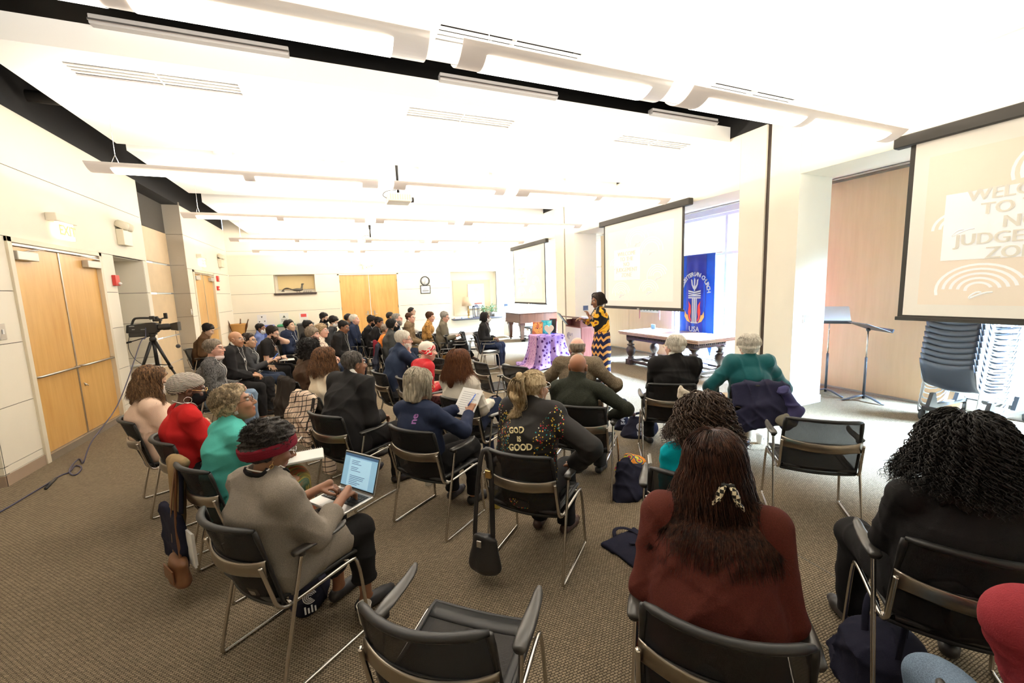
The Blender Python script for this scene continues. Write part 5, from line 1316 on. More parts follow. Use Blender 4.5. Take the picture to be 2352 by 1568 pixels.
        tie = np.array([0, -.108, .098]); n = N(1500) if R else 100
        src = mer_strands(n, rg, Hc, RH, hs, off=.011, amax=1.62, front=.95, T=2, sweep=0, a0=(1.2, 1.58))[:, -1]
        T_ = 12; s = np.linspace(0, 1, T_)[None, :, None]; q0 = ((src-Hc) @ RH)/hs; q = q0[:, None]*(1-s)+(tie+rg.normal(0, .006, (n, 1, 3)))*s
        dq = q-CRC; nn = np.sqrt(((dq/(CRR+.012))**2).sum(2, keepdims=True)); q = CRC+dq/np.minimum(nn, 1)*np.where(nn < 1, 1, 1)
        st(Hc+(q*hs) @ RH.T, .0017, push=False, n=3)
        m = N(1300) if R else 90; T_ = 20; s = np.linspace(0, 1, T_)[None, :]
        L = o.get('len', .27)*(1-.25*rg.uniform(0, 1, (m, 1))); w1 = rg.normal(0, 1, (m, 1)); w2 = rg.normal(0, 1, (m, 1)); p0 = rg.uniform(0, 1, (m, 1))
        arc = np.minimum(s*L/.07, 1)
        P = np.zeros((m, T_, 3)); P[:, :, 0] = o.get('dx', -.02)*s+w1*(.010+.040*np.sin(np.clip(s*1.25, 0, 1)*3.1))*.55+.010*np.sin(s*7+p0*2); P[:, :, 1] = tie[1]-.055*np.sin(arc*1.57)+.075*s*s*1.1-.012*np.abs(w2)*(1-s*.5)-.01*np.sin(s*6); P[:, :, 2] = tie[2]+.018*np.sin(arc*3.14)-s*L
        st(Hc+(P*hs) @ RH.T, .0021, .005, n=3)
        tl = U([rc(Hc+RH @ (tie+np.array([0, -.03, 0]))*1, Hc+RH @ (tie+np.array([-.01, -.045, -.13])), .026, .045), rc(Hc+RH @ (tie+np.array([-.01, -.045, -.13])), Hc+RH @ (tie+np.array([o.get('dx', -.02), .02, -o.get('len', .27)*.86])), .045, .018)], .02)
        addm(sdf_mesh(wrinkle(tl, .006, 70, seed), Hc-.4, Hc+.3, h))
    if not V: return
    np_mesh('hair', np.vstack(V), np.vstack(F), hm, t)
# ------------------------------------------------------------------ worn things
def place(J, mb_or_field, name, mats, h=.006, span=.30):
    v, F = sdf_mesh(hspace(mb_or_field, J['Hc'], J['RH'], J['hs']), J['Hc']-span, J['Hc']+span, h); return np_mesh(name, v, F, mats, J['root'])
GOLD = mat('gold_metal', (.75, .50, .20), .25, 1.); SILV = mat('silver_metal', (.8, .8, .8), .2, 1.)
def do_extras(J, ex):
    t, HM, R = J['root'], J['HM'], J['near']; Hc, RH = J['Hc'], J['RH']; h = (.010, .008, .006, .005)[R]
    if 'glasses' in ex:
        col = ex['glasses'] if ex['glasses'] is not True else 'black'
        gm = {'black': BLACK, 'gold': GOLD, 'clear': SILV, 'brown': mat('tortoise', (.16, .07, .03), .3), 'red': mat('red_frame', (.30, .03, .04), .3)}[col]
        mb = MB()
        for s in (-1, 1):
            a = np.linspace(0, 2*math.pi, 17); mb.tube([(s*.033+.023*math.cos(x)*1.05, .103-.006*abs(math.cos(x))*(s*math.cos(x) > 0), .006+.018*math.sin(x)) for x in a], .0020 if R else .003, 5, caps=False)
            mb.tube([(s*.056, .098, .011), (s*.070, .085, .012), (s*.078, .02, .012), (s*.080, -.015, .006), (s*.079, -.03, -.008)], .0020 if R else .003, 5)
        mb.tube([(-.010, .104, .009), (0, .108, .012), (.010, .104, .009)], .002, 5); 
        o = mb.build('glasses', gm, t, fix=False); o.matrix_local = Matrix(HM.tolist())
    if 'mask' in ex:
        col = {'white': (.86, .85, .82), 'black': (.012, .012, .013)}[ex['mask']]
        fm = lambda q: U([ell((0, .028, -.046), (.069, .080, .078)), ell((0, .100, -.030), (.026, .026, .034))], .03)(q)
        mk = lambda q: smax(smax(fm(q), q[:, 2]-(.003-.20*np.abs(q[:, 0])), .006), .014-q[:, 1]+.2*(q[:, 2]+.05), .006)
        mk2 = lambda q: mk(q)+.0012*np.sin(q[:, 2]*420)
        o = place(J, mk2, 'face_mask', cloth('mask_cloth_'+ex['mask'], col, var=.02), min(h, .007))
        mb = MB()
        for s in (-1, 1):
            for z in (-.02, -.075): mb.tube([(s*.056, .045, z), (s*.072, .02, z*.6-.005), (s*.082, -.022, z*.2)], .0018, 4)
        l = mb.build('ear_loop', MATS['mask_cloth_'+ex['mask']], o, fix=False); l.matrix_local = Matrix(HM.tolist())
    if 'chin_mask' in ex:
        place(J, lambda q: smax(smax(ell((0, .02, -.115), (.060, .070, .045))(q), .0-q[:, 1], .01), q[:, 2]+.088, .01), 'face_mask', cloth('mask_cloth_pink', (.80, .66, .64), var=.03), min(h, .007))
    if 'beard' in ex:
        hm = hairmat('hair_'+ex['beard'], *HAIRS[ex['beard']]); L = ex.get('beard_len', .0)
        bf = lambda q: smax(smax(U([ell((0, .026, -.052), (.066, .071, .076)), ell((0, .066, -.10-L*.5), (.040, .032, .034+L))], .03)(q), q[:, 2]+.030+.25*np.maximum(q[:, 1]-.05, 0)-.9*np.maximum(.03-q[:, 1], 0)*0, .01), -.012-q[:, 1]+.0*q[:, 2], .01)
        bf2 = lambda q: smax(bf(q), -(ell((0, .108, -.060), (.021, .03, .009))(q)), .006)
        v, F = sdf_mesh(wrinkle(hspace(bf2, Hc, RH, J['hs']), .006, 160, 5), Hc-.26, Hc+.2, h); np_mesh('beard', v, F, hm, t)
    if 'moustache' in ex:
        place(J, lambda q: ell((0, .096, -.046), (.028, .010, .008))(q), 'moustache', hairmat('hair_black', *HAIRS['black']), min(h, .006))
    if 'earrings' in ex:
        kind = ex['earrings']
        for s in (-1, 1):
            mb = MB()
            if kind == 'hoop': a = np.linspace(0, 2*math.pi, 21); mb.tube([(s*.084, -.004+.024*math.sin(x), -.066+.024*math.cos(x)) for x in a], .0028, 6, caps=False)
            elif kind == 'stud': mb.rbox((s*.082-.006, -.012, -.050), (s*.082+.006, .008, -.028), .003)
            else:
                a = np.linspace(0, 2*math.pi, 13); mb.tube([(s*.083, -.004, -.040), (s*.083, -.004, -.058)], .0012, 4); mb.tube([(s*.083, -.004+.008*math.sin(x), -.066+.010*math.cos(x)) for x in a], .0018, 5, caps=False)
                if kind == 'dangle': mb.sphere((s*.083, -.004, -.085), .009, 8); mb.sphere((s*.083, -.004, -.10), .006, 8)
            o = mb.build('earring', SILV if kind != 'ring' else GOLD, t, fix=False); o.matrix_local = Matrix(HM.tolist())
    if 'headband' in ex:
        f0 = ell(CRC+np.array([0, -.004, -.01]), CRR+np.array([.040, .040, .036]))
        hb_ = lambda q: smax(f0(q), np.abs((q[:, 2]-.022)-.50*(q[:, 1]-.0))/1.1-.027, .006)
        o = place(J, lambda q: hb_(q)+.0016*np.sin((q[:, 2]-.42*q[:, 1])*480+3*np.sin(q[:, 0]*30)), 'headband', ex['headband'], .005)
    if 'wrap' in ex:          # head wrap with folds running to the back
        kind, wm = ex['wrap']
        if kind == 'turban':
            f0 = lambda q: U([ell((0, -.022, .045), (.088, .108, .088)), ell((0, -.085, .020), (.075, .065, .075))], .05)(q)
            wf_ = lambda q: smax(f0(q)+.0022*np.sin(np.sqrt((q[:, 0])**2+((q[:, 2]-.02)*1.2)**2)*330+q[:, 1]*60), (.62*q[:, 1]-q[:, 2]+.012)/1.18, .012)
        else:
            f0 = lambda q: U([ell((0, -.018, .038), (.083, .104, .086))], .05)(q)
            wf_ = lambda q: smax(f0(q)+.0015*np.sin(q[:, 1]*90+q[:, 0]*70), (.70*q[:, 1]-q[:, 2]-.008)/1.22, .012)
        o = place(J, wf_, 'head_wrap', wm, .006)
        if kind == 'scarf':
            band = lambda q: smax(ell((0, -.018, .036), (.087, .109, .090))(q), np.abs(q[:, 2]-.028-.50*(q[:, 1]))-.030, .006)
            place(J, lambda q: band(q)+.0018*np.sin((q[:, 2]-.5*q[:, 1])*380), 'wrap_band', ex['band'], .006)
            kn = lambda q: U([ell((.088, -.02, .0), (.022, .028, .022)), ell((.10, -.05, -.022), (.018, .030, .020)), ell((.10, .01, -.030), (.016, .022, .028))], .015)(q)
            place(J, kn, 'wrap_knot', ex['band'], .006)
    if 'hood_hair_clip' in ex:
        pass
    if 'lanyard' in ex:
        nb, nd, ch, wa, tf = J['nb'], J['nd'], J['chst'], J['wa'], J['allf']
        L = ex['lanyard'] if isinstance(ex['lanyard'], float) else .36
        for_pts = []
        end = nb+np.array([0, .14, -L]); P = []
        for s in (-1, 1):
            P.append(np.array([nb+np.array([0, -.065, .02]), nb+np.array([s*.055, -.03, .015]), nb+np.array([s*.062, .03, -.02]), nb+np.array([s*.045, .09, -.10]), nb+np.array([s*.022, .13, -.10-(L-.1)*.5]), end]))
        rib = mat('white_lanyard', (.78, .76, .74), .7); mb = MB()
        for q in P:
            q = chaikin(q, 2); q = push_out(tf, q, .006, 3); mb.tube(q, .0045 if R < 2 else .0035, 5, flat=.45)
        ln = mb.build('lanyard', rib, t, fix=False)
        c = push_out(tf, np.array([end]), .014, 4)[0]
        mb = MB(); mb.box((-.04, -.003, -.075), (.04, .003, .0)); bd = mb.build('name_badge', mat('white_badge', (.82, .82, .80), .5), ln)
        n = grad(tf, np.array([c], f32))[0]; n = vnorm((n[0]*.3, max(n[1], .2), n[2]*.6)); x = vnorm(np.cross(n, (0, 0, 1.))); z = np.cross(x, n)
        bd.matrix_local = Matrix(frame(x, n, z, c).tolist())
    if 'necklace' in ex:
        nb, tf = J['nb'], J['allf']; a = np.linspace(0, 2*math.pi, 33)
        P = np.stack([.068*np.cos(a), .068*np.sin(a)*1.05+.01, -.035*np.sin(a)+.050], 1)+nb; P = push_out(tf, P, .004, 3)
        mb = MB(); mb.tube(P, .0035, 5, caps=False); mb.build('lanyard_cord', mat('white_cord', (.78, .75, .70), .7), t, fix=False)
    if 'neck_trim' in ex:
        nb, tf = J['nb'], J['tf']; a = np.linspace(0, 2*math.pi, 33)
        P = np.stack([.080*np.cos(a), .074*np.sin(a)+.010, -.030*np.sin(a)+.032], 1)+nb; P = push_out(tf, P, .003, 3)
        mb = MB(); mb.tube(P, .011, 8, caps=False, flat=.6); mb.build('neckline_trim', ex['neck_trim'], t, fix=False)
    if 'bracelet' in ex:
        sg, bm = ex['bracelet']; wr, hd = (J['wrR'], J['hdR']) if sg > 0 else (J['wrL'], J['hdL']); el = J['elR'] if sg > 0 else J['elL']
        ax = vnorm(wr-el); e1 = vnorm(np.cross(ax, (0, 0, 1.))); e2 = np.cross(ax, e1); mb = MB()
        for k in range(3):
            c = wr-ax*(.004+.014*k); 
            for i in range(14): a = 2*math.pi*i/14; mb.sphere(tuple(c+(.036*math.cos(a))*e1+(.032*math.sin(a))*e2), .0078, 6)
        mb.build('bracelet', bm, t, fix=False)
    if 'watch' in ex:
        wr, el = (J['wrR'], J['elR']); ax = vnorm(wr-el); e1 = vnorm(np.cross(ax, (0, 0, 1.))); e2 = np.cross(ax, e1); mb = MB()
        mb.tube([tuple(wr-ax*.01+.036*math.cos(a)*e1+.034*math.sin(a)*e2) for a in np.linspace(0, 6.283, 17)], .007, 6, caps=False); mb.build('wristband', BLACK, t, fix=False)
def hand_point(J, sg=1, d=.09, up=0.):
    wr, hd = (J['wrR'], J['hdR']) if sg > 0 else (J['wrL'], J['hdL']); p = wr+hd*d+np.array([0, 0, up])
    return J['W'] @ p+J['loc']
def to_world(J, p): return J['W'] @ np.asarray(p, float)+J['loc']
# ================================================================== CLOTHES
BLK = cloth('black_cloth', (.016, .015, .015)); BLK2 = cloth('black_suiting', (.020, .019, .019), bs=.2); CHAR = cloth('charcoal_cloth', (.045, .045, .047))
NAVY = cloth('navy_cloth', (.020, .027, .055)); NAVY2 = cloth('navy_knit', (.022, .032, .06), bs=.6); DENIM = cloth('blue_denim', (.16, .22, .30), var=.3); DKDENIM = cloth('dark_denim', (.028, .038, .065), var=.25)
RED = cloth('red_knit', (.43, .016, .016)); RUST = cloth('rust_wine_knit', (.085, .021, .015), var=.2, bs=.5); WINE = cloth('wine_jersey', (.15, .011, .020)); CRIM = cloth('crimson_sweatshirt', (.25, .030, .038), bs=.5)
TURQ = cloth('turquoise_shirt', (.085, .43, .37), bs=.2); TEALT = cloth('bright_teal_knit', (.0, .30, .36)); TEALJ = cloth('deep_teal_velvet', (.004, .085, .095), rough=.6, sheen=.3)
PINKC = cloth('blush_pink_cardigan', (.80, .58, .44), bs=.6); GREYC = cloth('heather_grey_knit', (.22, .19, .155), var=.22, bs=.5); CREAM = cloth('cream_cable_knit', (.80, .70, .54), bs=.8, bscale=120); IVORY = cloth('ivory_jacket_cloth', (.78, .72, .62), bs=.2)
BROWNC = cloth('brown_corduroy', (.085, .045, .022)); OLIVE = cloth('olive_pullover', (.145, .125, .088)); LTBLUE = cloth('light_blue_shirt', (.35, .46, .62), bs=.1); GRNKNIT = cloth('dark_green_ribbed_knit', (.028, .030, .022), var=.35, vs=140, bs=.9, bscale=160)
ORANGE = cloth('orange_top', (.75, .22, .04)); DGREY = cloth('dark_grey_wool', (.05, .05, .047)); CHOC = cloth('dark_brown_leather', (.055, .030, .018), rough=.5)
def _speck(c0, c1, sc): return lambda t, b: ramp(t, noise(t, coords(t, (1, 1, .35)), sc, 4, .7), [(.4, c0), (.62, c1)])
MARL = pattern('charcoal_marl_knit', _speck((.018, .017, .017), (.16, .155, .15), 120)); TWEED = pattern('brown_tweed', _speck((.085, .065, .042), (.20, .155, .10), 160)); TANS = pattern('tan_brown_suiting', _speck((.13, .085, .045), (.20, .14, .075), 150))
CHECK = pattern('blue_check_shirt', lambda t, b: mixc(t, mathn(t, 'MULTIPLY', wave(t, coords(t), 12, axis='X'), wave(t, coords(t), 12, axis='Z')), (.10, .15, .30), (.42, .50, .62)))
DOTS = pattern('cream_blouse_with_maroon_marks', lambda t, b: mixc(t, mathn(t, 'LESS_THAN', voronoi(t, coords(t), 36).outputs['Distance'], .36), (.75, .66, .54), (.20, .04, .05)))
MUST = pattern('mustard_patterned_jacket', lambda t, b: mixc(t, mathn(t, 'LESS_THAN', voronoi(t, coords(t), 24).outputs['Distance'], .33), (.42, .22, .06), (.13, .07, .03)))
def _stripes(t, b):
    v = coords(t, (1, .25, .25)); n = noise(t, coords(t, (26, 2.5, 2.5)), 1.0, 3, .65)
    return ramp(t, n, [(.30, (.05, .09, .03)), (.38, (.09, .14, .05)), (.44, (.42, .07, .03)), (.49, (.10, .13, .05)), (.54, (.42, .30, .06)), (.59, (.05, .10, .06)), (.65, (.10, .15, .10)), (.72, (.30, .10, .03))])
STRIPE = pattern('green_red_gold_striped_skirt', _stripes)
def _grid(t, b):
    v = coords(t, (1, 1, 1), (0, .2, .6)); g = mathn(t, 'MAXIMUM', mathn(t, 'GREATER_THAN', wave(t, v, 6.2, axis='X', dist=.3), .94), mathn(t, 'GREATER_THAN', wave(t, v, 6.2, axis='Z', dist=.3), .94))
    return mixc(t, g, (.78, .62, .48), (.03, .025, .022))
PLAID = pattern('cream_black_windowpane_wool', _grid)
def _zebra(t, b): return mixc(t, mathn(t, 'GREATER_THAN', wave(t, coords(t, (1, 1, 1), (.4, .3, 0)), 34, 3.0, 'Z', 2), .48), (.72, .65, .56), (.03, .025, .022))
ZEBRA = pattern('black_cream_striped_wrap', _zebra)
def _redw(t, b): return mixc(t, mathn(t, 'GREATER_THAN', wave(t, coords(t, (1, 1, 1), (0, .7, .4)), 13, 2.5, 'X', 1), .66), (.55, .015, .02), (.85, .74, .66))
REDW = pattern('red_white_printed_scarf', _redw); WHITEW = cloth('cream_white_scarf', (.84, .76, .66))
def _ank(t, b):
    v = coords(t); n = noise(t, v, 7, 1, .3)
    return ramp(t, n, [(.0, (.012, .010, .010)), (.46, (.02, .014, .012)), (.48, (.70, .36, .02)), (.56, (.78, .44, .03)), (.585, (.18, .03, .02)), (.62, (.76, .40, .03))], 'CONSTANT')
ANKTOP = pattern('yellow_black_printed_blouse', _ank)
def _zig(t, b):
    v = coords(t); s = t.nodes.new('ShaderNodeSeparateXYZ'); t.links.new(v, s.inputs[0])
    tri = mathn(t, 'PINGPONG', mathn(t, 'ADD', s.outputs[0], mathn(t, 'MULTIPLY', s.outputs[1], .8)), .055)
    f = mathn(t, 'FRACT', mathn(t, 'ADD', mathn(t, 'MULTIPLY', s.outputs[2], 7.5), mathn(t, 'MULTIPLY', tri, 8)))
    return mixc(t, mathn(t, 'GREATER_THAN', f, .62), (.012, .014, .045), (.62, .30, .09))
ZIG = pattern('navy_orange_zigzag_skirt', _zig)
def _sprinkle(t, b):
    v = coords(t); vo = voronoi(t, v, 68); s = t.nodes.new('ShaderNodeSeparateXYZ'); t.links.new(v, s.inputs[0])
    dot = mathn(t, 'LESS_THAN', vo.outputs['Distance'], .32); r = t.nodes.new('ShaderNodeSeparateColor'); t.links.new(vo.outputs['Color'], r.inputs[0])
    col = ramp(t, r.outputs[0], [(0, (.70, .42, .04)), (.3, (.02, .33, .34)), (.48, (.62, .03, .04)), (.68, (.80, .62, .12)), (.85, (.70, .66, .55))], 'CONSTANT')
    sel = mathn(t, 'GREATER_THAN', r.outputs[1], .22)
    ax = mathn(t, 'ABSOLUTE', s.outputs[0]); zl = mathn(t, 'LESS_THAN', s.outputs[2], mathn(t, 'ADD', .85, mathn(t, 'MULTIPLY', ax, 1.35)))
    out = mathn(t, 'MAXIMUM', mathn(t, 'GREATER_THAN', ax, .085), mathn(t, 'LESS_THAN', s.outputs[2], .80)); back = mathn(t, 'LESS_THAN', s.outputs[1], .05); hi_ = mathn(t, 'LESS_THAN', ax, .25)
    dot = mathn(t, 'MULTIPLY', dot, hi_); m = mathn(t, 'MULTIPLY', mathn(t, 'MULTIPLY', dot, sel), mathn(t, 'MULTIPLY', mathn(t, 'MULTIPLY', out, zl), back))
    return mixc(t, m, (.022, .020, .019), col)
SPRINK = pattern('black_jacket_with_coloured_sprinkles', _sprinkle, .7)
# ================================================================== PEOPLE, front to back
TRB = ('trousers', BLK); TRN = ('trousers', NAVY); JD = ('jeans', DENIM); JDD = ('jeans', DKDENIM); TRC = ('trousers', CHAR); TRBR = ('trousers', TANS)
BROWNSH = (.06, .03, .02)
P = person
P('laptop', 'person in heather grey cardigan and wine red headband, typing on a laptop', 622, 1030, 1.10, 53, 'brown', ('afro', 'softblack', dict(th=.030)), ('loose', GREYC), ('cropped', BLK), 1.16, 'f', 12, 14, 14, 20, 0, 'type', 'type', 'normal', 3, (.02, .018, .018), .62, dict(headband=WINE, glasses='clear', earrings='ring', necklace=1, neck_trim=BLK), ch=(-.35, 2.43), chair_lab='mesh chair under the person with the wine red headband')
P('turq', 'person in turquoise shirt and striped skirt, cropped pale curls, writing in a notebook', 541, 928, 1.15, 58, 'mid', ('afro', 'tanafro', dict(th=.024)), ('collar', TURQ), ('skirt', STRIPE), 1.08, 'f', 14, 8, 26, -14, 0, 'write', 'lap', 'normal', 3, BROWNSH, .75, dict(glasses='brown', earrings='stud', bracelet=(1, SILV)), ch=(-.65, 3.18), chair_lab='mesh chair draped with a tan shawl, under the person in turquoise')
P('turban', 'person in red sweater with black and cream striped head wrap and black mask', 437, 895, 1.16, 62, 'deep', ('none', 'black'), ('crew', RED), TRB, 1.1, 'f', 10, 16, 12, 16, 0, 'lap', 'lap', 'normal', 2, (.02, .02, .02), .97, dict(wrap=('turban', ZEBRA), mask='black', earrings='hoop', glasses='gold', necklace=1), ch=(-1.0, 3.85), chair_lab='mesh chair under the person in the striped head wrap')
P('pink', 'person in blush pink cardigan with long highlighted hair and white mask, looking down', 352, 878, 1.13, 66, 'olive', ('wavy', 'balay', dict(len=.20, wave=.016, spread=.35, vol=.024)), ('loose', PINKC), TRB, 1.22, 'f', 16, 18, 6, 26, 0, 'lap', 'lap', 'normal', 2, (.02, .02, .02), .97, dict(mask='white'), ch=(-1.56, 4.86), chair_lab='mesh chair nearest the left double door, under the person in pink')
P('rust', 'person in rust red sweater with long straight brown hair held by a checkered clip', 1640, 1066, 1.15, 46, 'olive', ('long', 'redbrown', dict(len=.33, wave=.008, spread=.2, vol=.022, back=.06, n=4600, dv=.22)), ('crew', RUST), JDD, 1.42, 'f', 6, 10, 0, 6, 0, 'lap', 'lap', 'wide', 3, ch=(1.22, 1.03), chair_lab='nearest mesh chair back, under the person in the rust sweater')
P('curlyr', 'person in black coat with big black curls at the right edge', 2212, 1040, 1.15, 50, 'tan', ('curly', 'black', dict(len=.19, wd=.110, n=1300, coil=.0075, cf=30., r=.0028)), ('crew', BLK), TRB, 1.2, 'f', 10, 14, -4, 8, 0, 'lap', 'lap', 'wide', 3, (.02, .016, .014), .97, ch=(2.44, .88), chair_lab='mesh chair under the person with big black curls at the right')
P('curlyb', 'person in bright teal top with brown curly hair, behind the rust sweater', 1615, 968, 1.08, 44, 'olive', ('curly', 'curlybrown', dict(len=.15, wd=.115, n=1150, coil=.009, cf=22., spread=.55)), ('crew', TEALT), TRB, 1.0, 'f', 8, 12, -6, 10, 0, 'lap', 'lap', 'normal', 3, (.02, .02, .02), .45, dict(glasses='clear'), ch=(1.97, 1.91), chair_lab='mesh chair under the person in the bright teal top')
P('godisgood', 'person with blonde ponytail in a black jacket painted GOD IS GOOD', 1228, 890, 1.17, 49, 'tan', ('pony', 'blonde', dict(len=.34, dx=-.02)), ('jacket', SPRINK), TRB, 1.12, 'f', 6, 10, 22, 2, 0, 'wide', 'lap', 'normal', 3, BROWNSH, .95, dict(glasses='clear', earrings='dangle'), ch=(1.2, 2.48), chair_lab='mesh chair with a black handbag hung on it, under the ponytailed person')
P('navyback', 'person in navy sweatshirt with a grey bob, holding a sheet of paper', 964, 886, 1.13, 54, 'mid', ('bob', 'silver', dict(len=.115)), ('crew', NAVY), TRB, 1.12, 'f', 2, 12, 14, 20, 0, ((.17, .33, .30), (-.1, .75, .75)), ((-.04, .36, .31), (-.2, .8, .55)), 'normal', 3, (.02, .02, .02), .97, dict(bracelet=(1, mat('red_beads', (.55, .05, .03), .35)), glasses='gold'), ch=(.69, 3.25), chair_lab='mesh chair under the person with the grey bob')
P('ivory', 'person in ivory jacket with reddish brown hair, legs crossed', 1058, 836, 1.14, 58, 'fair', ('wavy', 'auburn', dict(len=.19, wave=.010, vol=.028, spread=.3)), ('suit', IVORY), TRN, 1.0, 'f', 4, 10, 12, 4, 0, 'lap', 'lap', 'crossed', 3, (.02, .02, .03), .97, ch=(1.32, 3.86), chair_lab='mesh chair under the person in the ivory jacket')
P('bigblack', 'heavy person in black suit with close cropped hair, seen from behind on the left', 815, 836, 1.20, 54, 'brown', ('short', 'saltblack', dict(th=.009, a=-.012)), ('suit', BLK2), TRB, 1.55, 'm', 10, 12, 14, 2, 0, 'thigh', 'thigh', 'wide', 3, ch=(.14, 4.0), chair_lab='mesh chair under the heavy person in the black suit')
P('creamk', 'person in cream knit sweater with wavy ombre hair', 752, 828, 1.16, 62, 'olive', ('wavy', 'ombre', dict(len=.18, wave=.018, vol=.026, spread=.35)), ('knit', CREAM), TRB, 1.0, 'f', 8, 10, 6, 4, 0, 'lap', 'lap', 'normal', 2, ch=(-.08, 4.78), chair_lab='mesh chair draped with a checked coat, under the cream sweater')
P('brnback', 'person in brown jacket with dense black curls, seen from behind', 716, 803, 1.17, 64, 'tan', ('curly', 'black', dict(len=.13, wd=.112, n=700, cf=28.)), ('knit', CHOC), TRB, 1.05, 'f', 6, 10, 0, 6, 0, 'lap', 'lap', 'normal', 1, chair_lab='mesh chair under the person in the brown jacket with black curls')
P('greensw', 'bald person in dark green ribbed turtleneck sweater, seen from behind', 1328, 842, 1.13, 45, 'bald', ('none', 'saltblack'), ('turtle', GRNKNIT), TRC, 1.18, 'm', 4, 12, 0, 6, 0, 'wide', 'lap', 'normal', 3, (.04, .04, .04), .97, dict(beard='saltblack'), ch=(2.09, 3.15), chair_lab='mesh chair under the person in the dark green turtleneck')
P('tweed', 'balding person in brown tweed jacket with one leg crossed, behind the turtleneck', 1327, 800, 1.18, 46, 'pink', ('fringe', 'greybrown'), ('suit', TWEED), TRBR, 1.18, 'm', 6, 12, 0, 8, 0, 'wide', 'wide', 'figure4', 2, (.13, .06, .05), .95, ch=(2.62, 3.98), chair_lab='mesh chair under the person in the tweed jacket')
P('blacksuit', 'white haired person in black suit jacket looking left, in front of the carved table', 1549, 797, 1.19, 35, 'pink', ('short', 'white', dict(th=.014, a=-.02)), ('suit', BLK), TRB, 1.18, 'm', 2, 8, -34, 2, 0, 'lap', 'thigh', 'wide', 3, (.02, .02, .02), .97, dict(glasses='gold'), ch=(3.19, 3.54), chair_lab='mesh chair under the white haired person in black')
P('teal', 'white haired person in deep teal velvet jacket, hands on hips', 1719, 797, 1.17, 37, 'pink', ('short', 'white', dict(th=.022, a=-.03)), ('jacket', TEALJ), ('trousers', cloth('beige_trousers', (.45, .36, .26))), 1.12, 'f', 8, 10, -6, 6, 0, ((.17, .10, .05), (-.5, .6, -.5), (1, -.25, .1)), ((.27, .14, .06), (-.2, .8, -.5), (1, -.5, -.2)), 'normal', 3, (.03, .03, .05), .95, ch=(3.93, 2.97), chair_lab='mesh chair draped with a navy coat, under the person in teal')
P('redscarf', 'person in red blouse and black vest with a red and white head scarf', 983, 806, 1.12, 72, 'pink', ('none', 'white'), ('crew', cloth('red_satin_blouse', (.45, .02, .025), rough=.5)), ('skirt', cloth('black_red_floral', (.06, .02, .02), var=.9, vs=30)), .95, 'f', 10, 14, 14, 8, 0, 'lap', 'lap', 'normal', 3, (.02, .02, .02), .97, dict(wrap=('scarf', WHITEW), band=REDW), chair_lab='mesh chair under the person in the red and white head scarf')
P('chin', 'white haired bearded person in navy sweater resting chin on hand', 928, 780, 1.22, 76, 'pink', ('short', 'white', dict(th=.012, a=-.01)), ('collar', NAVY2), TRC, 1.15, 'm', 10, 12, 16, 6, 0, 'chin', 'lap', 'normal', 2, BROWNSH, .97, dict(beard='white', glasses='black'), chair_lab='mesh chair under the bearded person in the navy sweater')
P('darkmask', 'person with short black hair, dark grey jacket and black mask, facing right', 903, 747, 1.21, 94, 'asian', ('bob', 'black', dict(len=.04)), ('collar', DGREY), TRB, 1.05, 'f', 4, 10, 8, 2, 0, 'lap', 'lap', 'normal', 1, (.02, .02, .02), .97, dict(mask='black', glasses='black'), chair_lab='mesh chair with a dark quilted coat, under the black masked person')
P('marl', 'person in charcoal marl sweater with short grey hair and lowered pink mask', 494, 801, 1.20, 92, 'pink', ('short', 'greybrown', dict(th=.018, a=-.02)), ('crew', MARL), JD, 1.28, 'f', 2, 10, 8, -2, 0, 'lap', 'lap', 'normal', 2, (.05, .05, .06), .97, dict(chin_mask=1, glasses='brown', lanyard=.40), chair_lab='mesh chair under the person in the charcoal marl sweater')
P('bald', 'bald heavy person in black suit with hands clasped and lanyard', 543, 779, 1.24, 98, 'tan', ('none', 'black'), ('suit', BLK2), TRB, 1.5, 'm', 2, 10, 12, 4, 0, 'lap', 'lap', 'wide', 2, (.015, .015, .015), .97, dict(glasses='clear', lanyard=.36), chair_lab='mesh chair under the bald person in the black suit')
P('besidebald', 'person with dark tied hair and glasses beside the bald person', 573, 782, 1.15, 98, 'olive', ('short', 'dark', dict(th=.014)), ('crew', CHAR), JDD, 1.05, 'f', -4, 10, 6, 2, 0, 'phone', 'lap', 'forward', 1, (.6, .58, .55), .9, dict(glasses='black', lanyard=.36), chair_lab='mesh chair beside the bald person')
P('brownj', 'person in brown corduroy jacket with black bowl cut, looking down by the far door', 479, 758, 1.21, 88, 'asian', ('short', 'black', dict(th=.020, a=-.022)), ('collar', BROWNC), TRB, 1.1, 'm', 10, 16, 6, 26, 0, 'lap', 'lap', 'normal', 2, chair_lab='mesh chair under the person in the brown corduroy jacket')
P('bearded', 'bearded person in black T-shirt with hand on forehead, writing', 627, 765, 1.19, 98, 'fair', ('short', 'dark', dict(th=.018)), ('crew', BLK), TRB, 1.25, 'm', 12, 14, 8, 22, 0, 'write', 'brow', 'normal', 2, (.02, .02, .02), -.35, dict(beard='dark', beard_len=.03, glasses='black', lanyard=.30, watch=1), chair_lab='mesh chair under the bearded person in the black T-shirt')
P('bluemask', 'person in blue shirt with dark hair and white mask, behind the bearded person', 600, 755, 1.14, 96, 'brown', ('short', 'black'), ('collar', cloth('mid_blue_shirt', (.14, .19, .40))), TRB, 1.0, 'm', 4, 10, 6, 6, 0, 'lap', 'lap', 'normal', 1, extras=dict(mask='white'), chair_lab='mesh chair under the blue shirted masked person')
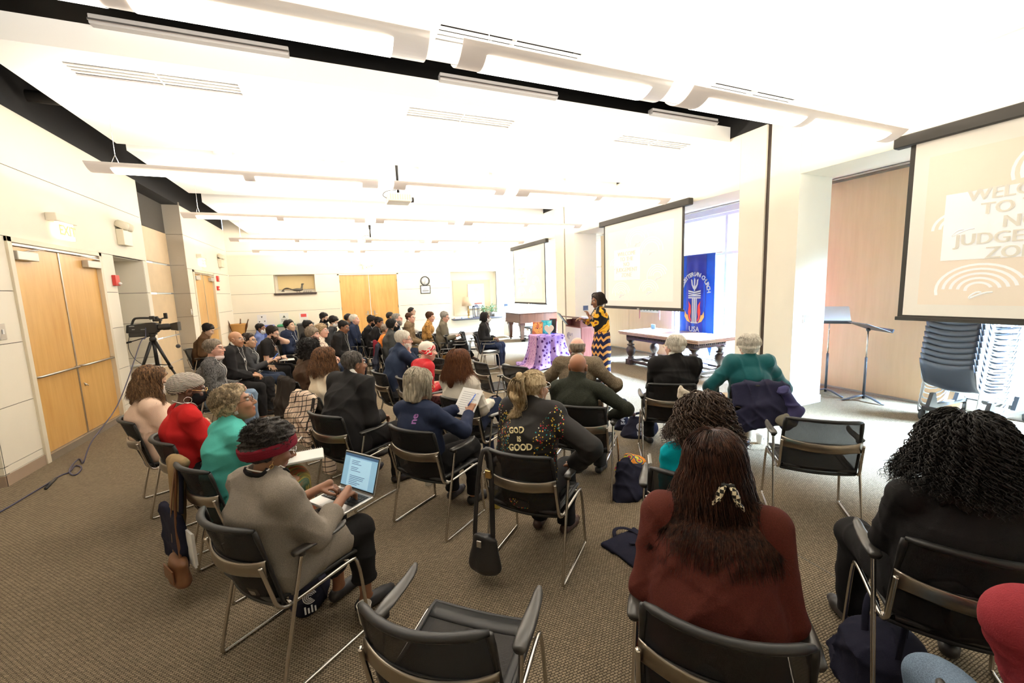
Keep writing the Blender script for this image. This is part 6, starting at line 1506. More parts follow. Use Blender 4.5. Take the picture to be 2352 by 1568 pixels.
P('navysw', 'young person in navy sweater and white collar with lanyard, chin raised', 666, 748, 1.24, 108, 'asian', ('short', 'black', dict(th=.018)), ('suit', NAVY), TRB, 1.1, 'm', -2, 6, 10, -4, 0, 'lap', 'lap', 'normal', 1, extras=dict(lanyard=.34), chair_lab='mesh chair under the young person in the navy sweater')
P('specs', 'young person with black hair and glasses, right of the navy sweater', 709, 749, 1.19, 104, 'asian', ('short', 'black', dict(th=.018)), ('crew', BLK), TRB, 1., 'm', 4, 8, 4, 10, 0, 'lap', 'lap', 'normal', 1, extras=dict(glasses='black'), chair_lab='mesh chair under the young person with glasses near the posters')
P('tallmask', 'person in dark jacket with black mask, tallest in the back row by the posters', 745, 730, 1.30, 108, 'asian', ('short', 'black', dict(th=.016)), ('collar', BLK), TRB, 1., 'm', 4, 8, 0, 20, 0, 'lap', 'lap', 'normal', 1, extras=dict(mask='black'), chair_lab='mesh chair under the black masked person by the posters')
P('whitemask', 'person with black fringe and white mask looking down, left of wooden doors', 767, 739, 1.23, 106, 'asian', ('short', 'black', dict(th=.020, a=-.02)), ('crew', CHAR), TRB, 1., 'm', 6, 10, 0, 24, 0, 'lap', 'lap', 'normal', 1, extras=dict(mask='white'), chair_lab='mesh chair under the white masked person left of the wooden doors')
P('hoodie', 'person in black hoodie with moustache and lanyard, looking down', 790, 751, 1.22, 110, 'brown', ('short', 'black', dict(th=.014)), ('hoodie', BLK), JDD, 1.15, 'm', 6, 12, 4, 20, 0, 'lap', 'lap', 'normal', 1, extras=dict(moustache=1, lanyard=.38), chair_lab='mesh chair under the person in the black hoodie')
P('whitehair', 'white haired person in navy quarter-zip jacket in front of the wooden doors', 815, 734, 1.26, 106, 'pink', ('short', 'white', dict(th=.014, a=-.005)), ('collar', NAVY), JDD, 1.25, 'm', -4, 8, 4, 0, 0, 'lap', 'lap', 'normal', 1, chair_lab='mesh chair under the white haired person in navy')
P('behindwhite', 'person with dark hair mostly hidden behind the white haired person', 801, 731, 1.25, 90, 'tan', ('short', 'black'), ('crew', BLK), TRB, 1., 'm', 4, 8, 0, 4, 0, 'lap', 'lap', 'normal', 0, chair_lab='mesh chair behind the white haired person in navy')
P('writer', 'person in black sweater and black mask writing, before the wooden doors', 855, 738, 1.21, 112, 'tan', ('short', 'black', dict(th=.022)), ('crew', BLK), JDD, 1.05, 'm', 8, 12, 0, 22, 0, 'write', 'lap', 'normal', 1, extras=dict(mask='black', lanyard=.36), chair_lab='mesh chair under the black masked person who writes')
P('browhand', 'person in black with hand raised to the forehead, behind the writer', 871, 741, 1.19, 108, 'brown', ('short', 'black'), ('crew', BLK), TRB, 1., 'm', 10, 12, 0, 22, 0, 'lap', 'brow', 'normal', 1, extras=dict(lanyard=.30), chair_lab='mesh chair under the person with a hand to the forehead')
P('orange', 'small person in orange top half hidden behind the dark grey jacket', 887, 757, 1.08, 90, 'tan', ('short', 'greybrown'), ('crew', ORANGE), TRB, .9, 'f', 4, 8, 0, 10, 0, 'lap', 'lap', 'normal', 0, chair_lab='mesh chair under the small person in orange')
P('behindbeard', 'person with black hair half hidden behind the greying bearded person', 897, 727, 1.24, 96, 'tan', ('short', 'black'), ('crew', CHAR), TRB, 1., 'm', 4, 8, 0, 4, 0, 'lap', 'lap', 'normal', 0, chair_lab='mesh chair behind the greying bearded person')
P('greybeard', 'greying bearded person with glasses in a blue checked shirt', 913, 732, 1.26, 104, 'pink', ('short', 'grey', dict(th=.012)), ('collar', CHECK), JDD, 1.2, 'm', 0, 8, 6, 0, 0, 'lap', 'lap', 'normal', 1, BROWNSH, .97, dict(beard='grey', beard_len=.02, glasses='red'), chair_lab='mesh chair under the bearded person in the checked shirt')
P('tansuit', 'person in tan brown suit jacket with glasses and goatee, legs stretched', 943, 730, 1.26, 110, 'pink', ('short', 'brown', dict(th=.010)), ('suit', TANS), TRBR, 1.12, 'm', 0, 8, 10, 2, 0, 'lap', 'lap', 'forward', 2, BROWNSH, .97, dict(glasses='black'), chair_lab='mesh chair under the person in the tan suit')
P('behindtan', 'person with black hair behind the tan suit, against the white wall', 946, 715, 1.30, 100, 'asian', ('short', 'black'), ('crew', cloth('white_cotton', (.75, .70, .62))), TRB, 1.1, 'm', 0, 8, 0, 0, 0, 'lap', 'lap', 'normal', 0, extras=dict(glasses='black'), chair_lab='mesh chair behind the tan suit')
P('mustard', 'person in mustard patterned jacket with short brown hair, holding a bottle', 989, 728, 1.21, 112, 'pink', ('short', 'brown', dict(th=.020, a=-.008)), ('collar', MUST), ('skirt', MUST), 1.1, 'f', 4, 10, 8, 10, 0, 'phone', 'lap', 'normal', 2, BROWNSH, .55, dict(glasses='gold'), chair_lab='mesh chair under the person in the mustard jacket')
P('olivep', 'grey haired person in olive pullover looking down at a phone', 1022, 728, 1.24, 112, 'pink', ('short', 'grey', dict(th=.014)), ('collar', OLIVE), TRB, 1.3, 'm', -2, 12, 4, 20, 0, 'phone', 'lap', 'crossed', 2, BROWNSH, .97, dict(glasses='black'), chair_lab='mesh chair under the person in the olive pullover')
P('front', 'person in black cardigan, white mask and white sneakers, alone on the front chair', 1116, 729, 1.19, 128, 'deep', ('wavy', 'black', dict(len=.10, wave=.01, vol=.016, n0=200)), ('crew', BLK), ('flared', NAVY), 1.02, 'f', 2, 8, -14, 2, 0, 'lap', 'lap', 'normal', 2, (.72, .70, .68), .97, dict(mask='white', lanyard=.36, bracelet=(1, mat('yellow_band', (.7, .55, .05), .4))), chair_lab='mesh chair stacked with papers, under the person in white sneakers')
P('greyfront', 'person with short grey brown layered hair beside the patterned blouse', 719, 768, 1.18, 92, 'pink', ('short', 'greybrown', dict(th=.022, a=-.03)), ('crew', BLK), TRB, 1.05, 'f', 4, 8, 10, 4, 0, 'lap', 'lap', 'normal', 1, chair_lab='mesh chair under the person with grey layered hair')
P('blouse', 'person in cream blouse with maroon marks and light curly hair', 740, 760, 1.20, 96, 'pink', ('afro', 'lightcurl', dict(th=.026)), ('collar', DOTS), JDD, 1.15, 'f', 4, 10, 8, 2, 0, 'lap', 'lap', 'normal', 1, extras=dict(glasses='clear'), chair_lab='mesh chair under the person in the marked cream blouse')
P('speaker', 'person speaking at the lectern in a yellow and black print blouse and zigzag skirt', 1371, 691, 1.56, -72, 'brown', ('wavy', 'dark', dict(len=.10, wave=.012, vol=.034, n=700, spread=.4)), ('crew', ANKTOP), ('skirt', ZIG), 1.12, 'f', 4, 6, -8, 10, 0, ((.12, .34, .30), (-.1, .9, .15)), ((-.08, .22, .36), (.3, .4, .85)), 'normal', 2, (.02, .02, .02), .60, dict(lanyard=.34, necklace=1), stand=True)
P('redcorner', 'person in crimson sweatshirt and blue jeans cut off by the lower right corner', 2590, 1270, 1.17, 45, 'tan', ('short', 'dark'), ('hoodie', CRIM), JD, 1.35, 'm', 8, 12, 0, 6, 0, 'lap', ((-.16, .16, .16), (.8, .5, -.2), (1, .15, -.1)), 'wide', 2, (.05, .05, .06), .97, chair_lab='mesh chair in the lower right corner under the crimson sweatshirt')
# ================================================================== EMPTY CHAIRS
for x, y, yaw, lab in ((.325, 1.40, 40, 'empty black mesh chair at the bottom centre, beside the paper cup'), (3.3, 1.96, 45, 'empty black mesh chair on the right, beside the lidded coffee cup'), (2.30, 5.02, 66, 'empty black mesh chair just left of the tweed jacket, back to the camera'), (2.03, 5.50, 84, 'empty black mesh chair beside the reddish brown hair, seat open to the right'),
        (2.45, 9.05, 108, 'empty mesh chair second from the front in the side row'), (2.95, 9.5, 112, 'empty mesh chair with papers on its seat, next to the front person'), (1.95, 8.0, 96, 'empty mesh chair in front of the tan suit, back to the camera'), (3.05, 8.75, 112, 'empty mesh chair with a white sheet on its seat, nearest the purple table'), (1.55, 6.3, 70, 'empty mesh chair behind the red and white head scarf')):
    chair(x, y, yaw, lab, 'empty mesh chairs')
def simple(name, lab, cat, parts, loc=(0, 0, 0), rz=0., group=None, bevel=0.):
    t = thing(name, lab, cat, loc, rz, group)
    for nm, mb, m in parts: mb.build(nm, m, t, bevel, fix=True)
    return t
PAPER = mat('white_paper', (.84, .83, .80), .7); INK = mat('grey_print', (.25, .25, .26), .8)
def soft(name, f, lo, hi, h, m, parent, w=(.004, 30, 1)):
    v, F = sdf_mesh(folded(wrinkle(f, *w), w[0]*1.3, w[2]+11, 36), lo, hi, h); return np_mesh(name, v, F, m, parent)
# ================================================================== HELD THINGS
J = PEOPLE['laptop']; c = J['W'] @ np.array([0, .39, 0])+J['loc']
t = thing('laptop', 'open silver laptop showing a blue document, on the lap of the person in grey', 'laptop', (c[0], c[1], .672), -math.radians(J['yaw']))
mb = MB(); mb.rbox((-.155, -.11, -.008), (.155, .11, .006), .012); base = mb.build('base', mat('silver_aluminium', (.50, .48, .46), .35, .7), t)
mb = MB(); mb.box((-.14, -.03, .006), (.14, .085, .0075)); kb = mb.build('keyboard_bed', BLACK, base)
mb = MB()
for i in range(5):
    for j in range(13): mb.rbox((-.137+j*.0212, -.026+i*.022, .0075), (-.119+j*.0212, -.008+i*.022, .0098), .002, seg=1)
kk = mb.build('keys', BLACK, base)
mb = MB(); mb.box((-.05, -.10, .0058), (.05, -.04, .0068)); mb.build('trackpad', mat('trackpad_grey', (.42, .41, .39), .3, .5), base)
S = np.eye(4); S[:3, :3] = Rx(-.33); S[:3, 3] = (0, .112, .006)
mb = MB(); mb.rbox((-.155, -.004, .0), (.155, .004, .215), .004, M=S); lid = mb.build('lid', MATS['silver_aluminium'], t)
mb = MB(); mb.box((-.150, -.0055, .006), (.150, -.0035, .21), M=S); mb.build('bezel', BLACK, lid)
mb = MB(); mb.box((-.144, -.0068, .014), (.144, -.005, .203), M=S); sc_ = mb.build('screen', mat('screen_blue', (.20, .42, .60), .25, emit=.28, ecol=(.42, .70, .92)), lid)
mb = MB(); mb.box((-.095, -.0076, .018), (.095, -.0066, .18), M=S); mb.build('document_page', mat('screen_page', (.30, .55, .72), .3, emit=.36, ecol=(.52, .78, .95)), sc_)
mb = MB(); rg_ = random.Random(4)
for k in range(15):
    if k in (3, 7, 8): continue
    mb.box((-.075, -.0082, .165-.0098*k), (-.075+rg_.uniform(.05, .14), -.0075, .168-.0098*k), M=S)
mb.box((-.144, -.0076, .188), (.144, -.0066, .203), M=S)
mb.build('document_text', mat('screen_ink', (.05, .12, .25), .5, emit=.12, ecol=(.1, .25, .5)), sc_)
J = PEOPLE['turq']; c = to_world(J, (.10, .46, .70))
t = thing('notebook', 'open white spiral notebook on the striped skirt', 'notebook', tuple(c), -math.radians(J['yaw'])-.5)
mb = MB(); mb.rbox((-.10, -.13, -.012), (.10, .13, 0), .006); b_ = mb.build('page_block', PAPER, t)
mb = MB(); mb.rbox((-.103, -.133, -.016), (.103, .133, -.012), .006); mb.build('back_cover', mat('grey_board', (.35, .33, .30), .8), t)
mb = MB()
for i in range(20): y = -.12+i*.0126; mb.tube([(-.095+.012*math.cos(a)-.008, y, -.006+.012*math.sin(a)) for a in np.linspace(0, 6.283, 9)], .0013, 4, caps=False)
mb.build('spiral_wire', STEEL, t)
c = hand_point(J, 1, .10, .02)
t = thing('pen', 'slim white pen in the hand of the person in turquoise', 'pen', tuple(c)); mb = MB(); mb.cyl((0, 0, 0), (.075, .03, .07), .0045, 8); mb.build('barrel', PAPER, t); mb = MB(); mb.cyl((-.012, -.005, -.012), (0, 0, 0), .001, 8, r2=.0045); mb.build('tip', BLACK, t)
J = PEOPLE['navyback']; a, b_ = hand_point(J, 1, .07), hand_point(J, -1, .07); c = (a+b_)/2+np.array([0, 0, .02])
t = thing('printed_sheet', 'white printed sheet held up by the person with the grey bob', 'paper', tuple(c), -math.radians(J['yaw']))
S = np.eye(4); S[:3, :3] = Rx(-.75) @ Rz(.12)
mb = MB(); mb.box((-.10, -.0012, -.12), (.10, .0012, .13), M=S); f = mb.build('sheet', PAPER, t)
mb = MB()
for k in range(9): mb.box((-.075, -.0022, .09-.02*k), (.075-.03*(k % 3), -.0010, .0925-.02*k), M=S)
mb.build('printed_lines', INK, f)
t = thing('pen', 'blue pen in the right hand of the person with the grey bob', 'pen', tuple(a+np.array([0, 0, .035]))); mb = MB(); mb.cyl((-.03, 0, -.03), (.05, .03, .05), .005, 8); mb.build('barrel', mat('blue_pen', (.05, .14, .55), .3), t); mb = MB(); mb.cyl((.05, .03, .05), (.062, .035, .062), .004, 8); mb.build('cap', PAPER, t)
J = PEOPLE['bearded']; c = to_world(J, (.02, .46, .70))
t = thing('notepad', 'white notepad on the lap of the bearded person', 'notebook', tuple(c), -math.radians(J['yaw'])); mb = MB(); mb.box((-.12, -.15, -.008), (.12, .15, 0)); mb.build('pages', PAPER, t); mb = MB(); mb.box((-.123, -.153, -.013), (.123, .153, -.008)); mb.build('backing', BLACK, t)
J = PEOPLE['writer']; c = to_world(J, (.05, .42, .70)); t = thing('notepad', 'white pad under the hand of the black masked writer', 'notebook', tuple(c), -math.radians(J['yaw'])); mb = MB(); mb.box((-.1, -.14, -.008), (.1, .14, 0)); mb.build('pages', PAPER, t); mb = MB(); mb.box((-.103, -.143, -.013), (.103, .143, -.008)); mb.build('backing', BLACK, t)
def phone(key, lab, col):
    J = PEOPLE[key]; c = hand_point(J, 1, .10, .03); t = thing('phone', lab, 'phone', tuple(c), -math.radians(J['yaw']))
    S = np.eye(4); S[:3, :3] = Rx(-.7); mb = MB(); mb.rbox((-.037, -.005, -.07), (.037, .005, .08), .004, M=S); mb.build('case', col, t); mb = MB(); mb.box((-.033, -.0062, -.064), (.033, -.0045, .074), M=S); mb.build('screen', mat('dark_glass', (.02, .025, .03), .1), t)
phone('besidebald', 'blue phone held by the person beside the bald one', mat('phone_blue', (.08, .2, .7), .4)); phone('olivep', 'black phone held by the person in olive', BLACK)
J = PEOPLE['mustard']; c = hand_point(J, 1, .10, -.02); t = thing('water_bottle', 'clear plastic bottle held by the person in mustard', 'bottle', tuple(c)); mb = MB(); mb.lathe([(.02, 0), (.03, .01), (.03, .12), (.024, .15), (.011, .18), (.011, .2)], 14); mb.build('bottle', mat('clear_plastic', (.7, .74, .76), .15), t); mb = MB(); mb.cyl((0, 0, .2), (0, 0, .215), .013); mb.build('cap', PAPER, t)
t = thing('water_bottle', 'clear plastic bottle standing on an empty seat near the front', 'bottle', (2.72, 9.15, .46)); mb = MB(); mb.lathe([(.02, 0), (.03, .01), (.03, .13), (.024, .16), (.011, .19), (.011, .2)], 14); mb.build('bottle', mat('pale_blue_plastic', (.55, .68, .82), .15), t); mb = MB(); mb.cyl((0, 0, .2), (0, 0, .215), .013); mb.build('cap', PAPER, t)
for k, (x, y, lab) in enumerate(((2.97, 9.5, 'papers lying on the seat beside the front person'), (3.07, 8.76, 'white sheet lying on the seat nearest the purple table'), (2.30, 9.0, 'small stack of handouts on a seat in the side row'))):
    t = thing('handouts', lab, 'papers', (x, y, .468), 1.1+k); 
    for q in range(2+(k == 2)): mb = MB(); mb.box((-.1+.015*q, -.14, .003*q), (.1+.015*q, .14-.01*q, .003*q+.0025)); mb.build('sheet', PAPER, t)
# ---- lettering painted on two backs
def on_back(key, items, m, name, parent_name):
    J = PEOPLE[key]; mb = MB()
    for txt, size, x, z, ang in items: text_mb(mb, txt, size, frame((math.cos(ang), 0, math.sin(ang)), (-math.sin(ang), 0, math.cos(ang)), (0, -1, 0), (x, 0, z)), bold=.0015)
    v = np.array(mb.v); ys = np.linspace(-.45, .1, 220); out = np.full(len(v), 0.)
    for i, p in enumerate(v):
        d = J['tf'](np.stack([np.full(220, p[0]), ys, np.full(220, p[2])], 1).astype(f32)); k = np.argmax(d < .003); out[i] = ys[k]
    mb.v = [(p[0], o-.001+p[1], p[2]) for p, o in zip(v, out)]
    par = next((c for c in J['root'].children if c.name.split('.')[0] == parent_name), J['root'])
    return mb.build(name, m, par, fix=False)
on_back('godisgood', (('GOD', .050, -.035, .955, .20), ('IS', .044, -.01, .905, .1), ('GOOD', .054, -.0, .855, .16)), mat('gold_white_paint', (.80, .68, .38), .5), 'painted_lettering', 'jacket')
on_back('navyback', (('ne', .07, .06, .93, math.pi/2),), mat('violet_print', (.30, .12, .34), .6), 'printed_lettering', 'top')
# ---- checkered claw clip and knitted bow on the front heads
J = PEOPLE['rust']; c = to_world(J, J['Hc']+J['RH'] @ np.array([.035, -.135, -.055]))
t = thing('hair_clip', 'cream and black checkered claw clip in the long brown hair', 'hair clip', tuple(c), -math.radians(J['yaw']))
CHK = pattern('checker_acetate', lambda t, b: (lambda ch: (ch.inputs.__getitem__('Scale').__setattr__('default_value', 80.), ch.inputs['Color1'].__setattr__('default_value', (.78, .68, .48, 1)), ch.inputs['Color2'].__setattr__('default_value', (.02, .018, .015, 1)), t.links.new(coords(t), ch.inputs['Vector']), ch.outputs['Color'])[-1])(t.nodes.new('ShaderNodeTexChecker')), .3)
for s in (-1, 1):
    mb = MB(); mb.tube([(s*.006, -.012, .040), (s*.020, -.026, .02), (s*.030, -.024, -.01), (s*.034, -.010, -.035)], [.008, .014, .015, .010], 8, flat=.6); mb.tube([(s*.02, -.03, .0), (s*.045, -.03, -.03), (s*.05, -.02, -.045)], [.009, .010, .006], 8, flat=.6); mb.build('claw', CHK, t)
mb = MB(); mb.cyl((-.02, -.016, .035), (.02, -.016, .035), .007); mb.build('spring', BLACK, t)
J = PEOPLE['curlyb']; c = to_world(J, J['Hc']+np.array([-.075, .03, .135]))
t = thing('knit_headband', 'cream knitted headband bow above the brown curls', 'headband', tuple(c), -math.radians(J['yaw']))
KN = cloth('cream_chunky_knit', (.74, .66, .54), bs=1., bscale=90)
f = U([ell((-.02, 0, .0), (.035, .022, .035)), ell((.035, .0, -.005), (.045, .02, .022)), ell((-.04, 0, .03), (.016, .014, .022))], .015); soft('bow', f, (-.1, -.06, -.08), (.12, .06, .09), .006, KN, t, (.004, 160, 3))
# ================================================================== CUPS
CUPM = mat('paper_cup_white', (.82, .79, .72), .6); GRN = mat('dark_cup_logo', (.05, .09, .07), .6)
def cup(x, y, lab, lid):
    t = thing('paper_cup', lab, 'cup', (x, y, 0), .9)
    mb = MB(); n = 24; o = [(.027, 0), (.029, .004), (.040, .108), (.042, .111), (.040, .113), (.038, .108), (.027, .012), (.002, .010)]
    mb.lathe(o, n); c = mb.build('cup', CUPM, t)
    mb = MB(); mb.lathe([(.015, 0), (.017, .001), (.017, .002), (.015, .003)], 20, M=frame((1, 0, 0), (0, .1, .99), (0, -.99, .1), (0, -.0352, .062))); mb.build('round_logo', GRN, c)
    if lid: mb = MB(); mb.lathe([(.042, .104), (.044, .106), (.044, .114), (.040, .118), (.036, .130), (.034, .130), (.032, .126), (.002, .125)], n); mb.build('lid', WHITEM, t)
    return t
cup(-.01, 2.31, 'open paper coffee cup on the carpet left of the empty bottom chair', False)
cup(4.30, 3.10, 'lidded paper coffee cup on the carpet left of the empty right chair', True)
cup(.66, 3.83, 'paper cup on the carpet under the chair of the grey bob', False)
t = thing('drink_bottle', 'small bottle of yellow drink on the carpet beside the ponytailed person', 'bottle', tuple(at_z(1142, 1165, 0))); mb = MB(); mb.lathe([(.025, 0), (.032, .01), (.032, .11), (.014, .15), (.014, .17)], 16); mb.build('bottle', mat('yellow_drink', (.62, .50, .12), .2), t); mb = MB(); mb.cyl((0, 0, .17), (0, 0, .185), .016); mb.build('cap', PAPER, t)
# ================================================================== BAGS
TOTE = cloth('navy_tote_canvas', (.017, .017, .030), bs=.5); LOGOW = mat('tote_print_white', (.75, .75, .76), .7)
def bag(lab, p, rz, f, lo, hi, logo=None, handle=None, m=TOTE, name='tote_bag', cat='bag', h=.010, w=(.008, 22, 2)):
    t = thing(name, lab, cat, (p[0], p[1], 0), rz); soft('bag_body', f, lo, hi, h, m, t, w)
    if handle is not None:
        for q in handle: mb = MB(); mb.tube(chaikin(q, 3), .014, 6, flat=.25); mb.build('handle', m, t)
    if logo is not None:
        M_, s = logo; mb = MB()
        for r in (.25, .5, .75, 1.): a = np.linspace(.3, 5.4, 28); mb.tube([(s*r*math.cos(x), s*r*math.sin(x), 0) for x in a], s*.085, 4, M=M_)
        for k in range(4): mb.box((-s*1.0+k*s*.5, -s*2.4, -.002), (-s*.75+k*s*.5, -s*1.3-(k % 2)*s*.3, .002), M=M_)
        mb.build('printed_logo', LOGOW, t, fix=False)
    return t
bag('flat navy tote bag lying on the carpet left of the rust sweater', at_z(1462, 1262, 0), .15, U([ell((0, 0, .01), (.20, .18, .016))], .01) if False else (lambda P: smax(np.maximum(np.abs(P[:, 0])-.17, np.abs(P[:, 1])-.17), np.abs(P[:, 2]-.012)-.012, .01)), (-.25, -.25, -.02), (.25, .25, .06), None, [[(-.05, .16, .02), (.0, .22, .05), (.1, .18, .04), (.12, .05, .03), (.05, -.0, .03), (-.02, .05, .03)]])
p = at_z(1452, 1130, 0)
bag('slumped navy tote with a colourful printed cloth spilling out, left of the teal top', p, .3, U([eseg((-.06, 0, .02), (-.10, .02, .30), (1, 0, 0), .19, .10, .06, .02), ell((.08, 0, .10), (.15, .13, .13)), ell((0, 0, .04), (.22, .14, .06))], .06), (-.36, -.28, -.01), (.36, .28, .40), None, None, w=(.012, 18, 5))
PRINT = pattern('orange_purple_wax_print', lambda t, b: ramp(t, voronoi(t, coords(t), 14).outputs['Distance'], [(.0, (.45, .04, .10)), (.22, (.55, .50, .04)), (.38, (.05, .05, .18)), (.5, (.78, .32, .03)), (.62, (.65, .22, .03))], 'CONSTANT'))
t = thing('printed_cloth', 'folded orange and purple wax print cloth sticking out of the slumped tote', 'cloth', (p[0]+.10, p[1]+.06, .17), .5)
soft('fold', U([eseg((-.13, .05, .0), (.05, .06, .08), (0, 1, .2), .10, .03, .08, .03), ell((.06, .02, .05), (.09, .08, .05))], .02), (-.3, -.2, -.1), (.3, .25, .22), .008, PRINT, t, (.008, 40, 3))
t = thing('cardboard_folder', 'grey cardboard folder beside the slumped tote', 'folder', (p[0]+.22, p[1]+.02, 0), .9); mb = MB(); mb.box((-.11, -.01, 0), (.11, .01, .27)); mb.build('cover', mat('grey_card', (.36, .34, .30), .8), t); mb = MB(); mb.box((-.10, .01, .01), (.10, .02, .26)); mb.build('pages', PAPER, t)
p = at_z(1470, 1000, 0)
bag('navy tote with a white spiral logo under the chair of the black suited person', p, -.5, U([eseg((-.05, 0, .0), (-.02, .04, .20), (1, 0, 0), .19, .12, .10, .03), ell((.09, .02, .10), (.12, .11, .13))], .05), (-.34, -.28, -.01), (.34, .28, .36), (frame((1, 0, 0), (0, .45, .89), (0, -.89, .45), (-.02, -.115, .15)), .042), [[(-.06, .04, .2), (-.08, .0, .27), (.02, .02, .29), (.06, .04, .22)]], w=(.010, 20, 8))
p = at_z(1428, 985, 0)
bag('dark navy bag hanging beside the knee of the turtleneck person', p, -.4, U([eseg((0, 0, .03), (.02, .02, .36), (1, 0, 0), .09, .07, .05, .04)], .04), (-.2, -.2, -.01), (.25, .2, .46), (frame((1, 0, 0), (0, .1, .99), (0, -.99, .1), (.0, -.075, .16)), .03), None, w=(.010, 22, 9))
p = at_z(2030, 1560, 0)
bag('navy tote with upright handles at the bottom edge, right of the rust sweater', p, .3, U([ell((0, 0, .12), (.19, .15, .14)), ell((.03, .03, .05), (.22, .17, .06))], .06), (-.32, -.3, -.01), (.32, .3, .34), None, [[(-.12, -.05, .20), (-.13, -.06, .34), (-.02, -.06, .38), (.03, -.05, .22)], [(-.06, .07, .20), (-.02, .08, .36), (.10, .07, .36), (.14, .05, .2)]], w=(.012, 20, 4))
bag('navy bag under the chair of the big black curls', at_z(2115, 1372, 0), 0, U([ell((0, 0, .08), (.17, .12, .10))], .02), (-.26, -.22, -.01), (.26, .22, .24), None, None, w=(.012, 22, 6))
p = at_z(705, 1395, 0)
bag('dark navy bag with a white spiral under the laptop user chair', p, .2, U([ell((0, 0, .10), (.10, .12, .12)), ell((.05, .12, .06), (.10, .10, .07))], .04), (-.25, -.25, -.01), (.25, .3, .28), (frame((1, 0, 0), (0, .3, .95), (0, -.95, .3), (.01, -.128, .15)), .035), None, w=(.010, 25, 7))
bag('black bag on the carpet under the heavy black suit', at_z(745, 1040, 0), 0, U([ell((0, 0, .13), (.13, .12, .15))], .02), (-.2, -.2, -.01), (.2, .2, .32), None, None, BLK, w=(.01, 25, 4))
# chairs' hung things: handbag, shawl and totes on the turquoise chair, coats
def hung(key, dx, dy, z):
    J = PEOPLE[key]; c = np.array(J['chair']); c[2] = 0; return J['W'] @ np.array([dx, dy-.08, 0])+c+np.array([0, 0, z])
J = PEOPLE['godisgood']; ya = -math.radians(J['yaw'])
p = hung('godisgood', -.19, -.30, 0)
LEA = mat('black_leather', (.015, .014, .014), .35, bs=.3, bscale=60)
t = thing('handbag', 'small black leather handbag hanging by a strap from the ponytailed person chair', 'handbag', (p[0], p[1], .0), ya)
soft('bag_body', lambda P: smax(U([eseg((0, -.01, .13), (.01, -.01, .30), (1, 0, 0), .115, .065, .085, .035)], .02)(P), P[:, 2]-.37+.5*np.abs(P[:, 0]), .01), (-.2, -.14, .0), (.2, .14, .46), .007, LEA, t, (.005, 30, 3))
mb = MB(); mb.tube(chaikin([(-.07, -.01, .27), (-.07, -.0, .36), (-.06, .03, .60), (-.03, .055, .84), (.0, .07, .855), (.03, .07, .84), (.05, .02, .6), (.06, -.0, .36), (.06, -.01, .27)], 2), .016, 6, flat=.22); st_ = mb.build('strap', LEA, t)
mb = MB(); mb.rbox((.02, .0, .70), (.06, .02, .75), .004); mb.build('buckle', GOLD, st_)
mb = MB(); mb.box((-.015, -.078, .28), (.015, -.070, .32)); mb.build('clasp', STEEL, t)
J = PEOPLE['turq']; ya = -math.radians(J['yaw']); p = hung('turq', -.05, -.26, 0)
TAN = cloth('tan_wool_shawl', (.27, .18, .09), bs=.7)
t = thing('shawl', 'tan wool shawl folded over the back of the turquoise person chair', 'shawl', (p[0], p[1], 0), ya)
soft('fold', U([eseg((-.10, -.02, .36), (-.10, .02, .80), (1, 0, 0), .085, .030, .075, .035), rc((-.16, .03, .845), (-.03, .045, .845), .035, .03)], .03), (-.26, -.12, .28), (.1, .14, .93), .009, TAN, t, (.006, 24, 3))
t = thing('cloth_tote', 'navy cloth tote hanging behind the tan shawl', 'bag', (p[0], p[1], 0), ya)
soft('bag_body', lambda P: smax(np.maximum(np.abs(P[:, 0]+.11)-.16, np.abs(P[:, 2]-.38)-.18), np.abs(P[:, 1]+.03)-.022, .015), (-.34, -.12, .15), (.12, .06, .62), .010, TOTE, t, (.006, 22, 4))
mb = MB(); mb.tube(chaikin([(-.05, -.03, .55), (-.04, .0, .83), (.02, .02, .84), (.04, -.02, .56)], 2), .012, 6, flat=.3); mb.build('handle', TOTE, t)
LBR = mat('brown_saddle_leather', (.16, .065, .025), .45, bs=.3, bscale=50)
t = thing('shoulder_bag', 'brown leather shoulder bag hanging low on a long strap behind the turquoise person', 'handbag', (p[0], p[1], 0), ya)
soft('bag_body', U([eseg((.02, -.06, .16), (.02, -.06, .27), (1, 0, 0), .12, .05, .11, .04)], .02), (-.2, -.16, .04), (.25, .06, .38), .008, LBR, t, (.004, 30, 6))
mb = MB(); mb.tube(chaikin([(-.06, -.06, .28), (-.05, -.05, .55), (-.03, .0, .84), (.01, .0, .845), (.03, -.05, .55), (.07, -.06, .28)], 2), .010, 6, flat=.35); mb.build('strap', LBR, t)
mb = MB(); mb.box((-.07, -.115, .17), (.09, -.108, .25)); mb.build('front_pocket', LBR, t)
t = thing('white_folder', 'white paper folder tucked in the brown leather bag', 'folder', (p[0], p[1], 0), ya); mb = MB(); mb.box((.02, -.015, .24), (.15, -.005, .46)); mb.build('cover', PAPER, t); mb = MB(); mb.box((.025, -.004, .25), (.145, .002, .45)); mb.build('pages', PAPER, t)
def coat(key, lab, m, name='coat', wid=.25, zt=.85, zb=.30, lining=None, side=0., seed=3, dx=0.):
    J = PEOPLE[key]; p = hung(key, dx, -.265, 0); t = thing(name, lab, 'coat', (p[0], p[1], 0), -math.radians(J['yaw']))
    f = U([eseg((0, .02, zt), (0, -.035, (zt+zb)/2), (1, 0, 0), wid, .036, wid*1.05, .038), eseg((0, -.035, (zt+zb)/2), (side, -.05, zb), (1, 0, 0), wid*1.05, .038, wid*.95, .035)], .04)
    soft('coat_body', f, (-wid-.2, -.2, zb-.12), (wid+.25, .15, zt+.12), .009, m, t, (.013, 20, seed))
    return t
t = coat('teal', 'navy coat with a white label draped over the teal person chair', cloth('navy_nylon', (.022, .022, .048), rough=.6, bs=.2), zb=.50, side=.06)
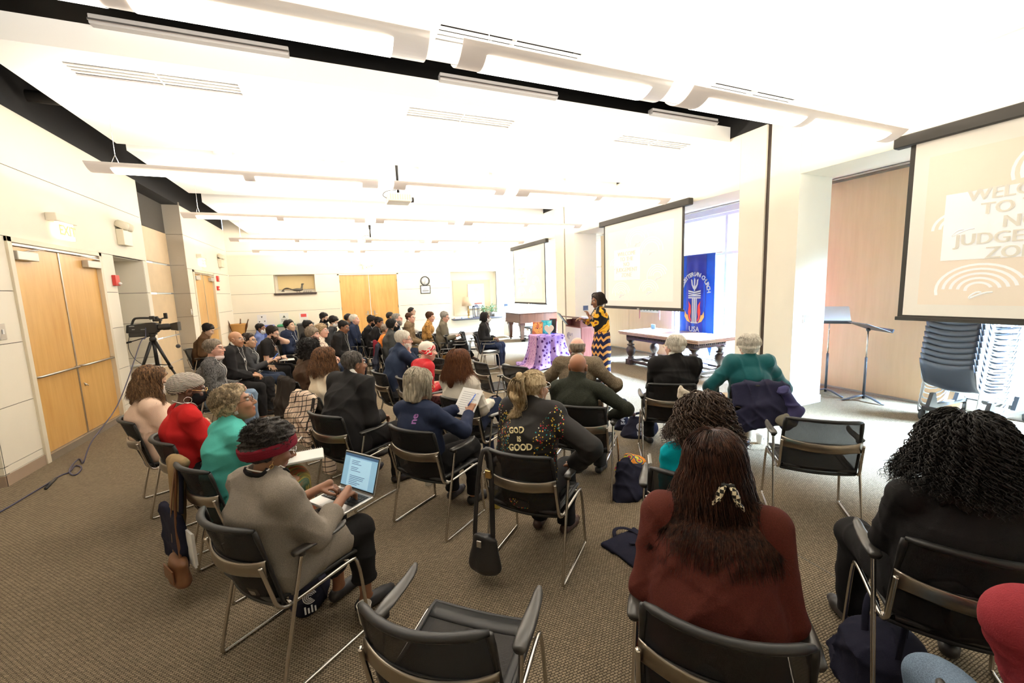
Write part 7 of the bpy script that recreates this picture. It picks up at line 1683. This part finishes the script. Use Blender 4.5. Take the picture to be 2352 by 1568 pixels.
soft('sleeve', U([rc((.18, -.05, .82), (.27, -.06, .64), .045, .055), rc((.27, -.06, .64), (.20, -.07, .50), .055, .05)], .03), (.02, -.25, .30), (.5, .15, .95), .009, cloth('purple_navy_lining', (.045, .042, .115), rough=.6), t, (.012, 24, 6))
soft('hood_lining', ell((.19, -.09, .55), (.09, .03, .06)), (.05, -.22, .4), (.4, .05, .7), .009, cloth('taupe_lining', (.24, .22, .17)), t, (.008, 30, 2))
mb = MB(); mb.box((.02, -.105, .66), (.11, -.097, .70), M=np.vstack([np.hstack([Ry(-.45), [[-.27], [0], [.09]]]), [0, 0, 0, 1]])); mb.build('white_label', PAPER, t)
coat('creamk', 'cream coat with black windowpane checks over the cream sweater chair', PLAID, wid=.25, zb=.42, side=-.04)
J = PEOPLE['creamk']; p = hung('creamk', .18, -.16, 0); t = thing('coat_tail', 'hanging tail of the checked coat beside the heavy black suit', 'coat', (p[0], p[1], 0), -math.radians(J['yaw'])); soft('skirt_fold', eseg((.07, .0, .10), (.02, .02, .62), (1, 0, 0), .10, .06, .06, .05), (-.15, -.15, 0), (.3, .2, .75), .010, PLAID, t, (.012, 22, 3)); mb = MB(); mb.box((-.06, -.02, .6), (.10, .05, .62)); mb.build('hem_edge', BLK, t)
coat('darkmask', 'dark quilted coat over the chair of the black masked person in grey', cloth('ink_quilted_nylon', (.022, .024, .036), rough=.55, bs=.3, bscale=25), zb=.25, wid=.24)
coat('brnback', 'dark brown coat over the back of the brown jacketed person chair', cloth('espresso_cloth', (.03, .024, .020)), zb=.32, wid=.22)
J = PEOPLE['darkmask']; p = hung('darkmask', .05, -.3, 0); t = thing('scarf', 'wine red scarf hanging behind the black masked person in grey', 'scarf', (p[0], p[1], 0), -math.radians(J['yaw'])); soft('fold', eseg((.04, .0, .62), (.03, .03, .92), (1, 0, 0), .08, .035, .06, .04), (-.15, -.12, .5), (.25, .15, 1.05), .010, WINE, t, (.008, 30, 5)); mb = MB(); 
for k in range(6): mb.cyl((-.02+.02*k, 0, .60), (-.02+.02*k, -.01, .55), .005, 5)
mb.build('fringe', WINE, t)
# ================================================================== VIDEO CAMERA ON TRIPOD
cx_, cy_ = -3.02, 8.95
t = thing('tripod', 'black camera tripod standing by the left wall niche', 'tripod', (cx_, cy_, 0), .2)
mb = MB(); mb.cyl((0, 0, .75), (0, 0, 1.22), .018); mb.build('centre_column', BLACK, t)
for a in (-.5, 1.6, 3.7):
    c, s = math.cos(a), math.sin(a); mb = MB(); mb.tube([(.03*c, .03*s, 1.17), (.22*c, .22*s, .72)], [.028, .022], 8); mb.cyl((.21*c, .21*s, .74), (.235*c, .235*s, .68), .028, 8); mb.tube([(.225*c, .225*s, .70), (.42*c, .42*s, .30)], [.018, .016], 8); mb.cyl((.40*c, .40*s, .34), (.43*c, .43*s, .28), .022, 8); mb.tube([(.42*c, .42*s, .30), (.55*c, .55*s, .01)], [.013, .013], 8); l = mb.build('leg', BLACK, t)
    mb = MB(); mb.sphere((.55*c, .55*s, .016), .018, 8); mb.build('rubber_foot', RUBBER, l)
for a in (-.5, 1.6, 3.7): c, s = math.cos(a), math.sin(a); mb = MB(); mb.cyl((0, 0, .77), (.205*c, .205*s, .75), .008, 6); mb.build('spreader', BLACK, t)
mb = MB(); mb.lathe([(.03, 1.17), (.05, 1.19), (.05, 1.23), (.035, 1.25), (.045, 1.27), (.05, 1.30)], 14); mb.rbox((-.07, -.045, 1.29), (.07, .045, 1.315), .01); mb.build('fluid_head', BLACK, t)
mb = MB(); mb.tube([(-.03, .03, 1.27), (-.30, .12, 1.19)], .009, 6); mb.tube([(-.30, .12, 1.19), (-.40, .15, 1.165)], .016, 8); mb.build('pan_handle', BLACK, t)
t = thing('video_camera', 'black shoulder video camera on the tripod, pointing right', 'video camera', (cx_, cy_, 1.315), -.03)
BC = mat('camera_black', (.016, .015, .014), .5, bs=.15, bscale=200)
mb = MB(); mb.prism([(-.33, -.07, .03), (.06, -.07, .0), (.10, -.07, .03), (.10, -.07, .17), (.02, -.07, .19), (-.12, -.07, .175), (-.31, -.07, .165)], (0, .14, 0)); body = mb.build('camera_body', BC, t, .012)
mb = MB(); mb.rbox((-.30, -.075, -.045), (-.02, .065, .03), .02); mb.build('shoulder_pad', BC, t, .008)
mb = MB(); mb.tube(chaikin([(-.26, 0, .16), (-.22, 0, .265), (-.16, 0, .275), (.02, 0, .265), (.10, 0, .27), (.14, 0, .22), (.13, 0, .16)], 2), .018, 8); mb.build('carry_handle', BC, t)
mb = MB(); mb.rbox((.04, -.035, .20), (.16, .035, .25), .01); mb.cyl((.10, 0, .24), (.10, 0, .29), .02); mb.rbox((.02, -.09, .24), (.09, -.04, .30), .01); mb.build('viewfinder', BC, t)
mb = MB(); mb.rbox((.20, -.02, .24), (.25, .02, .34), .008); mb.cyl((.12, 0, .23), (.22, 0, .26), .012); mb.build('top_microphone', BC, t)
mb = MB(); mb.lathe([(.05, 0), (.055, .02), (.05, .05), (.056, .07), (.056, .15), (.05, .16), (.05, .20)], 18, M=frame((0, 0, 1), (0, 1, 0), (1, 0, 0), (.10, 0, .10))); lens = mb.build('lens', BC, t)
mb = MB(); mb.loft([[(.29, -.055, .045), (.29, .055, .045), (.29, .055, .155), (.29, -.055, .155)], [(.40, -.075, .025), (.40, .075, .025), (.40, .075, .175), (.40, -.075, .175)]], smooth=False); mb.build('matte_box', BC, lens)
mb = MB(); mb.box((-.12, -.072, .075), (-.05, -.0705, .085)); mb.box((-.27, -.072, .135), (-.20, -.0705, .148)); mb.box((-.24, -.072, .08), (-.20, -.0705, .09)); mb.build('pale_markings', mat('grey_marking', (.4, .4, .4), .5), body)
mb = MB(); mb.tube([(.34, -.02, .02), (.345, -.02, -.10), (.35, -.02, -.22)], .003, 4); mb.lathe([(.01, -.006), (.035, -.005), (.035, .005), (.01, .006)], 14, M=frame((0, 0, 1), (1, 0, 0), (0, 1, 0), (.35, -.02, -.25))); mb.build('lens_cap_on_cord', mat('grey_cap', (.06, .065, .075), .5), t)
CAB = mat('violet_black_cable', (.035, .032, .07), .5)
fl = [at_z(x, y, .009) for x, y in ((190, 1070), (185, 1050), (172, 1060), (155, 1082), (172, 1095), (192, 1072), (172, 1067), (160, 1085), (140, 1090), (110, 1110), (60, 1140), (0, 1176), (-80, 1215))]
up_ = [np.array([cx_-.05, cy_-.08, 1.42]), np.array([cx_-.03, cy_-.2, 1.22])]+[at_x(x, y, X_) for x, y, X_ in ((325, 775, -3.03), (300, 855, -3.02), (270, 935, -3.0), (232, 985, -2.98), (212, 1010, -2.95), (200, 1035, -2.92))]
mb = MB(); mb.tube(chaikin(np.array(up_+fl), 3), .0075, 6); tag(mb.build('camera_cable', CAB), 'dark violet cable running from the video camera down to the carpet by the left door', 'cable')
mb = MB(); p0, p1 = at_z(128, 1098, .012), at_z(105, 1122, .012); mb.cyl(tuple(p0), tuple(p1), .014, 8); tag(mb.build('cable_connector', BLACK), 'black plug joining the violet cable on the carpet', 'plug')
mb = MB(); mb.tube(chaikin([(cx_-.3, cy_-.02, 1.3), (cx_-.34, cy_-.05, 1.1), (cx_-.3, cy_+.05, .85), (cx_-.15, cy_+.15, .7), (cx_-.25, cy_+.3, .55)], 3), .005, 5); tag(mb.build('thin_cable', BLACK), 'thin black wire hanging from the back of the video camera', 'cable')
t = thing('wood_cabinet', 'low orange wood cabinet with a dark top below the tripod', 'cabinet', (-3.55, 9.3, 0)); mb = MB(); mb.box((-.25, -.4, 0), (.25, .4, .50)); mb.build('carcass', MAPLE, t, .004); mb = MB(); mb.box((-.27, -.42, .50), (.27, .42, .53)); mb.build('cabinet_top', DARKOAK, t); mb = MB(); mb.cyl((.25, 0, .4), (.265, 0, .4), .012); mb.build('knob', STEEL, t)
t = thing('power_strip', 'white power strip on the wall of the left niche', 'power strip', (-3.6, 9.94, .66)); mb = MB(); mb.rbox((-.3, -.03, -.02), (.25, 0, .02), .008); mb.build('case', WHITEM, t); mb = MB(); mb.tube(chaikin([(.2, -.03, 0), (.15, -.1, -.1), (-.1, -.15, -.13), (.1, -.2, -.14)], 3), .006, 5); mb.build('cord', PAPER, t)
# ================================================================== BACK WALL THINGS
p = at_y(976, 645, YB); t = thing('wall_clock', 'round black rimmed wall clock right of the wooden doors', 'clock', (p[0], YB, p[2]))
Fc = frame((1, 0, 0), (0, 0, 1), (0, -1, 0), (0, 0, 0))
mb = MB(); mb.lathe([(.155, 0), (.185, .0), (.185, .03), (.16, .035), (.155, .02), (.155, 0)], 32, M=Fc, caps=False); mb.build('rim', BLACK, t)
mb = MB(); mb.lathe([(.002, .008), (.158, .010), (.158, .012), (.002, .014)], 32, M=Fc); d_ = mb.build('dial', mat('clock_white', (.85, .85, .82), .5), t)
mb = MB()
for k in range(12): a = k*math.pi/6; mb.box((-.004, .12, .0135), (.004, .145, .016), M=Fc @ frame((math.cos(a), math.sin(a), 0), (-math.sin(a), math.cos(a), 0), (0, 0, 1)))
mb.build('hour_marks', BLACK, d_)
for nm, L, a in (('hour_hand', .08, .1), ('minute_hand', .12, 3.0)): mb = MB(); mb.box((-.004, -.02, .016), (.004, L, .019), M=Fc @ frame((math.cos(a), math.sin(a), 0), (-math.sin(a), math.cos(a), 0), (0, 0, 1))); mb.build(nm, BLACK, d_)
p = at_y(977, 664.5, YB); t = thing('framed_notice', 'black framed notice hung below the wall clock', 'picture frame', (p[0], YB, p[2]))
mb = MB(); mb.box((-.2, -.025, -.165), (.2, 0, .165)); mb.build('frame', BLACK, t, .004); mb = MB(); mb.box((-.17, -.03, -.135), (.17, -.024, .135)); f = mb.build('notice_sheet', PAPER, t)
mb = MB(); 
for k, w_ in enumerate((.06, .09, .12)): mb.box((-w_, -.033, .04-.045*k), (w_, -.029, .055-.045*k))
mb.box((-.13, -.033, -.075), (.13, -.029, -.045)); mb.build('notice_print', INK, f)
t = thing('niche_shelf', 'dark wooden shelf board under the bird sculpture niche', 'shelf', (-1.38, YB+.1, 1.97)); mb = MB(); mb.box((-.68, -.16, -.03), (.68, .2, .03)); mb.build('board', DARKOAK, t, .006); mb = MB(); mb.box((-.66, -.155, -.045), (.66, .15, -.03)); mb.build('under_moulding', DARKOAK, t)
t = thing('display_board', 'pale maple panel at the back of the bird niche', 'panel', (-1.36, YB+.30, 2.36)); mb = MB(); mb.box((-.58, 0, -.24), (.58, .03, .24)); mb.build('veneer', mat('honey_panel', (.72, .56, .28), .5), t, .005); mb = MB(); mb.box((-.60, .02, -.26), (.60, .035, .26)); mb.build('backing', WALLM, t)
IRON = mat('weathered_iron', (.10, .09, .075), .6, .3, bs=.6, bscale=60)
t = thing('bird_sculpture', 'weathered metal bird sculpture with a long curved tail on the niche shelf', 'sculpture', (-1.36, YB+.08, 2.0))
v, F = sdf_mesh(U([ell((.05, 0, .10), (.16, .05, .055)), rc((.17, 0, .12), (.20, 0, .27), .035, .026), ell((.205, 0, .295), (.035, .026, .028)), rc((.22, 0, .30), (.275, 0, .315), .014, .004), rc((-.06, 0, .10), (-.2, 0, .13), .03, .012)], .03), (-.3, -.1, 0), (.35, .1, .4), .009); np_mesh('bird_body', v, F, IRON, t)
for k in range(5): mb = MB(); mb.tube(chaikin([(-.15, .01*k-.02, .13), (-.30, .02*k-.04, .19-.01*k), (-.42, .02*k-.04, .13), (-.47+.02*k, .02*k-.04, .04)], 2), .008, 5); mb.build('tail_feather', IRON, t)
for x in (.02, .10): mb = MB(); mb.tube([(x, 0, .08), (x-.01, 0, .0), (x+.04, 0, .005)], .008, 5); mb.build('leg', IRON, t)
t = thing('ironwork_word', 'small black ironwork ornament right of the bird sculpture', 'ornament', (-1.0, YB+.0, 2.0)); 
for k in range(4): mb = MB(); a = np.linspace(0, 5, 14); mb.tube([(.07*k-.1+.022*math.cos(x), 0, .025+.022*math.sin(x)) for x in a], .007, 5); mb.build('loop', BLACK, t)
mb = MB(); mb.box((-.16, -.01, 0), (.16, .01, .006)); mb.build('base_strip', BLACK, t)
# right niche: shelf, panel, painting, lamp, lantern, plants, books, patterned box
t = thing('niche_shelf', 'dark shelf board along the right back niche under the lamp', 'shelf', (5.3, YB-.06, .70)); mb = MB(); mb.box((-1.08, -.22, -.03), (1.08, .30, .02)); mb.build('board', mat('slate_shelf', (.07, .06, .065), .4), t, .006); mb = MB(); mb.box((-1.05, -.2, -.05), (1.05, .06, -.03)); mb.build('under_moulding', BLACK, t)
t = thing('display_board', 'tan fabric panel behind the painting in the right niche', 'panel', (5.25, YB+.31, 1.62)); mb = MB(); mb.box((-.82, 0, -.80), (.82, .03, .66)); mb.build('fabric_face', mat('tan_panel_fabric', (.80, .63, .42), .9), t); mb = MB(); mb.box((-.84, .025, -.82), (.84, .035, .68)); mb.build('backing', WALLM, t)
t = thing('abstract_painting', 'pale abstract painting with a red band low down, in the right niche', 'painting', (5.42, YB+.30, 1.60)); mb = MB(); mb.box((-.36, -.03, -.52), (.36, 0, .52)); mb.build('canvas', mat('painting_white', (.83, .81, .78), .7), t)
mb = MB(); mb.box((-.10, -.034, -.30), (.22, -.029, .36)); mb.build('beige_wash', mat('painting_beige', (.68, .58, .48), .8, var=.1, vs=3), t); mb = MB(); mb.box((-.16, -.036, -.33), (.25, -.030, -.29)); mb.build('red_band', mat('painting_red', (.55, .10, .05), .8), t)
t = thing('table_lamp', 'brass table lamp with a beige shade on the right niche shelf', 'lamp', (4.95, YB-.06, .72)); mb = MB(); mb.lathe([(.10, 0), (.10, .02), (.03, .04), (.05, .10), (.03, .16), (.055, .24), (.03, .33), (.02, .42), (.02, .50)], 18); mb.build('base', mat('aged_brass', (.50, .32, .12), .3, 1.), t); mb = MB(); mb.lathe([(.27, .50), (.21, .86), (.205, .86), (.265, .50)], 24); mb.build('lamp_shade', mat('beige_shade', (.62, .47, .33), .9), t)
t = thing('lantern', 'tall dark metal lantern between the lamp and the plants', 'lantern', (5.27, YB-.06, .72)); mb = MB()
for sx in (-1, 1):
    for sy in (-1, 1): mb.box((sx*.10-.012, sy*.10-.012, 0), (sx*.10+.012, sy*.10+.012, .44))
mb.box((-.12, -.12, 0), (.12, .12, .03)); mb.loft([[(-.13, -.13, .44), (.13, -.13, .44), (.13, .13, .44), (-.13, .13, .44)], [(-.04, -.04, .54), (.04, -.04, .54), (.04, .04, .54), (-.04, .04, .54)]], smooth=False); mb.build('frame', mat('lantern_iron', (.06, .05, .06), .5), t); mb = MB(); mb.cyl((0, 0, .03), (0, 0, .22), .04); mb.build('candle', mat('ivory_wax', (.8, .76, .66), .5), t); mb = MB(); mb.tube([(.04*math.cos(a), 0, .56+.03*math.sin(a)) for a in np.linspace(0, 6.28, 12)], .006, 5); mb.build('ring', MATS['lantern_iron'], t)
LEAF = mat('ivy_leaf', (.07, .17, .06), .5, var=.4, vs=9)
def plant(x, y, z, r, lab, potm, seed):
    t = thing('potted_plant', lab, 'plant', (x, y, z)); mb = MB(); mb.lathe([(.075, 0), (.10, .18), (.105, .19), (.095, .19), (.09, .17), (.01, .17)], 18); mb.build('pot', potm, t)
    rg = random.Random(seed); mb = MB(); sb = MB()
    for k in range(26):
        a = rg.uniform(0, 6.28); e = rg.uniform(.2, 1.35); L = r*rg.uniform(.6, 1.05); pts = chaikin([(0, 0, .17), (L*.4*math.cos(a)*math.sin(e), L*.4*math.sin(a)*math.sin(e), .2+L*.6*math.cos(e)), (L*math.cos(a)*math.sin(e), L*math.sin(a)*math.sin(e)*.7, .2+L*.8*math.cos(e)-.05*e)], 2); sb.tube(pts, .003, 4)
        for q in pts[3::2]:
            d = np.array([rg.uniform(-1, 1), rg.uniform(-1, 1), rg.uniform(-.3, .8)]); d /= np.linalg.norm(d); s = np.cross(d, (rg.uniform(-1, 1), rg.uniform(-1, 1), 1)); s /= np.linalg.norm(s); l, w_ = .055, .024
            mb.add([q, q+d*l*.45+s*w_, q+d*l, q+d*l*.45-s*w_], [(0, 1, 2, 3)])
    sb.build('stems', mat('plant_stem', (.12, .16, .05), .6), t); mb.build('leaves', LEAF, t, fix=False); return t
plant(5.62, YB-.06, .72, .42, 'bushy ivy in a tan pot beside the lantern', mat('tan_pot', (.45, .27, .12), .6), 3)
plant(5.98, YB-.02, .72, .46, 'larger leafy plant right of the tan potted ivy', mat('grey_pot', (.35, .33, .3), .6), 8)
t = thing('patterned_box', 'white box with a black lattice pattern at the right end of the niche shelf', 'box', (6.28, YB-.09, .72)); mb = MB(); mb.box((-.22, -.1, 0), (.22, .1, .16)); mb.build('box_body', WHITEM, t, .004); mb = MB()
for k in range(6): x = -.19+.076*k; mb.tube([(x-.035, -.103, .08), (x, -.103, .13), (x+.035, -.103, .08), (x, -.103, .03), (x-.035, -.103, .08)], .008, 4)
mb.build('lattice_pattern', mat('lattice_navy', (.03, .04, .08), .6), t)
for k, (x, c_, lab) in enumerate(((4.45, (.62, .42, .25), 'tan open book lying on the niche shelf left of the lamp'), (4.72, (.25, .38, .55), 'blue book lying flat beside the brass lamp'))): t = thing('book', lab, 'book', (x, YB-.08, .72), .3*k); mb = MB(); mb.box((-.13, -.1, 0), (.13, .1, .035)); mb.build('cover', mat('book_cover_%d' % k, c_, .6), t); mb = MB(); mb.box((-.12, -.103, .006), (.12, .09, .030)); mb.build('pages', PAPER, t)
WICK = pattern('honey_wicker', lambda t, b: mixc(t, mathn(t, 'MULTIPLY', wave(t, coords(t), 30, axis='Z'), wave(t, coords(t), 20, axis='X')), (.34, .17, .05), (.66, .40, .14)))
t = thing('side_cabinet', 'light wood cabinet in the back left corner under the wicker basket', 'cabinet', (-3.02, 15.9, 0)); mb = MB(); mb.box((-.28, -.3, 0), (.25, .3, .60)); mb.build('carcass', MAPLE, t, .004); mb = MB(); mb.box((-.29, -.32, .60), (.26, .32, .63)); mb.build('cabinet_top', MAPLE, t)
t = thing('wicker_basket', 'wicker basket with brown bottles on the cabinet in the back left corner', 'basket', (-3.08, 15.8, .63)); mb = MB(); mb.lathe([(.15, 0), (.175, .12), (.19, .25), (.215, .38), (.225, .40), (.215, .42), (.20, .40), (.14, .05)], 24); mb.build('basket_weave', WICK, t)
for k, (x, a) in enumerate(((-.12, -.3), (.03, .1), (.12, .35))): tt = thing('brown_bottle', 'brown bottle neck leaning %s in the wicker basket' % ('left', 'upright', 'right')[k], 'bottle', (-3.08+x, 15.8, .68), 0); mb = MB(); mb.lathe([(.03, 0), (.04, .02), (.04, .30), (.016, .42), (.016, .52)], 12, M=np.vstack([np.hstack([Ry(a), [[0], [0], [0]]]), [0, 0, 0, 1]])); mb.build('bottle', mat('brown_glass', (.09, .035, .015), .2), tt); mb = MB(); mb.cyl((.52*math.sin(a), 0, .52*math.cos(a)), (.54*math.sin(a), 0, .54*math.cos(a)), .018); mb.build('cork', mat('cork_tan', (.5, .34, .18), .8), tt)
for x, lab, cb, cl in ((-2.40, 'blue recycling bin against the back wall', (.05, .09, .34), (.07, .11, .40)), (-1.75, 'grey bin with a green lid against the back wall', (.30, .30, .28), (.03, .22, .10)), (-1.15, 'black bin against the back wall right of the green lid', (.03, .03, .03), (.035, .035, .035))):
    t = thing('waste_bin', lab, 'bin', (x, 16.3, 0)); mb = MB(); mb.loft([[(sx*w_, sy*w_*.8, z) for sx, sy in ((-1, -1), (1, -1), (1, 1), (-1, 1))] for w_, z in ((.20, 0), (.25, .84))], smooth=False); mb.build('bin_body', mat('bin_%.2f_%.2f' % (x, cb[0]), cb, .5), t, .02); mb = MB(); mb.rbox((-.27, -.22, .84), (.27, .22, .92), .04); mb.build('lid', mat('lid_%.2f' % x, cl, .5), t)
def poster(px, py, lab, build):
    p = at_y(px, py, YB); t = thing('paper_notice', lab, 'notice', (p[0], YB, p[2])); mb = MB(); mb.box((-.14, -.006, -.19), (.14, 0, .19)); f = mb.build('sheet', PAPER, t); mb = MB(); build(mb); mb.build('print', mat('notice_ink', (.06, .065, .06), .8), f); return f
def _p1(mb):
    for x, z, r in ((0, .10, .03), (-.08, -.06, .025), (.08, -.05, .025)): mb.prism([(x-r, -.008, z+r), (x+r, -.008, z+r), (x, -.008, z-r)], (0, -.002, 0))
def _p2(mb):
    mb.prism([(-.05, -.008, .03), (.05, -.008, .03), (0, -.008, .11)], (0, -.002, 0))
    for k in range(3): mb.box((-.1, -.010, -.03-.04*k), (.1, -.007, -.018-.04*k))
poster(602, 735, 'white notice with three dark arrow marks on the back wall, leftmost of three', _p1); poster(653, 731, 'white notice with a triangle and lines on the back wall, middle of three', _p2)
f = poster(698, 730, 'white notice with a red block on the back wall, left of the wooden doors', lambda mb: mb.box((-.03, -.010, -.12), (.03, -.007, -.07))); mb = MB(); mb.box((-.09, -.010, .04), (.09, -.007, .15)); mb.build('red_print', mat('notice_red', (.6, .06, .06), .7), f)
# floor box lid seam on the right, black tape
t = thing('floor_box', 'square metal edged floor box lid in the carpet by the lower right chairs', 'floor box', tuple(at_z(1870, 1372, 0)), .0)
mb = MB(); 
for a, b_ in (((-.3, -.3), (.3, -.29)), ((-.3, .29), (.3, .3)), ((-.3, -.3), (-.29, .3)), ((.29, -.3), (.3, .3))): mb.box((*a, 0), (*b_, .003))
mb.build('edge_trim', mat('dark_brass_edge', (.10, .08, .05), .5), t); mb = MB(); mb.box((-.29, -.29, -.001), (.29, .29, .0015)); mb.build('carpet_lid', CARPET, t)
